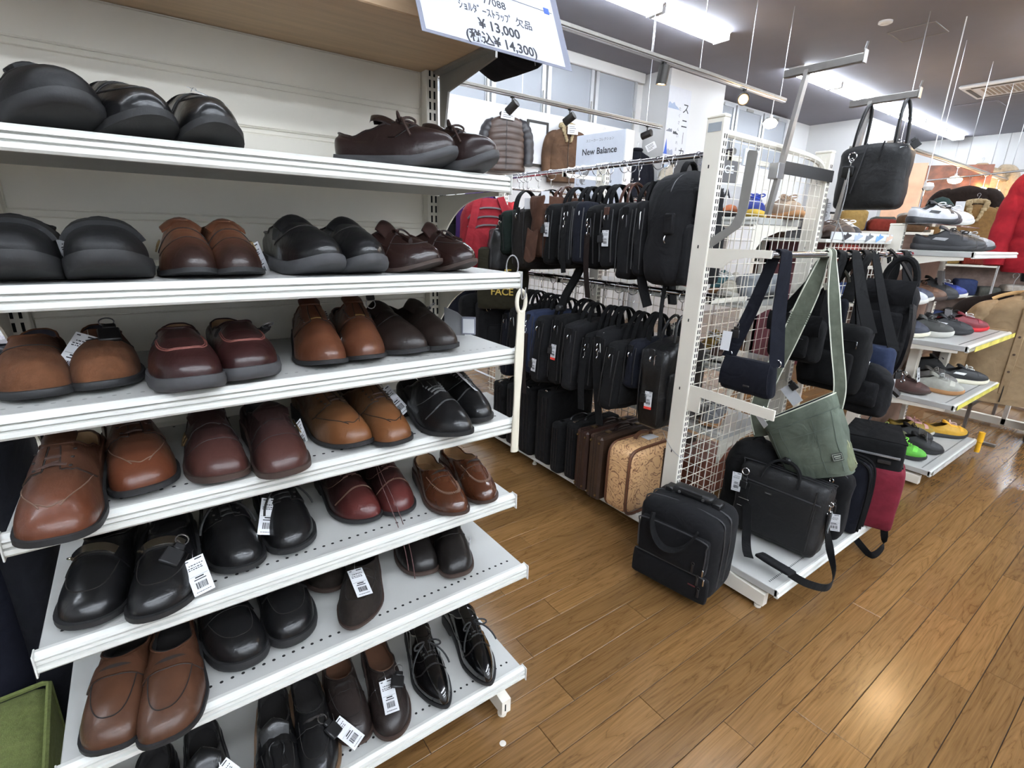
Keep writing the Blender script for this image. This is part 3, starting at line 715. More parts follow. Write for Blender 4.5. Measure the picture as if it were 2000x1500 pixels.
MB().tube([V((.0125*cos(a), 0, 1.245+.026*sin(a))) for a in [2*pi*k/18 for k in range(18)]], .0048, 7, True).build('eye', IV, t)
h = thing('wire_hook', 'bent silver wire hook looped over the second shelf corner', 'hook', (.704, .955, 0))
MB().tube([V((-.004+.017*cos(a), .01, 1.325+.024*sin(a))) for a in [radians(-60+300*k/16) for k in range(17)]] , .0016, 5).tube(spline([(.005, -.016, 1.31), (.004, -.018, 1.27), (.008, -.016, 1.252), (.016, -.016, 1.258), (.017, -.016, 1.278)], 5), .0016, 5).build('wire', STEEL, h)
t = thing('price_card', 'grey card with clear plastic sleeve leaning at the right end of third shelf', 'card', (.672, 1.17, 1.1292), -38, None)
MB().prism([(-.035, .0), (.02, .0), (.02, .045), (.0, .062), (-.02, .07), (-.035, .075)], 1, -.001, .001).build('card', mat('grey_card', (128, 128, 131), .6, 0, .03), t, smooth=0)
MB().cbox(.012, -.006, .004, .05, -.003, .052, .001).build('clear_sleeve', mat('sleeve_plastic', (128, 130, 142), .2, 0, 0), t, smooth=0); MB().box(.016, -.0068, .008, .046, -.006, .046).build('slip', PAPER, t, smooth=0)
# price sheet in a clear sleeve, leaning out from the board
def text(s, size, x, z, parent, M, m=INK, bold=0, sx=1, name='lettering', align='CENTER'):
    c = bpy.data.curves.new(name, 'FONT'); c.body = s; c.size = size; c.align_x = align; c.extrude = .0002; c.offset = bold; c.resolution_u = 3
    o = bpy.data.objects.new(name, c); COL.objects.link(o)
    dg = bpy.context.evaluated_depsgraph_get(); me = bpy.data.meshes.new_from_object(o.evaluated_get(dg))
    bpy.data.objects.remove(o); bpy.data.curves.remove(c)
    me.materials.clear(); me.materials.append(m)
    o = bpy.data.objects.new(name, me); COL.objects.link(o); o.parent = parent
    o.matrix_local = M @ T(x, 0, z) @ RX(90) @ Matrix.Diagonal((sx, 1, 1, 1)); return o
# ---------------------------------------------------------------- room
def wood_floor():
    m = bpy.data.materials.new('wood_vinyl'); m.use_nodes = True; nt = m.node_tree; b = nt.nodes['Principled BSDF']; L = nt.links.new
    N = lambda t: nt.nodes.new(t)
    geo = N('ShaderNodeNewGeometry'); oi = N('ShaderNodeObjectInfo')
    # every plank shows another stretch of the grain: the pattern is shifted by the plank's own random value
    sh = N('ShaderNodeVectorMath'); sh.operation = 'MULTIPLY_ADD'; sh.inputs[1].default_value = (37, 13, 5)
    cmb = N('ShaderNodeCombineXYZ')
    for i in range(3): L(oi.outputs['Random'], cmb.inputs[i])
    L(cmb.outputs[0], sh.inputs[0]); L(geo.outputs['Position'], sh.inputs[2])
    mp = N('ShaderNodeMapping'); mp.inputs['Scale'].default_value = (1.0, 9, 9); L(sh.outputs[0], mp.inputs[0])
    n1 = N('ShaderNodeTexNoise'); n1.inputs['Scale'].default_value = 1.7; n1.inputs['Detail'].default_value = 6; n1.inputs['Distortion'].default_value = .9; L(mp.outputs[0], n1.inputs['Vector'])
    wv = N('ShaderNodeMath'); wv.operation = 'MULTIPLY'; wv.inputs[1].default_value = 15; L(n1.outputs['Fac'], wv.inputs[0])
    fr = N('ShaderNodeMath'); fr.operation = 'PINGPONG'; fr.inputs[1].default_value = 1; L(wv.outputs[0], fr.inputs[0])
    r1 = N('ShaderNodeValToRGB'); e = r1.color_ramp.elements
    e[0].position = 0; e[0].color = srgb((102, 74, 43)); e[1].position = .16; e[1].color = srgb((119, 88, 52)); x = e.new(1); x.color = srgb((127, 95, 58))
    L(fr.outputs[0], r1.inputs[0])
    mp2 = N('ShaderNodeMapping'); mp2.inputs['Scale'].default_value = (5, 190, 60); L(sh.outputs[0], mp2.inputs[0])
    n2 = N('ShaderNodeTexNoise'); n2.inputs['Scale'].default_value = 1; n2.inputs['Detail'].default_value = 4; L(mp2.outputs[0], n2.inputs['Vector'])
    r2 = N('ShaderNodeValToRGB'); r2.color_ramp.elements[0].position = .3; r2.color_ramp.elements[1].position = .75
    r2.color_ramp.elements[0].color = (.74, .72, .69, 1); r2.color_ramp.elements[1].color = (1.08, 1.06, 1.03, 1); L(n2.outputs['Fac'], r2.inputs[0])
    mx = N('ShaderNodeMix'); mx.data_type = 'RGBA'; mx.blend_type = 'MULTIPLY'; mx.inputs[0].default_value = 1; L(r1.outputs[0], mx.inputs[6]); L(r2.outputs[0], mx.inputs[7])
    hv = N('ShaderNodeHueSaturation'); mr = N('ShaderNodeMapRange'); mr.inputs[3].default_value = .82; mr.inputs[4].default_value = 1.16
    L(oi.outputs['Random'], mr.inputs[0]); L(mr.outputs[0], hv.inputs['Value']); L(mx.outputs[2], hv.inputs['Color']); L(hv.outputs[0], b.inputs['Base Color'])
    bp = N('ShaderNodeBump'); bp.inputs['Strength'].default_value = .12; bp.inputs['Distance'].default_value = .001; L(n2.outputs['Fac'], bp.inputs['Height']); L(bp.outputs[0], b.inputs['Normal'])
    n3 = N('ShaderNodeTexNoise'); n3.inputs['Scale'].default_value = 2.2; L(geo.outputs['Position'], n3.inputs['Vector'])
    mr2 = N('ShaderNodeMapRange'); mr2.inputs[3].default_value = .15; mr2.inputs[4].default_value = .26; L(n3.outputs['Fac'], mr2.inputs[0]); L(mr2.outputs[0], b.inputs['Roughness'])
    b.inputs['Specular IOR Level'].default_value = .5
    return m
WOOD = wood_floor()
floor = MB().box(-5, -5, -.06, 16, 6.1, -.004).build('floor', mat('floor_gap', (46, 32, 22), .7, 0, .1), None, smooth=0); tag(floor, 'glossy brown wood-plank floor', None, None, 'structure')
PW, PL = .1026, .914
rnd = random.Random(3)
me_ = MB().cbox(0, 0, -.004, PL-.0016, PW-.0018, 0, .0011).build('plank', WOOD, floor, smooth=0)
cand = []
j0 = -4
for j in range(-9, 59):
    y = .346 + (j-0)*PW; off = rnd.random()*PL
    i = -2
    while -1.5 + i*PL + off < 8.98:
        cand.append((y, -1.5+i*PL+off)); i += 1
def vis(y, x):      # nearest planks to the viewer come first
    d = (V((x+PL/2, y+PW/2, 0)) - V((0, 0, 1.4))); z = d.dot(fw)
    if z < .3: return 99
    u, v = d.dot(rt)/z, d.dot(dn)/z
    return d.length + (0 if abs(u) < 1.3 and -.4 < v < 1.1 else 30) + (3 if x < .1 and y > .75 else 0)
cand.sort(key=lambda c: vis(*c))
first = True; far = MB()
for k, (y, x) in enumerate(cand):
    if k < 295:
        o = me_ if first else me_.copy()
        if not first: COL.objects.link(o)
        first = False; o.location = (x, y, 0)
    else: far.box(x, y, -.004, (x+PL if x+PL*1.01 < 8.98 else 9.9)-.0016, y+PW-.0018, 0)
for i in range(60): far.box(9.9, -.6+i*.11, -.004, 15.99, -.6+i*.11+.108, 0)
far.build('plank_field', WOOD, floor, smooth=0, kind='stuff')
CEILM = mat('ceiling_grey', (127, 126, 135), .75, 0, .03, 3, .1, 40)
WALLM = mat('wall_white', (206, 206, 205), .7, 0, .02, 2, .06, 60)
tag(MB().box(-5, -5, CEIL, 16.2, 6.2, CEIL+.05).build('ceiling', CEILM, None, smooth=0), 'grey white flat ceiling', None, None, 'structure')
tag(MB().box(-5, 6.08, 0, 16.2, 6.2, CEIL).build('wall_back', WALLM, None, smooth=0), 'white back wall', None, None, 'structure')
wr_ = tag(MB().box(16, -5, 0, 16.2, 6.1, CEIL).build('wall_right', WALLM, None, smooth=0), 'white panelled wall at the far right', None, None, 'structure')
for i in range(12): MB().cbox(15.985, -4.6+i*.9, 0, 16.001, -4.6+i*.9+.892, CEIL, .004).build('wall_panel', WALLM, wr_, smooth=0)
tag(MB().box(-5.2, -5, 0, -5, 6.1, CEIL).build('wall_left', WALLM, None, smooth=0), 'white wall', None, None, 'structure')
tag(MB().box(-5, -5.2, 0, 16.2, -5, CEIL).build('wall_front', WALLM, None, smooth=0), 'white wall', None, None, 'structure')
part = tag(MB().box(-5, 5.9, 0, 6.75, 5.95, 2.95).build('wall_partition', WALLM, None, smooth=0), 'white display wall below the windows', None, None, 'structure')
tag(MB().box(8.3, 5.9, 0, 12.2, 5.95, 2.75).build('wall_partition', WALLM, None, smooth=0), 'white display wall right of the column', None, None, 'structure')
tag(MB().box(6.85, 5.55, 0, 8.25, 6.08, CEIL).build('wall_column', WALLM, None, smooth=0), 'white wall column between the windows', None, None, 'structure')
tag(MB().box(12.3, 4.9, 0, 13.6, 6.08, CEIL).build('wall_pier', WALLM, None, smooth=0), 'white boxed pier far right', None, None, 'structure')
# windows with frosted panes
ALU = mat('aluminium_frame', (196, 198, 200), .35, .7, .03)
FROST = mat('frosted_pane', (140, 144, 150), .42, 0, .04, 1.2, .15, 30, spec=.6)
k = 1
for x0, x1 in ((2.15, 3.02), (3.06, 3.93), (3.97, 4.84), (4.88, 5.74), (5.78, 6.66), (8.45, 9.35), (9.4, 10.3), (10.35, 11.25)):
    w_ = tag(MB().box(x0, 6.02, 2.2, x1, 6.075, 2.26).box(x0, 6.02, 3.70, x1, 6.075, 3.76).box(x0, 6.02, 2.26, x0+.06, 6.075, 3.70).box(x1-.06, 6.02, 2.26, x1, 6.075, 3.70).build(f'window_{k}', ALU, None, smooth=0), 'aluminium framed window with frosted pane', None, None, 'structure'); k += 1
    MB().box(x0+.06, 6.04, 2.26, x1-.06, 6.06, 3.70).build('pane', FROST, w_, smooth=0)
    MB().cbox(x1-.05, 5.995, 2.75, x1-.03, 6.02, 3.25, .003).build('handle', GREYMETAL, w_, smooth=0)
    MB().cbox(x0+.3, 6.0, 3.70, x0+.52, 6.02, 3.74, .003).build('latch', GREYMETAL, w_, smooth=0)
tag(MB().cbox(-5, 5.99, 3.66, 6.8, 6.079, CEIL-.001, .01).build('trim_1', WALLM, None, smooth=0), 'white soffit above the windows', None, None, 'structure')
# fluorescent fittings
TUBE = mat('fluorescent_glow', (238, 246, 255), .5, 0, 0, emit=TUBE_POWER)
FIT = mat('fitting_white', (230, 232, 234), .45, 0, .02)
proto = None
for y, x0, n in LAMP_RUNS:
    for i in range(n):
        if proto is None:
            proto = thing('ceiling_light', '', 'light', (0, 0, CEIL), 0, 'fluorescent fittings in rows under the ceiling')
            MB().prism([(-.12, 0), (-.05, -.05), (.05, -.05), (.12, 0)], 0, 0, 1.25).build('fitting', FIT, proto, smooth=0)
            for dy in (-.085, .085): MB().tube([(.03, dy, -.062), (1.22, dy, -.062)], .017, 10).build('tube', TUBE, proto)
            for xx in (.012, 1.226): MB().cbox(xx, -.11, -.085, xx+.012, .11, -.0, .003).build('socket', FIT, proto, smooth=0)
            o = proto
        else: o = dup(proto, (0, 0, CEIL))
        o.location = (x0+i*1.27, y, CEIL-.001)
        row = ['in the left run over the racks', 'in the right run over the racks', 'in the left run over the aisle', 'in the right run over the aisle', 'in the added row behind the viewer', 'in the added second row behind the viewer', 'in the added unseen rear row'][LAMP_RUNS.index((y, x0, n))]
        o['label'] = f'white fluorescent fitting {row}, {["first", "second", "third", "fourth", "fifth", "sixth", "seventh", "eighth", "ninth", "tenth"][i]} from its left end'
# ceiling hatch, sensor, air conditioner
t = thing('ceiling_hatch', 'square inspection hatch in the grey ceiling', 'hatch', (7.87, 2.83, CEIL))
MB().cbox(-.22, -.22, -.006, .22, .22, -.001, .002).build('lid', CEILM, t, smooth=0)
h = MB()
for a in ((-.235, -.235, .235, -.22), (-.235, .22, .235, .235), (-.235, -.22, -.22, .22), (.22, -.22, .235, .22)): h.box(a[0], a[1], -.01, a[2], a[3], -.001)
h.build('frame', mat('hatch_rim', (132, 128, 126), .6, 0, .03), t, smooth=0)
t = thing('smoke_sensor', 'round white ceiling sensor near the hatch', 'sensor', (7.25, 2.95, CEIL))
MB().lathe([(.07, -.001), (.07, -.02), (.05, -.03), (.045, -.022), (.0, -.03)], 20).build('dome', FIT, t)
t = thing('air_conditioner', 'square ceiling cassette air conditioner at the right edge', 'air conditioner', (11.35, 2.7, CEIL))
MB().cbox(-.48, -.48, -.05, .48, .48, -.001, .02).build('panel', FIT, t, smooth=0)
h = MB()
for i in range(9): h.box(-.25, -.24+i*.058, -.056, .25, -.24+i*.058+.03, -.05)
h.build('grille', mat('grille_beige', (176, 164, 152), .6, 0, .03), t, smooth=0)
for a in range(4): MB().cbox(-.34, -.42, -.055, .34, -.36, -.049, .003).build('vent_slot', mat('slot_dark', (90, 86, 82), .6, 0, 0), t, smooth=0, M=RZ(90*a))
t = thing('air_conditioner', 'flat ceiling vent just in front of the cassette', 'vent', (12.6, 3.3, CEIL))
MB().cbox(-.3, -.3, -.012, .3, .3, -.001, .004).build('panel', CEILM, t, smooth=0)
MB().box(-.25, -.25, -.014, .25, .25, -.012).build('grille', CEILM, t, smooth=0)
# track rails hanging from the ceiling, with spotlights
def rail(name, label, y, z, x0, x1, wires):
    t = thing(name, label, 'light rail', (0, y, z))
    MB().cbox(x0, -.03, -.03, x1, .03, .0, .004).build('rail', GREYMETAL, t, smooth=0)
    MB().cbox(x0, -.02, -.042, x1, .02, -.03, .003).build('rail_lip', STEEL, t, smooth=0)
    for x in wires: MB().tube([(x, 0, 0), (x, 0, CEIL-z)], .004, 5).build('suspension_wire', STEEL, t)
    return t
rail('track_rail', 'long metal track rail hung over the bag racks', 3.4, 2.93, 1.5, 6.2, (2.4, 3.9, 4.6, 5.4, 6.1))
rail('track_rail', 'shorter lower track rail in front of the hanging jackets', 4.6, 2.735, 1.2, 5.58, (1.5, 3.4, 5.3))
rail('track_rail', 'far track rail crossing below the right wall', 2.55, 2.50, 7.0, 13.5, (7.3, 8.6, 9.8, 11.0, 12.2))
GLOW = mat('warm_lamp_glow', (255, 214, 160), .5, 0, 0, emit=60)
def spot(loc, rz, tilt, label, on=True, L=.13, R=.042):
    t = thing('spotlight', label, 'spotlight', loc, rz, 'spotlights on the track rails')
    MB().tube([(0, 0, 0), (0, 0, -.09)], .008, 6).cbox(-.02, -.015, -.02, .02, .015, 0, .003).build('stem', BLACKPL, t)
    M = T(0, 0, -.10) @ RX(tilt)
    b = MB().lathe([(R*.5, L*.55), (R, L*.5), (R, -L*.5), (R*.86, -L*.5), (R*.80, -L*.4), (.001, -L*.38)], 18).build('can', DARKMETAL, t, M=M)
    if on: MB().lathe([(R*.7, -L*.43), (R*.5, -L*.47), (.001, -L*.48)], 16).build('lens', GLOW, t, M=M)
    return t
spot((3.28, 4.6, 2.70), 20, 55, 'dark spotlight in front of the quilted jacket', False)
spot((4.05, 4.6, 2.70), 20, 60, 'dark spotlight in front of the shearling jacket', False)
spot((5.33, 4.6, 2.70), 10, 75, 'dark spotlight at the end of the lower rail', False)
spot((4.08, 3.4, 2.89), 0, 8, 'lit grey spotlight under the upper rail', True, .15, .05)
def bulb(loc, label, R=.05, on=True, z0=.16):
    t = thing('hanging_bulb', label, 'lamp', loc)
    MB().cbox(-.015, -.015, z0-.02, .015, .015, z0, .003).tube([(0, 0, z0), (0, 0, .05)], .005, 5).lathe([(.016, .075), (.018, .05), (.016, .035)], 12).build('socket', STEEL, t)
    MB().lathe([(.012, .045), (R*.7, .028), (R, -.005), (R*.8, -.04), (R*.3, -.056), (.001, -.058)], 16).build('bulb', GLOW, t)
    return t
# ---------------------------------------------------------------- bag rack gondola with its mesh end
G = thing('gondola_rack', 'white slotted gondola rack with grid mesh end and two bag rails', 'rack', (0, 0, 0))
def post(x, y, z1, face='x', parent=G):
    p = MB().cbox(x, y, .02, x+.036, y+.075, z1, .003).build('post', CREAM, parent, smooth=0)
    h = MB(); z = .15
    while z < z1-.05:
        for dx in (.009, .022): h.box(x+dx, y-.0008, z, x+dx+.005, y+.001, z+.016)
        z += .025
    z = .2
    while z < z1-.1: h.box(x-.0008, y+.04, z, x+.001, y+.045, z+.012); z += .29
    h.build('slots', HOLE, p, smooth=0, kind='stuff')
    MB().cbox(x-.001, y-.001, z1, x+.037, y+.076, z1+.012, .003).build('post_cap', CREAM, p, smooth=0); return p
post(1.79, 1.19, 1.82); post(2.655, 1.19, 1.79)
MB().cbox(1.7885, 1.20, 1.775, 1.7898, 1.255, 1.805, .0003).build('maker_plate', mat('plate_grey', (150, 156, 160), .5, 0, .02), G, smooth=0)
for x in (2.232,): 
    for y in (2.2, 3.2): post(x, y, 1.78)
m = MB().tube(bez([(1.82, 1.215, 1.775), (2.40, 1.215, 1.768), (2.62, 1.215, 1.765), (2.65, 1.215, 1.755), (2.655, 1.215, 1.68)], 16), .0135, 8)
m.build('top_rail', CREAM, G)
wv = MB().box(0, -.0013, .08, .0025, .0013, 1.77).build('mesh_wire', CREAM, G, smooth=0); wv.location = (1.84, 1.205, 0)
for k in range(1, 17): dup_part(wv, G, (1.84+.05*k, 1.205, 0))
wh = MB().box(1.825, -.0013, -.0012, 2.66, .0013, .0012).build('mesh_wire', CREAM, G, smooth=0); wh.location = (0, 1.2085, .10)
for k in range(1, 34): dup_part(wh, G, (0, 1.2085, .10+.05*k))
c = MB()
for k in range(43): c.box(2.249, 1.28+.05*k, .12, 2.2515, 1.2825+.05*k, 1.50)
for k in range(28): c.box(2.2465, 1.27, .14+.05*k, 2.249, 3.40, .1425+.05*k)
c.build('centre_mesh', CREAM, G, kind='stuff', smooth=0)
for z, lab in ((1.725, 'upper'), (1.16, 'lower')):
    MB().tube([(1.95, 1.235, z), (1.95, 3.6, z)], .0125, 12).build('bag_rail', CHROME, G, label=lab+' chrome bag rail')
    for y in (1.25, 2.23, 3.23): MB().cbox(1.94, y, z-.03, 2.24, y+.006, z-.01, .001).cbox(1.937, y, z-.03, 1.963, y+.006, z+.004, .001).build('rail_arm', CREAM, G, smooth=0)
def decked(x0, x1, y0, y1, z, front, parent, name='base_shelf', mat_=WHITE):
    s = MB().cbox(x0, y0, z-.03, x1, y1, z, .002).build(name, DECK, parent, smooth=0)
    h = MB()
    if front == '-y':
        pr = [(y0+.01, z-.034), (y0-.004, z-.034), (y0-.006, z-.028), (y0-.002, z-.022), (y0-.002, z-.014), (y0-.006, z-.010), (y0-.004, z-.003), (y0+.004, z+.002), (y0+.012, z+.001)]
        MB().prism(pr, 0, x0, x1).build('front_rail', mat_, s, smooth=0)
        n = int((x1-x0)/.012)
        for k in range(n): h.box(x0+.03+k*(x1-x0-.06)/n, y0+.045, z+.0002, x0+.034+k*(x1-x0-.06)/n, y0+.052, z+.0006)
    else:
        pr = [(x0+.01, z-.034), (x0-.004, z-.034), (x0-.006, z-.028), (x0-.002, z-.022), (x0-.002, z-.014), (x0-.006, z-.010), (x0-.004, z-.003), (x0+.004, z+.002), (x0+.012, z+.001)]
        MB().prism(pr, 1, y0, y1).build('front_rail', mat_, s, smooth=0) if False else MB().add([(p[0], y, p[1]) for y in (y0, y1) for p in pr], [tuple(range(9)), tuple(range(9, 18))] + [(i, (i+1) % 9, 9+(i+1) % 9, 9+i) for i in range(9)]).build('front_rail', mat_, s, smooth=0)
        n = int((y1-y0)/.02)
        for k in range(n): h.box(x0+.045, y0+.03+k*(y1-y0-.06)/n, z+.0002, x0+.052, y0+.034+k*(y1-y0-.06)/n, z+.0006)
    h.build('perforation', HOLE, s, smooth=0, kind='stuff'); return s
decked(1.80, 2.70, .695, 1.185, .115, '-y', G)
decked(1.795, 2.235, 1.28, 3.4, .10, '-x', G)
for x in (1.79, 2.66):
    f = MB().prism([(1.19, .02), (1.19, .15), (1.14, .15), (.86, .080), (.735, .072), (.735, .02)], 0, x+.002, x+.034).build('foot', CREAM, G, smooth=0)
    MB().lathe([(.014, 0), (.014, .008), (.006, .010), (.006, .022)], 10, T(x+.017, .76, 0)).build('adjuster', CREAM, f)
for y in (1.30, 2.25, 3.3): MB().lathe([(.014, 0), (.014, .008), (.008, .012), (.008, .07)], 10, T(1.85, y, 0)).build('adjuster', CREAM, G)
for z in (.45, .80, 1.12, 1.495):
    decked(2.27, 2.68, 1.28, 3.0, z, '-x', G, 'side_shelf')
    MB().prism([(2.26, z-.16), (2.26, z-.03), (2.66, z-.03), (2.66, z-.045), (2.5, z-.055), (2.36, z-.09), (2.28, z-.16)], 1, 1.285, 1.289).build('bracket', CREAM, G, smooth=0)
# arms and bars on the end mesh
a = MB().prism([(1.19, 1.29), (1.19, 1.362), (.985, 1.364), (.985, 1.335), (1.04, 1.334), (1.09, 1.322), (1.125, 1.29)], 0, 1.797, 1.802).build('bar_arm', CREAM, G, smooth=0)
MB().prism([(1.19, 1.29), (1.19, 1.362), (.925, 1.364), (.925, 1.335), (1.09, 1.322), (1.125, 1.29)], 0, 2.668, 2.673).build('bar_arm', CREAM, G, smooth=0)
MB().tube([(1.80, .945, 1.350), (3.14, .945, 1.350)], .0125, 12).build('bag_bar', CHROME, G, label='chrome bar for shoulder bags')
for x in (1.80, 2.67): MB().cbox(x-.004, .94, 1.336, x+.004, 1.0, 1.364, .001).build('bar_holder', CREAM, G, smooth=0)
for x in (2.62, 2.72, 2.82, 3.13): MB().tube([(x-.012, .945, 1.35), (x+.012, .945, 1.35)], .0165, 12).build('bar_collar', CHROME, G)
MB().prism([(1.19, .70), (1.19, .810), (.83, .805), (.83, .765), (1.135, .77), (1.135, .70)], 0, 1.798, 1.806).build('lower_arm', CREAM, G, smooth=0)
MB().prism([(1.19, 1.40), (1.115, 1.447), (1.095, 1.49), (1.09, 1.692), (1.085, 1.70), (1.055, 1.695), (1.051, 1.685), (1.058, 1.505), (1.075, 1.44), (1.19, 1.36)], 0, 1.80, 1.804).build('sign_bracket', GREYMETAL, G, smooth=0, label='bent grey metal bracket')
MB().cbox(2.20, 1.180, 1.665, 2.69, 1.186, 1.715, .001).build('label_bar', mat('black_bar', (44, 42, 42), .5, 0, .05), G, smooth=0)
MB().cbox(1.93, 1.178, 1.67, 2.03, 1.188, 1.73, .001).build('clear_label_holder', mat('pale_plastic', (205, 212, 218), .3, 0, .04), G, smooth=0)
MB().cbox(2.155, 1.16, 1.64, 2.205, 1.20, 1.70, .002).build('clamp', STEEL, G, smooth=0)
GM2 = mat('brushed_bar', (150, 146, 142), .38, .8, .08, 24)
for n, (x0, x1, z0, z1, ya) in enumerate(((2.15, 2.27, 1.50, 2.05, .97), (2.78, 2.90, 1.50, 2.035, .985))):
    d = (x1-x0)/(z1-z0)
    p = MB().add([(x+dx, y, z) for z, x in ((z0, x0), (z1, x1)) for dx, y in ((-.013, 1.162), (.013, 1.162), (.013, 1.178), (-.013, 1.178))], [(0,1,2,3),(4,5,6,7),(0,1,5,4),(1,2,6,5),(2,3,7,6),(3,0,4,7)]).build('display_post', GM2, G, smooth=0, label='steel display post above the mesh')
    MB().cbox(x1-.012, ya, z1-.014, x1+.012, 1.26, z1+.014, .002).cbox(x1-.014, ya-.006, z1-.02, x1+.014, ya, z1+.026, .002).build('display_arm', GM2, p, smooth=0)
    MB().tube([(x1, ya+.002, z1+.026), (x1-.004, ya-.004, z1+.05)], .004, 6).build('peg', STEEL, p)
# thin wire tied round the near post
t = thing('tie_wire', 'thin loose wire tied round the white post above the trolley bag', 'wire', (1.81, 1.22, .55))
MB().tube(spline([(-.03, .06, .02), (-.045, 0, -.03), (-.03, -.045, -.06), (.02, -.05, -.065), (.05, -.04, -.05), (.08, -.02, -.04), (.05, -.03, -.02), (.1, -.02, -.06)], 6), .0012, 4).build('wire', STEEL, t)
# ---------------------------------------------------------------- bags
BNY = fabric('black_nylon', (38, 38, 41), .12, .35, .03); BNY2 = fabric('charcoal_canvas', (48, 48, 50), .12, .4, .03); BNY3 = fabric('soft_black_cloth', (31, 31, 34), .12, .3, .03)
NVY = fabric('navy_nylon', (36, 40, 56), .12, .35, .03); DENIM = fabric('blue_cotton', (50, 60, 88), .15, .4, .03)
BRNY = fabric('brown_nylon', (92, 62, 48), .15, .3, .03); OLIV = fabric('olive_canvas', (72, 66, 46), .15, .3, .03); REDN = fabric('red_nylon', (170, 44, 54), .12, .3, .03)
DKB = fabric('dark_taupe_leatherette', (62, 56, 52), .15, .2, .02); GRN = fabric('bottle_green_nylon', (36, 54, 48), .12, .3, .02)
BLEA = leather('black_bag_leather', (36, 36, 38), .36, .15, .3, .15); folds(BLEA, 12, .01, .5); BLEA2 = leather('black_grained_leather', (42, 42, 44), .58, .12, .35, .05); folds(BLEA2, 11, .012, .5)
WEB = fabric('black_webbing', (30, 30, 32), .1, .3, .02); WEBB = fabric('brown_webbing', (62, 46, 42), .1, .3, .02); WEBN = fabric('navy_webbing', (38, 42, 58), .1, .3, .02)
ZIPW = mat('pale_zip', (206, 206, 200), .35, .3, .05); ZIPB = mat('dark_zip', (62, 62, 64), .4, .3, .05); TANL = leather('tan_handle_leather', (118, 66, 46), .3)
def dring(parent, c, nrm=(0, 1, 0), R=.014): return MB().ring(c, nrm, R, .0022, 16, 5).build('d_ring', CHROME, parent)
def clasp(parent, c):
    x, y, z = c
    return MB().ring((x, y, z-.012), (0, 1, 0), .009, .002, 10, 5).tube([(x, y, z-.02), (x, y, z-.04)], .003, 6).ring((x, y, z-.048), (0, 1, 0), .008, .002, 10, 5).build('snap_hook', CHROME, parent)
def bagbody(root, w, d, h, m, dome=0, taper=0, seed=1, r=.03, bulge=.012, wr=.005, sag=0, n=10, name='body', slump=0):
    def fn(q, p):
        k = (q.z/h+.5)                     # 0 bottom .. 1 top
        if taper: q.x *= 1-taper*k; q.y *= 1-abs(taper)*.5*k
        if dome: q.z -= dome*(q.x/(w/2))**2*max(0, k)
        if sag: q.z -= sag*(1-(q.x/(w/2))**2)*(1-k)
        if slump: q.x += slump*sin(k*pi)*.5*(1 if q.x > 0 else .3)
        return q
    b = MB().puffy(w, d, h, r, bulge, n, seed, wr, (0, 0, -h/2), fn)
    return b.build(name, m, root, smooth=70, weld=1e-4)
def handles(root, span, hh, d, m, w=.022, n=2, tube=False, z0=-.012, ytop=.006, name='handle'):
    for k in range(n):
        sg = (-1, 1)[k] if n == 2 else 0; y = sg*d/2; a = span/2
        pth = bez([(-a, y, z0-.05), (-a, y*1.02, z0), (-a*.95, y*.9, hh*.75), (-a*.5, sg*ytop, hh*1.08), (a*.5, sg*ytop, hh*1.08), (a*.95, y*.9, hh*.75), (a, y*1.02, z0), (a, y, z0-.05)], 22)
        (MB().tube(pth, .007, 7) if tube else MB().ribbon(pth, (0, 1, .15), w, .006)).build(name, m, root)
def pocket(root, w, h, d, z, m, y, seed=3, name='front_pocket', x=0, bulge=.006):
    return MB().puffy(w, d, h, .016, bulge, 7, seed, .003, (x, y, z)).build(name, m, root, smooth=70, weld=1e-4)
def zipline(root, pts, m=ZIPB, r=.002, pull=True, name='zip'):
    o = MB().tube(pts, r, 5).build(name, m, root)
    if pull:
        p = V(pts[-1]); MB().cbox(p.x-.003, p.y-.004, p.z-.03, p.x+.003, p.y-.001, p.z, .001).build('zip_pull', CHROME, o)
    return o
def strap(root, pts, m=WEB, w=.036, wd=(1, 0, 0), th=.003, name='shoulder_strap', n=6): return MB().ribbon(spline(pts, n), wd, w, th).build(name, m, root)
def hook_ring(x, y, z, label='silver ring hook hanging on the upper bag rail', drop=.03, group='ring hooks on the upper bag rail', rz=0):
    t = thing('ring_hook', label, 'hook', (x, y, z), rz, group)
    MB().ring((0, 0, -.012), (0, 1, 0), .0265, .0019, 22, 5).build('ring', CHROME, t)
    MB().tube([(0, 0, -.038), (0, 0, -.038-drop), (.004, 0, -.046-drop), (.011, 0, -.046-drop), (.013, 0, -.036-drop)], .0019, 5).build('hook', CHROME, t); return t
RNG = random.Random(11)
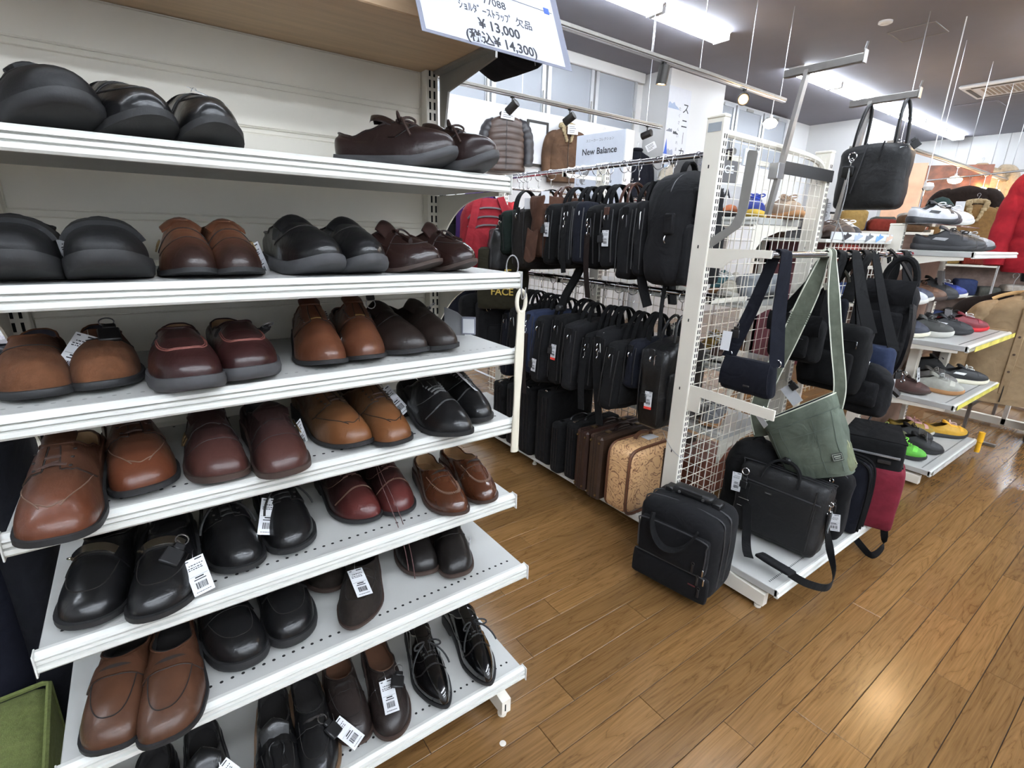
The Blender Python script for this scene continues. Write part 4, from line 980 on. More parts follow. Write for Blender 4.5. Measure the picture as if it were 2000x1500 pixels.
def briefcase(label, y, rail, w, d, h, m, dx=0, hh=.105, seed=1, hm=None, pk=True, ring=True, zipm=ZIPB, tagk=None, st_=None, rz=0, gus=True, hspan=.15, dome=.012, cat='bag', name='briefcase', htube=False):
    zt = rail-.076-hh
    t = thing(name, label, cat, (1.95+dx, y, zt), rz, rot=(radians(RNG.uniform(-3, 3)), radians(RNG.uniform(-5, 5)), radians(rz+RNG.uniform(-7, 7))), group=f'bags hanging from the {"upper" if rail > 1.5 else "lower"} rail of the bag rack')
    bagbody(t, w, d, h, m, dome, seed=seed, bulge=.012, wr=.010)
    handles(t, hspan, hh, d*.55, hm or WEB, tube=htube)
    if pk: pocket(t, w*.8, h*.55, .02, -h*.62, m, -d/2-.006, seed+4)
    zipline(t, [(-w/2+.004, -d*.12, -h*.55), (-w/2-.004, -d*.12, -.06), (-w/2+.02, -d*.12, -.004-dome), (w*.3, -d*.12, .004-dome*.3)], zipm)
    if gus:
        for sy in (-1, 1): MB().tube([(-w/2+.002, sy*d*.40, -h+.03), (-w/2-.004, sy*d*.40, -h*.5), (-w/2+.003, sy*d*.40, -.04)], .0028, 5).build('piping', BLACKPL, t)
    if ring:
        dring(t, (-w/2-.004, 0, -.075), (0, 1, 0), .013); MB().cbox(-w/2-.006, -.014, -.064, -w/2+.006, .014, -.03, .002).build('ring_tab', hm or WEB, t)
    if st_:
        col, ln, wd = st_; clasp(t, (-w/2-.010, 0, -.085)); strap(t, [(-w/2-.012, 0, -.135), (-w/2-.022, -.01, -.135-ln*.5), (-w/2-.012, -.02, -.135-ln)], col, wd, (0, 1, 0))
    if tagk:
        zz, red = tagk; price_tag(t, T(-w/2-.014, -.01, zz) @ RZ(-80), h=.07, seed=seed, red=red); security_tag(t, T(-w/2-.018, .015, zz-.01) @ RZ(-85), False)
    return t
U, Lw = 1.725, 1.16
# upper rail, from the near post to the far end
def near_backpack():
    t = thing('backpack', 'big charcoal backpack hanging beside the white post on the upper rail', 'backpack', (1.90, 1.395, 1.66), 0, 'bags hanging from the upper rail of the bag rack')
    bagbody(t, .31, .20, .46, BNY2, .07, seed=3, r=.07, bulge=.03, wr=.008, n=12)
    pocket(t, .24, .24, .05, -.33, BNY2, -.105, 5, bulge=.02); pocket(t, .2, .12, .03, -.13, BNY2, -.1, 6, 'upper_pocket')
    zipline(t, spline([(-.14, -.03, -.34), (-.158, -.03, -.18), (-.12, -.03, -.05), (0, -.03, -.004), (.12, -.03, -.05)], 6), ZIPB, .003)
    zipline(t, spline([(-.13, .03, -.34), (-.155, .03, -.18), (-.12, .03, -.055), (0, .03, -.006)], 6), ZIPB, .003)
    handles(t, .09, .045, .02, WEB, .026, 1); dring(t, (-.165, -.05, -.27), (0, 1, 0), .016); MB().cbox(-.172, -.075, -.25, -.15, -.03, -.17, .006).build('side_tab', BNY2, t)
    for sx in (-.08, .08): strap(t, [(sx, .10, -.04), (sx*1.2, .125, -.2), (sx*1.3, .11, -.42), (sx*1.1, .07, -.56)], BNY2, .05, (1, 0, 0), .012)
    strap(t, [(-.1, -.02, -.45), (-.12, -.03, -.56), (-.1, -.02, -.68)], WEB, .024, name='webbing_tail')
near_backpack()
briefcase('flat black pouch bag with piped edge, next to the charcoal backpack', 1.515, U, .30, .05, .32, BNY, -.06, .10, 2, pk=False, ring=False, zipm=ZIPW)
briefcase('black twin-handled briefcase with rounded top and key clips, third from white post', 1.60, U, .36, .09, .34, BNY2, -.01, .10, 4, dome=.03, tagk=None)
briefcase('black satchel with brown leather handle and grey luggage tag', 1.705, U, .36, .085, .30, BNY, -.02, .10, 5, hm=TANL, htube=True, tagk=(-.13, False), dome=.02)
briefcase('slim black briefcase with hanging dark brown strap', 1.80, U, .36, .075, .30, BNY3, -.02, .10, 6, st_=(WEBB, .30, .035))
briefcase('navy briefcase with long pale zip on its end', 1.89, U, .37, .08, .30, NVY, -.02, .10, 7, zipm=ZIPW, ring=False)
briefcase('black nylon briefcase with snap hook and steel rings', 1.985, U, .37, .085, .32, BNY, -.02, .10, 8, st_=(WEB, .22, .03), zipm=ZIPW)
briefcase('black briefcase with two grey luggage tags', 2.08, U, .36, .075, .31, BNY3, -.03, .10, 9, tagk=(-.10, False))
def brown_tote():
    t = thing('tote_bag', 'brown nylon tote bag with open bottom flap and two white cards', 'bag', (1.93, 2.19, 1.585), 0, 'bags hanging from the upper rail of the bag rack')
    bagbody(t, .38, .11, .31, BRNY, .0, -.10, 5, .02, .012, .012)
    handles(t, .12, .07, .05, TANL, .02); MB().cbox(-.19, -.062, -.10, .18, -.056, -.085, .002).build('top_band', BRNY, t)
    MB().slab(lambda u, v: V((-.215-.02*v, lerp(-.045, .045, u), lerp(-.16, -.32, v)-.02*sin(u*pi))), 5, 6, lambda u, v: (.006, 0, 0)).build('end_flap', BRNY, t)
    price_tag(t, T(-.19, -.06, .02) @ RZ(-60), .045, .06, 3, printed=False, name='white_card'); price_tag(t, T(-.20, .07, -.01) @ RZ(-80), .05, .055, 3, printed=False, name='white_card')
brown_tote()
briefcase('large dark taupe bag with grey piping, farthest of the near row', 2.34, U, .42, .15, .36, DKB, -.0, .09, 11, hm=WEB, dome=.05)
t = briefcase('small bottle green pouch bag in front of the taupe bag', 2.455, U, .34, .055, .25, GRN, -.08, .12, 12, pk=False, zipm=ZIPW)
# farther along the upper rail, seen past the shoe shelves
def far_backpack(label, x, y, zt, w, d, h, m, m2, seed=1, rz=0):
    t = thing('backpack', label, 'backpack', (x, y, zt), rz, 'backpacks farther along the bag rack')
    bagbody(t, w, d, h, m, .07, seed=seed, r=.06, bulge=.02, wr=.008)
    pocket(t, w*.8, h*.45, .04, -h*.62, m, -d/2-.01, seed)
    for k in range(3): MB().tube(spline([(-w*.40, -d/2-.012, -.13-.05*k), (-w*.2, -d/2-.02, -.07-.05*k), (w*.2, -d/2-.02, -.07-.05*k), (w*.40, -d/2-.012, -.13-.05*k)], 4), .006, 5).build('trim', m2, t)
    handles(t, .09, .05, .02, WEB, .024, 1)
    for sx in (-1, 1): strap(t, [(sx*w*.2, -d/2+.02, .0), (sx*w*.3, -d/2-.04, -.12), (sx*w*.45, -d/2-.03, -h*.8)], m, .045, (1, 0, 0), .01)
    return t
far_backpack('red backpack with grey trim seen beyond the second shelf', 1.83, 2.80, 1.60, .34, .16, .46, REDN, mat('grey_trim', (96, 92, 92), .7, 0, .1), 2, -25)
far_backpack('black strapped backpack left of the red backpack', 1.80, 3.22, 1.62, .30, .15, .46, BNY3, WEB, 3, -20)
t = thing('tote_bag', 'slouchy black leather tote with ring handles below the red backpack', 'bag', (1.80, 2.52, 1.42), -15, 'backpacks farther along the bag rack')
bagbody(t, .26, .12, .25, BLEA, 0, .1, 8, .03, .012, .014); handles(t, .16, .05, .07, BLEA, tube=True); dring(t, (-.06, -.07, -.04)); security_tag(t, T(.0, -.08, -.10), False)
far_backpack('purple striped daypack peeking out behind the red backpack', 1.90, 3.02, 1.66, .30, .10, .4, fabric('purple_nylon', (84, 52, 120), .1, .2), ZIPW, 5, -15)
# small black and khaki bags below, left of the near lower row
t = thing('tote_bag', 'khaki canvas tote with yellow lettering behind the shoehorn', 'bag', (1.77, 2.53, 1.31), -40, 'backpacks farther along the bag rack')
bagbody(t, .30, .10, .36, OLIV, 0, 0, 9, .02, .01, .008)
YLW = mat('yellow_print', (176, 150, 66), .7, 0, 0)
for k, s in enumerate(('THE', 'NORTH', 'FACE')): text(s, .058, 0, -.16-.055*k, t, T(0, -.064, 0), YLW, .001)
handles(t, .14, .1, .06, OLIV)
# lower rail
near_lower = briefcase('black leather briefcase with silver clips and white tag, beside the post on lower rail', 1.385, Lw, .36, .13, .40, BLEA, -.01, .12, 21, hm=BLEA, dome=.05, tagk=(-.22, True), zipm=CHROME, ring=True, htube=True)
specs = [(1.49, .33, .07, .24, NVY, 'flat navy document case behind the leather briefcase', None, None),
 (1.575, .36, .09, .34, BNY3, 'black briefcase with steel ring, second from white post on lower rail', None, None),
 (1.675, .37, .08, .36, BNY, 'black canvas bag with pale top zip and webbing strap', (WEB, .34, .045), None),
 (1.765, .35, .08, .30, BNY3, 'black bag with steel D-rings on a dangling wide strap', (WEB, .26, .04), None),
 (1.855, .37, .09, .36, BNY2, 'black pleated bag with silver snap clip', None, None),
 (1.955, .38, .10, .38, BNY3, 'black shoulder bag with red-bottomed price tag', None, (-.16, True)),
 (2.06, .38, .09, .38, BNY, 'black bag with lower white price tag', None, (-.24, False)),
 (2.165, .40, .10, .36, DENIM, 'blue cotton bag with brown hanging strap', (WEBB, .34, .035), None),
 (2.275, .36, .09, .40, BNY2, 'black bag with twin straps and round steel ring', (WEB, .2, .03), None),
 (2.385, .38, .10, .38, BNY3, 'dull black bag far along the lower rail', None, None),
 (2.50, .36, .10, .42, NVY, 'dark navy bag at the dim far end of lower rail', None, None)]
for k, (y, w_, d_, h_, m_, lab, s_, tg) in enumerate(specs):
    briefcase(lab, y, Lw, w_, d_, h_, m_, RNG.uniform(-.07, .02), RNG.uniform(.085, .16), 30+k, zipm=ZIPW if k in (2, 9) else ZIPB, st_=s_, tagk=tg)
for k, (y, zt, w_, h_, m_, lab) in enumerate(((2.66, 1.0, .30, .40, BNY, 'black bag with steel ring seen past the third shelf'), (2.80, 1.02, .34, .42, BNY3, 'limp black bag beyond the third shelf corner'), (2.95, 1.2, .30, .44, NVY, 'dark blue backpack seen under the second shelf'), (3.12, 1.16, .32, .42, BNY2, 'charcoal bag deepest in the rack past the shoes'))):
    t = thing('shoulder_bag', lab, 'bag', (1.84-.02*k, y, zt), -15, 'bags hanging from the lower rail of the bag rack'); bagbody(t, w_, .11, h_, m_, .03, seed=50+k, wr=.01)
    handles(t, .12, Lw-zt if zt < 1.1 else .1, .06, WEB); pocket(t, w_*.7, h_*.4, .03, -h_*.6, m_, -.065, 60+k)
    if k == 0: dring(t, (-.1, -.07, -.06)); 
# ring hooks
ORD = ['nearest', 'second', 'third', 'fourth', 'fifth', 'sixth', 'seventh', 'eighth', 'ninth', 'tenth', 'eleventh', 'twelfth', 'thirteenth', 'fourteenth', 'fifteenth', 'sixteenth', 'seventeenth', 'eighteenth']
for k, y in enumerate((1.395, 1.515, 1.56, 1.60, 1.705, 1.755, 1.80, 1.89, 1.94, 1.985, 2.08, 2.13, 2.19, 2.34, 2.455, 2.56, 2.60, 2.64)): hook_ring(1.95, y, U, f'silver ring hook on the upper bag rail, {ORD[k]} from the white post', rz=RNG.uniform(-25, 25))
for k, y in enumerate((1.385, 1.49, 1.575, 1.675, 1.765, 1.855, 1.955, 2.06, 2.165, 2.275, 2.385)): hook_ring(1.95, y, Lw, f'silver ring hook on the lower bag rail, {ORD[k]} from the white post', .03, 'ring hooks on the lower bag rail', RNG.uniform(-30, 30))
# a loose black strap and handle that droop between the two rails
t = thing('loose_strap', 'padded black strap dangling between the two bag rails', 'strap', (1.80, 1.93, 1.16))
strap(t, [(.06, 0, .14), (.03, .02, .04), (-.01, .05, -.06), (-.02, .07, -.13)], WEB, .05, (0, 1, 0), .014); MB().cbox(-.05, .05, -.15, .0, .09, -.12, .006).build('strap_end', BLACKPL, t)
# cases standing on the base shelf
def hard_case(label, x0, y0, w, d, h, m, trim, seed=1, corner=True, rz=0):
    t = thing('suitcase', label, 'suitcase', (x0+w/2, y0+d/2, .101), rz, 'cases standing on the base shelf of the bag rack')
    MB().cbox(-w/2, -d/2, .0, w/2, d/2, h, .012).build('body', m, t, smooth=30)
    for sy in (-.10, .10): MB().tube([(-w/2-.001, sy*d, .004), (-w/2-.001, sy*d, h+.001), (w/2, sy*d, h+.001)], .0025, 5).build('seam_edge', trim, t)
    MB().ribbon(bez([(-.06, 0, h+.004), (-.055, 0, h+.035), (.055, 0, h+.035), (.06, 0, h+.004)], 10), (0, 1, 0), .018, .006).build('handle', trim, t)
    for sx in (-.11, .11): MB().cbox(sx-.014, -.012, h, sx+.014, .012, h+.006, .002).build('latch', BRASS, t, smooth=0)
    if corner:
        for sy in (-1, 1):
            for z in (.03, h-.03): MB().puffy(.012, .012, .012, .005, 0, 2, 0, 0, (-w/2-.001, sy*d*.32, z)).build('rivet', BRASS, t)
    return t
hard_case('glossy reddish brown leather case, third of the standing cases', 1.725, 1.685, .40, .085, .335, leather('case_red_brown', (82, 46, 36), .34, .2, .1, .2), leather('case_trim_dark', (58, 36, 30), .4), 1)
hard_case('brown leatherette case just behind the map-patterned case', 1.715, 1.575, .40, .09, .345, leather('case_brown', (96, 66, 46), .42, .22, .15, .1), leather('case_trim_dark', (58, 36, 30), .4), 2)
def map_material():
    m = mat('old_map_print', (196, 156, 112), .45, 0, .08, 6); nt = m.node_tree; b = nt.nodes['Principled BSDF']; src = b.inputs['Base Color'].links[0].from_socket
    tc = nt.nodes.new('ShaderNodeTexCoord'); n = nt.nodes.new('ShaderNodeTexNoise'); n.inputs['Scale'].default_value = 9; n.inputs['Detail'].default_value = 3; n.inputs['Distortion'].default_value = 1.6
    nt.links.new(tc.outputs['Object'], n.inputs['Vector'])
    a = nt.nodes.new('ShaderNodeMath'); a.operation = 'MULTIPLY'; a.inputs[1].default_value = 9; nt.links.new(n.outputs['Fac'], a.inputs[0])
    f = nt.nodes.new('ShaderNodeMath'); f.operation = 'PINGPONG'; f.inputs[1].default_value = .5; nt.links.new(a.outputs[0], f.inputs[0])
    r = nt.nodes.new('ShaderNodeValToRGB'); r.color_ramp.elements[0].position = .04; r.color_ramp.elements[0].color = (1, 1, 1, 1); r.color_ramp.elements[1].position = .16; r.color_ramp.elements[1].color = (0, 0, 0, 1)
    nt.links.new(f.outputs[0], r.inputs[0]); mx = nt.nodes.new('ShaderNodeMix'); mx.data_type = 'RGBA'; mx.inputs[7].default_value = srgb((112, 74, 48))
    nt.links.new(r.outputs[0], mx.inputs[0]); nt.links.new(src, mx.inputs[6]); nt.links.new(mx.outputs[2], b.inputs['Base Color']); return m
def map_case():
    t = thing('suitcase', 'pale suitcase printed with an old map pattern and tan leather edging', 'suitcase', (1.915, 1.47, .101), 0, 'cases standing on the base shelf of the bag rack')
    w, d, h = .40, .17, .345
    MB().puffy(w, d, h, .05, .004, 10, 1, 0, (0, 0, h/2)).build('body', map_material(), t, smooth=70, weld=1e-4)
    TL = leather('case_tan_edge', (158, 96, 62), .4)
    def loop(y, k=1): return [(sx*(w/2-.003)+.0, y, z) for sx, z in ()]
    for y in (-d/2+.012, d/2-.03):
        P = []
        for k in range(36):
            a = 2*pi*k/36; c, s = cos(a), sin(a); x = (w/2-.002)*math.copysign(abs(c)**.28, c); z = h/2 + (h/2-.002)*math.copysign(abs(s)**.28, s); P.append((x, y, z))
        MB().tube(P, .008, 6, True).build('leather_edge', TL, t)
    MB().ribbon(bez([(-.06, .02, h-.002), (-.055, .02, h+.04), (.055, .02, h+.04), (.06, .02, h-.002)], 10), (0, 1, 0), .02, .007).build('handle', TL, t)
    MB().cbox(.03, -.094, .0, .15, -.086, h-.03, .003).build('strap_panel', leather('case_brown', (96, 66, 46), .42), t, smooth=0)
    MB().cbox(-.02, -.03, h+.001, .06, .02, h+.003, .001).build('paper_label', PAPER, t, smooth=0)
map_case()
for k, (y, d, h, w_, lab) in enumerate(((1.80, .085, .33, .34, 'black ribbed case with steel catch, left of the brown cases'), (1.905, .08, .30, .36, 'black upright case with rounded handle'), (2.02, .13, .44, .34, 'tall black case with glossy top edge'), (2.18, .12, .42, .34, 'black soft case in the shadow of the blue bag'), (2.33, .12, .40, .34, 'black case at the far end of the base shelf'), (2.48, .12, .38, .32, 'last black case before the shoe shelves'))):
    t = thing('suitcase', lab, 'suitcase', (1.925-.01*(k % 2), y+d/2, .101), 0, 'cases standing on the base shelf of the bag rack')
    MB().puffy(w_, d, h, .02, .004, 7, k, .002, (0, 0, h/2)).build('body', BNY3, t, smooth=70, weld=1e-4)
    for j in range(3): MB().tube([(-w_/2-.001, -d*.25+j*d*.25, .03), (-w_/2-.003, -d*.25+j*d*.25, h-.03)], .003, 4).build('rib', BLACKPL, t)
    MB().tube(bez([(-.07, 0, h-.005), (-.06, 0, h+.03), (.05, 0, h+.03), (.06, 0, h-.005)], 8), .007, 6).build('handle', BLACKPL, t)
    MB().cbox(-.15, -.01, h-.004, -.12, .01, h+.006, .002).build('catch', CHROME, t, smooth=0)
# ---------------------------------------------------------------- bags on and around the mesh end
EG = 'shoulder bags on the chrome bar'
def side_bag(label, x, y, zt, w, d, h, m, group=EG, name='shoulder_bag', rz=-90, cat='bag', **k):
    t = thing(name, label, cat, (x, y, zt), rz, group); bagbody(t, w, d, h, m, **k); return t
BAR = (.945, 1.350)
def over_bar(t, x, y, zt, half, m, w, drop=-.02, wd=None, gap=0, th=.004, lead=0):
    """strap from both ends of the bag up over the bar; points given in the bag's own frame (turned -90 degrees)"""
    yb, zb = BAR; X = lambda wy: y-wy          # local x of a world y
    bx = X(yb); top = zb+.016-zt
    pts = [(-half, 0, drop), (lerp(-half, bx, .45), lead, lerp(drop, top, .45)), (bx-.022, lead, top-.03), (bx-.012, lead, top-.004), (bx, lead, top+.002), (bx+.012, lead, top-.004), (bx+.022, lead, top-.03), (lerp(half, bx, .45), lead, lerp(drop, top, .45)), (half, 0, drop)]
    P = spline(pts, 5); c = (len(P)-1)/2; return MB().ribbon(P, [V((.85*max(0, abs(i-c)/c-.2), 1-.5*max(0, abs(i-c)/c-.2), 0)) for i in range(len(P))], w, th).build('shoulder_strap', m, t)
# navy messenger bag
t = side_bag('navy flap messenger bag with white tag, first on the bar', 1.87, .985, .955, .21, .06, .135, NVY, seed=3, bulge=.012, taper=.12, r=.02)
MB().slab(lambda u, v: V(((u-.5)*.20*(1-.1*(1-v)), -.034-.012*sin(v*pi)-.006*v, .004-.115*v)), 8, 8, lambda u, v: (0, .004, 0)).build('flap', NVY, t)
over_bar(t, 1.87, .985, .955, .098, WEBN, .052, -.01); MB().cbox(.01, -.056, -.096, .035, -.052, -.09, .001).build('badge', DARKMETAL, t)
for sx in (-1, 1): dring(t, (sx*.098, 0, .005), (0, 1, 0), .014)
price_tag(t, T(-.09, -.045, .10) @ RZ(8) @ RX(-6), .036, .075, 2, printed=False); security_tag(t, T(-.068, -.03, .12) @ RZ(10))
# small black flap bag
t = side_bag('small black camera bag with flap hung between the navy and green bags', 2.33, 1.045, 1.085, .215, .085, .20, BNY3, seed=5, r=.03, bulge=.012)
MB().slab(lambda u, v: V(((u-.5)*.225, -.048-.012*sin(v*pi*.9), .012-.085*v)), 8, 6, lambda u, v: (0, .004, 0)).build('flap', BNY, t)
pocket(t, .15, .10, .03, -.125, BNY3, -.05); zipline(t, [(-.06, -.067, -.09), (.06, -.067, -.09)], ZIPB, .002, False); over_bar(t, 2.33, 1.045, 1.085, .10, WEB, .045, -.03)
# green canvas tote in front
TOTE = fabric('washed_green_canvas', (112, 122, 108), .28, .4, .02, 9); TOTEL = fabric('pale_green_canvas', (128, 134, 106), .15, .35, .02); PIPE = mat('pale_piping', (196, 198, 182), .6, 0, .03)
def green_tote():
    x, y, zt = 2.20, .918, .722
    t = thing('tote_bag', 'washed green canvas tote with wide strap and pale piping, frontmost on the bar', 'bag', (x, y, zt), 0, EG, rot=(0, radians(-26), radians(-82)))
    W0, W1, D0, D1, H = .158, .125, .062, .05, .30
    rnd = lambda a, W, D: (W*math.copysign(abs(cos(a))**.55, cos(a)), D*math.copysign(abs(sin(a))**.6, sin(a)))
    n = 40
    def P(k, v, ins=0):
        a = 2*pi*k/n; W = lerp(W0, W1, v)-ins; D = lerp(D0, D1, v)+.016*sin(v*pi)-ins; px, py = rnd(a, W, D)
        tilt = .035*(px/W0)*(1-v)                      # the mouth rises towards the near end
        nz = noise.noise(V((px*18, py*18, v*5)))*.006*sin(pi*min(1, v*1.1))
        return V((px+nz, py+nz*1.4+(.02*(1-abs(px)/W0)*(1-v) if py < 0 else 0)*-1, -H*v+tilt))
    m = MB()
    m.add([P(k, j/12) for j in range(13) for k in range(n)], [(j*n+k, j*n+(k+1) % n, j*n+n+(k+1) % n, j*n+n+k) for j in range(12) for k in range(n)] + [tuple(12*n+k for k in range(n))])
    m.build('body', TOTE, t, smooth=60)
    m = MB(); m.add([P(k, j/12*.97, .004) for j in range(13) for k in range(n)], [(j*n+k, j*n+(k+1) % n, j*n+n+(k+1) % n, j*n+n+k) for j in range(12) for k in range(n)] + [tuple(12*n+k for k in range(n))])
    m.build('lining', NVY, t)
    MB().tube([P(k, 0) + V((0, 0, .001)) for k in range(n)], .0028, 5, True).build('rim_piping', PIPE, t)
    # top band with its seam
    m = MB(); m.add([P(k, v, -.0018) for v in (0.005, .07, .16) for k in range(n)], [(j*n+k, j*n+(k+1) % n, j*n+n+(k+1) % n, j*n+n+k) for j in range(2) for k in range(n)]); m.build('top_band', TOTE, t, smooth=60)
    MB().tube([P(k, .165, -.001) for k in range(n)], .0014, 4, True).build('band_seam', mat('seam_green', (82, 92, 84), .8, 0, 0), t)
    front = [k for k in range(n) if sin(2*pi*k/n) < -.2]
    s = MB()
    for k in (front[3], front[6], front[-8], front[-4]): s.tube([P(k, v, -.0012) for v in [.18+.07*i for i in range(12)]], .0012, 4)
    s.tube([P(k, .36, -.0012) for k in front[5:-4]], .0012, 4); s.tube([P(k, .78, -.0012) for k in front[8:-3]], .0012, 4)
    s.build('pocket_seams', mat('seam_green', (82, 92, 84), .8, 0, 0), t)
    c = P(front[-5], .74, -.003); e = (P(front[-4], .74)-P(front[-6], .74)).normalized(); u = V((0, 0, 1)); nn = e.cross(u)
    M = Matrix(((e.x, -nn.x, u.x, c.x), (e.y, -nn.y, u.y, c.y), (e.z, -nn.z, u.z, c.z), (0, 0, 0, 1)))
    lab = MB().box(-.019, -.0015, -.016, .019, .001, .016).build('cloth_label', mat('dark_label', (44, 46, 44), .8, 0, .05), t, M=M, smooth=0)
    f = MB()
    for a in ((-.017, .011, .017, .013), (-.017, -.013, .017, -.011), (-.017, -.011, -.0155, .011), (.0155, -.011, .017, .011), (-.012, .001, .012, .006), (-.010, -.006, .010, -.003)): f.box(a[0], -.0022, a[1], a[2], -.0015, a[3])
    f.build('label_print', mat('label_thread', (140, 146, 132), .7, 0, 0), lab, smooth=0)
    for k in (front[6], front[-9]): MB().ring(P(k+20, .07) + V((0, -.004, 0)), (0, 1, 0), .006, .003, 10, 4).build('snap', DARKMETAL, t)
    # pale drawstring pocket on the near end
    MB().puffy(.045, .085, .16, .02, .006, 8, 4, .006, (.112, .005, -.215)).build('drawstring_pocket', TOTEL, t, smooth=70, weld=1e-4)
    MB().tube(spline([(.125, -.03, -.14), (.138, -.01, -.17), (.132, 0, -.22), (.140, .01, -.27)], 6), .003, 5).build('drawcord', mat('cord_green', (150, 150, 120), .8, 0, .1), t)
    # shoulder strap: from the far end over the bar and down to the near end (world points brought into the tilted bag's frame)
    inv = (Matrix.Translation((x, y, zt)) @ RZ(-82) @ RY(-26)).inverted(); F = lambda *p: inv @ V(p); wdir = (inv.to_3x3() @ V((1, 0, 0))).normalized()
    zb = BAR[1]+.018; yb = BAR[0]
    far = [F(*p) for p in spline([(2.19, 1.045, .545), (2.175, 1.075, .66), (2.17, 1.055, .80), (2.19, 1.01, 1.0), (2.22, .975, 1.2), (2.25, yb+.022, zb-.05), (2.25, yb+.013, zb-.008), (2.25, yb, zb+.003)], 6)]
    near = [F(*p) for p in spline([(2.25, yb, zb+.003), (2.25, yb-.013, zb-.008), (2.25, yb-.022, zb-.06), (2.23, .89, 1.2), (2.21, .83, 1.0), (2.20, .785, .85), (2.20, .78, .76)], 6)]
    SG = fabric('green_strap_canvas', (104, 110, 96), .18, .4, .02)
    for nm, p, sw in (('shoulder_strap', far, .070), ('shoulder_strap', near, .044)):
        wl = [(inv.to_3x3() @ V((1-.5*k_, -k_*1.05, 0))).normalized() for k_ in [min(1, max(0, abs((p[i]-far[-1]).length)-.03)/.22) for i in range(len(p))]]; st = MB().ribbon(p, wl, sw, .006).build(nm, SG, t)
        for sg in (-1, 1): MB().ribbon([q + wq*(sg*(sw/2-.0015)) for q, wq in zip(p, wl)], wl, .004, .0085).build('strap_piping', PIPE, st)
    q = far[20]; wdir = (inv.to_3x3() @ V((.5, -1.05, 0))).normalized(); tq = (far[21]-far[19]).normalized(); k = MB()
    for j in range(6): k.ribbon([q + tq*(.009*j) - wdir*.037, q + tq*(.009*j) + wdir*.037], tq, .005, .010)
    k.build('strap_keeper', SG, t); MB().cbox(-.006, -.008, -.014, .006, .008, .014, .002).build('cord_knot', PIPE, t, M=Matrix.Translation(far[25] + wdir*.045))
    MB().ring(far[6], (0, 1, 0), .03, .0025, 14, 5).build('square_ring', CHROME, t)
    price_tag(t, T(-.165, -.05, .03) @ RZ(-30) @ RY(-26), .036, .09, 5, printed=False)
    price_tag(t, T(-.06, .075, .09) @ RY(-20), .05, .09, 6, name='grey_card', printed=False); security_tag(t, T(-.03, .06, .11) @ RY(-20))
    return t
green_tote()
# black bags further along the bar
t = side_bag('large black soft bag behind the green strap', 2.46, .93, 1.06, .26, .10, .30, BNY3, seed=7, wr=.010); pocket(t, .2, .15, .03, -.19, BNY3, -.062); over_bar(t, 2.46, .93, 1.06, .12, WEB, .055, -.03)
zipline(t, [(-.1, -.06, -.06), (.1, -.06, -.06)], CHROME, .0022, True)
t = side_bag('black waist pouch with pale metal zip hanging by a thick strap', 2.52, .80, .905, .20, .08, .235, BNY, seed=9, wr=.012, r=.05, dome=.05)
pocket(t, .13, .11, .03, -.13, BNY, -.05, 4); zipline(t, spline([(-.1, -.02, -.10), (-.06, -.025, -.03), (.0, -.025, .006)], 5), CHROME, .0028)
strap(t, [(-.03, -.01, -.02), (-.07, -.01, .12), (-.11, -.01, .30), (-.142, -.01, .455)], WEB, .055, (0, 1, 0), .006); clasp(t, (-.03, -.03, .06)); dring(t, (-.03, -.03, .05), (0, 1, 0), .016)
t = side_bag('black padded strap and blue cloth bag half hidden behind the waist pouch', 2.66, .86, .96, .20, .07, .24, DENIM, seed=10, wr=.01); over_bar(t, 2.66, .86, .96, .09, WEB, .045)
t = thing('backpack', 'black backpack with big looped handle at the right end of bar', 'backpack', (2.87, .885, 1.235), -90, EG)
bagbody(t, .19, .13, .42, BNY2, .03, seed=12, r=.05, wr=.009, bulge=.015); pocket(t, .15, .2, .035, -.24, BNY2, -.075, 5)
MB().slab(lambda u, v: V(((u-.5)*.2, -.075-.015*sin(v*pi), .006-.11*v)), 8, 6, lambda u, v: (0, .005, 0)).build('lid', BNY2, t)
MB().tube(bez([(-.05, -.02, -.01), (-.05, -.02, .12), (.075, -.02, .16), (.08, -.02, -.02)], 14), .014, 8).build('handle', WEB, t)
strap(t, [(.05, .02, .0), (.0, .0, .08), (-.06, .0, .135), (-.058, .02, .08)], WEB, .035, (0, 1, 0), .006)
strap(t, [(.10, -.06, -.10), (.125, -.09, -.22), (.115, -.08, -.36), (.08, -.07, -.46), (.13, -.05, -.52)], BLEA, .045, (0, 1, 0), .014); clasp(t, (.13, -.05, -.40))
price_tag(t, T(.10, -.10, -.44) @ RZ(60), .045, .075, 7, printed=False); security_tag(t, T(.12, -.10, -.39) @ RZ(60), False)
t = side_bag('black pack with buckled strap at the very end of bar', 3.05, .93, 1.18, .17, .10, .40, BNY3, seed=13, wr=.01); over_bar(t, 3.05, .93, 1.18, .05, WEB, .05, -.01); MB().cbox(-.03, -.06, .13, .03, -.05, .165, .004).build('buckle', BLACKPL, t)
strap(t, [(.07, -.05, -.05), (.09, -.07, -.3), (.06, -.06, -.55), (.02, -.05, -.70)], WEB, .04, (0, 1, 0))
t = side_bag('dark strap bag with olive webbing loop in the middle of the bar', 2.58, 1.03, 1.16, .14, .06, .30, NVY, seed=14); over_bar(t, 2.58, 1.03, 1.16, .06, WEB, .05)
MB().ribbon(bez([(-.06, -.04, .10), (-.03, -.05, .15), (.05, -.05, .15), (.07, -.045, .07)], 10), (0, 1, 0), .03, .004).build('webbing_loop', OLIV, t)
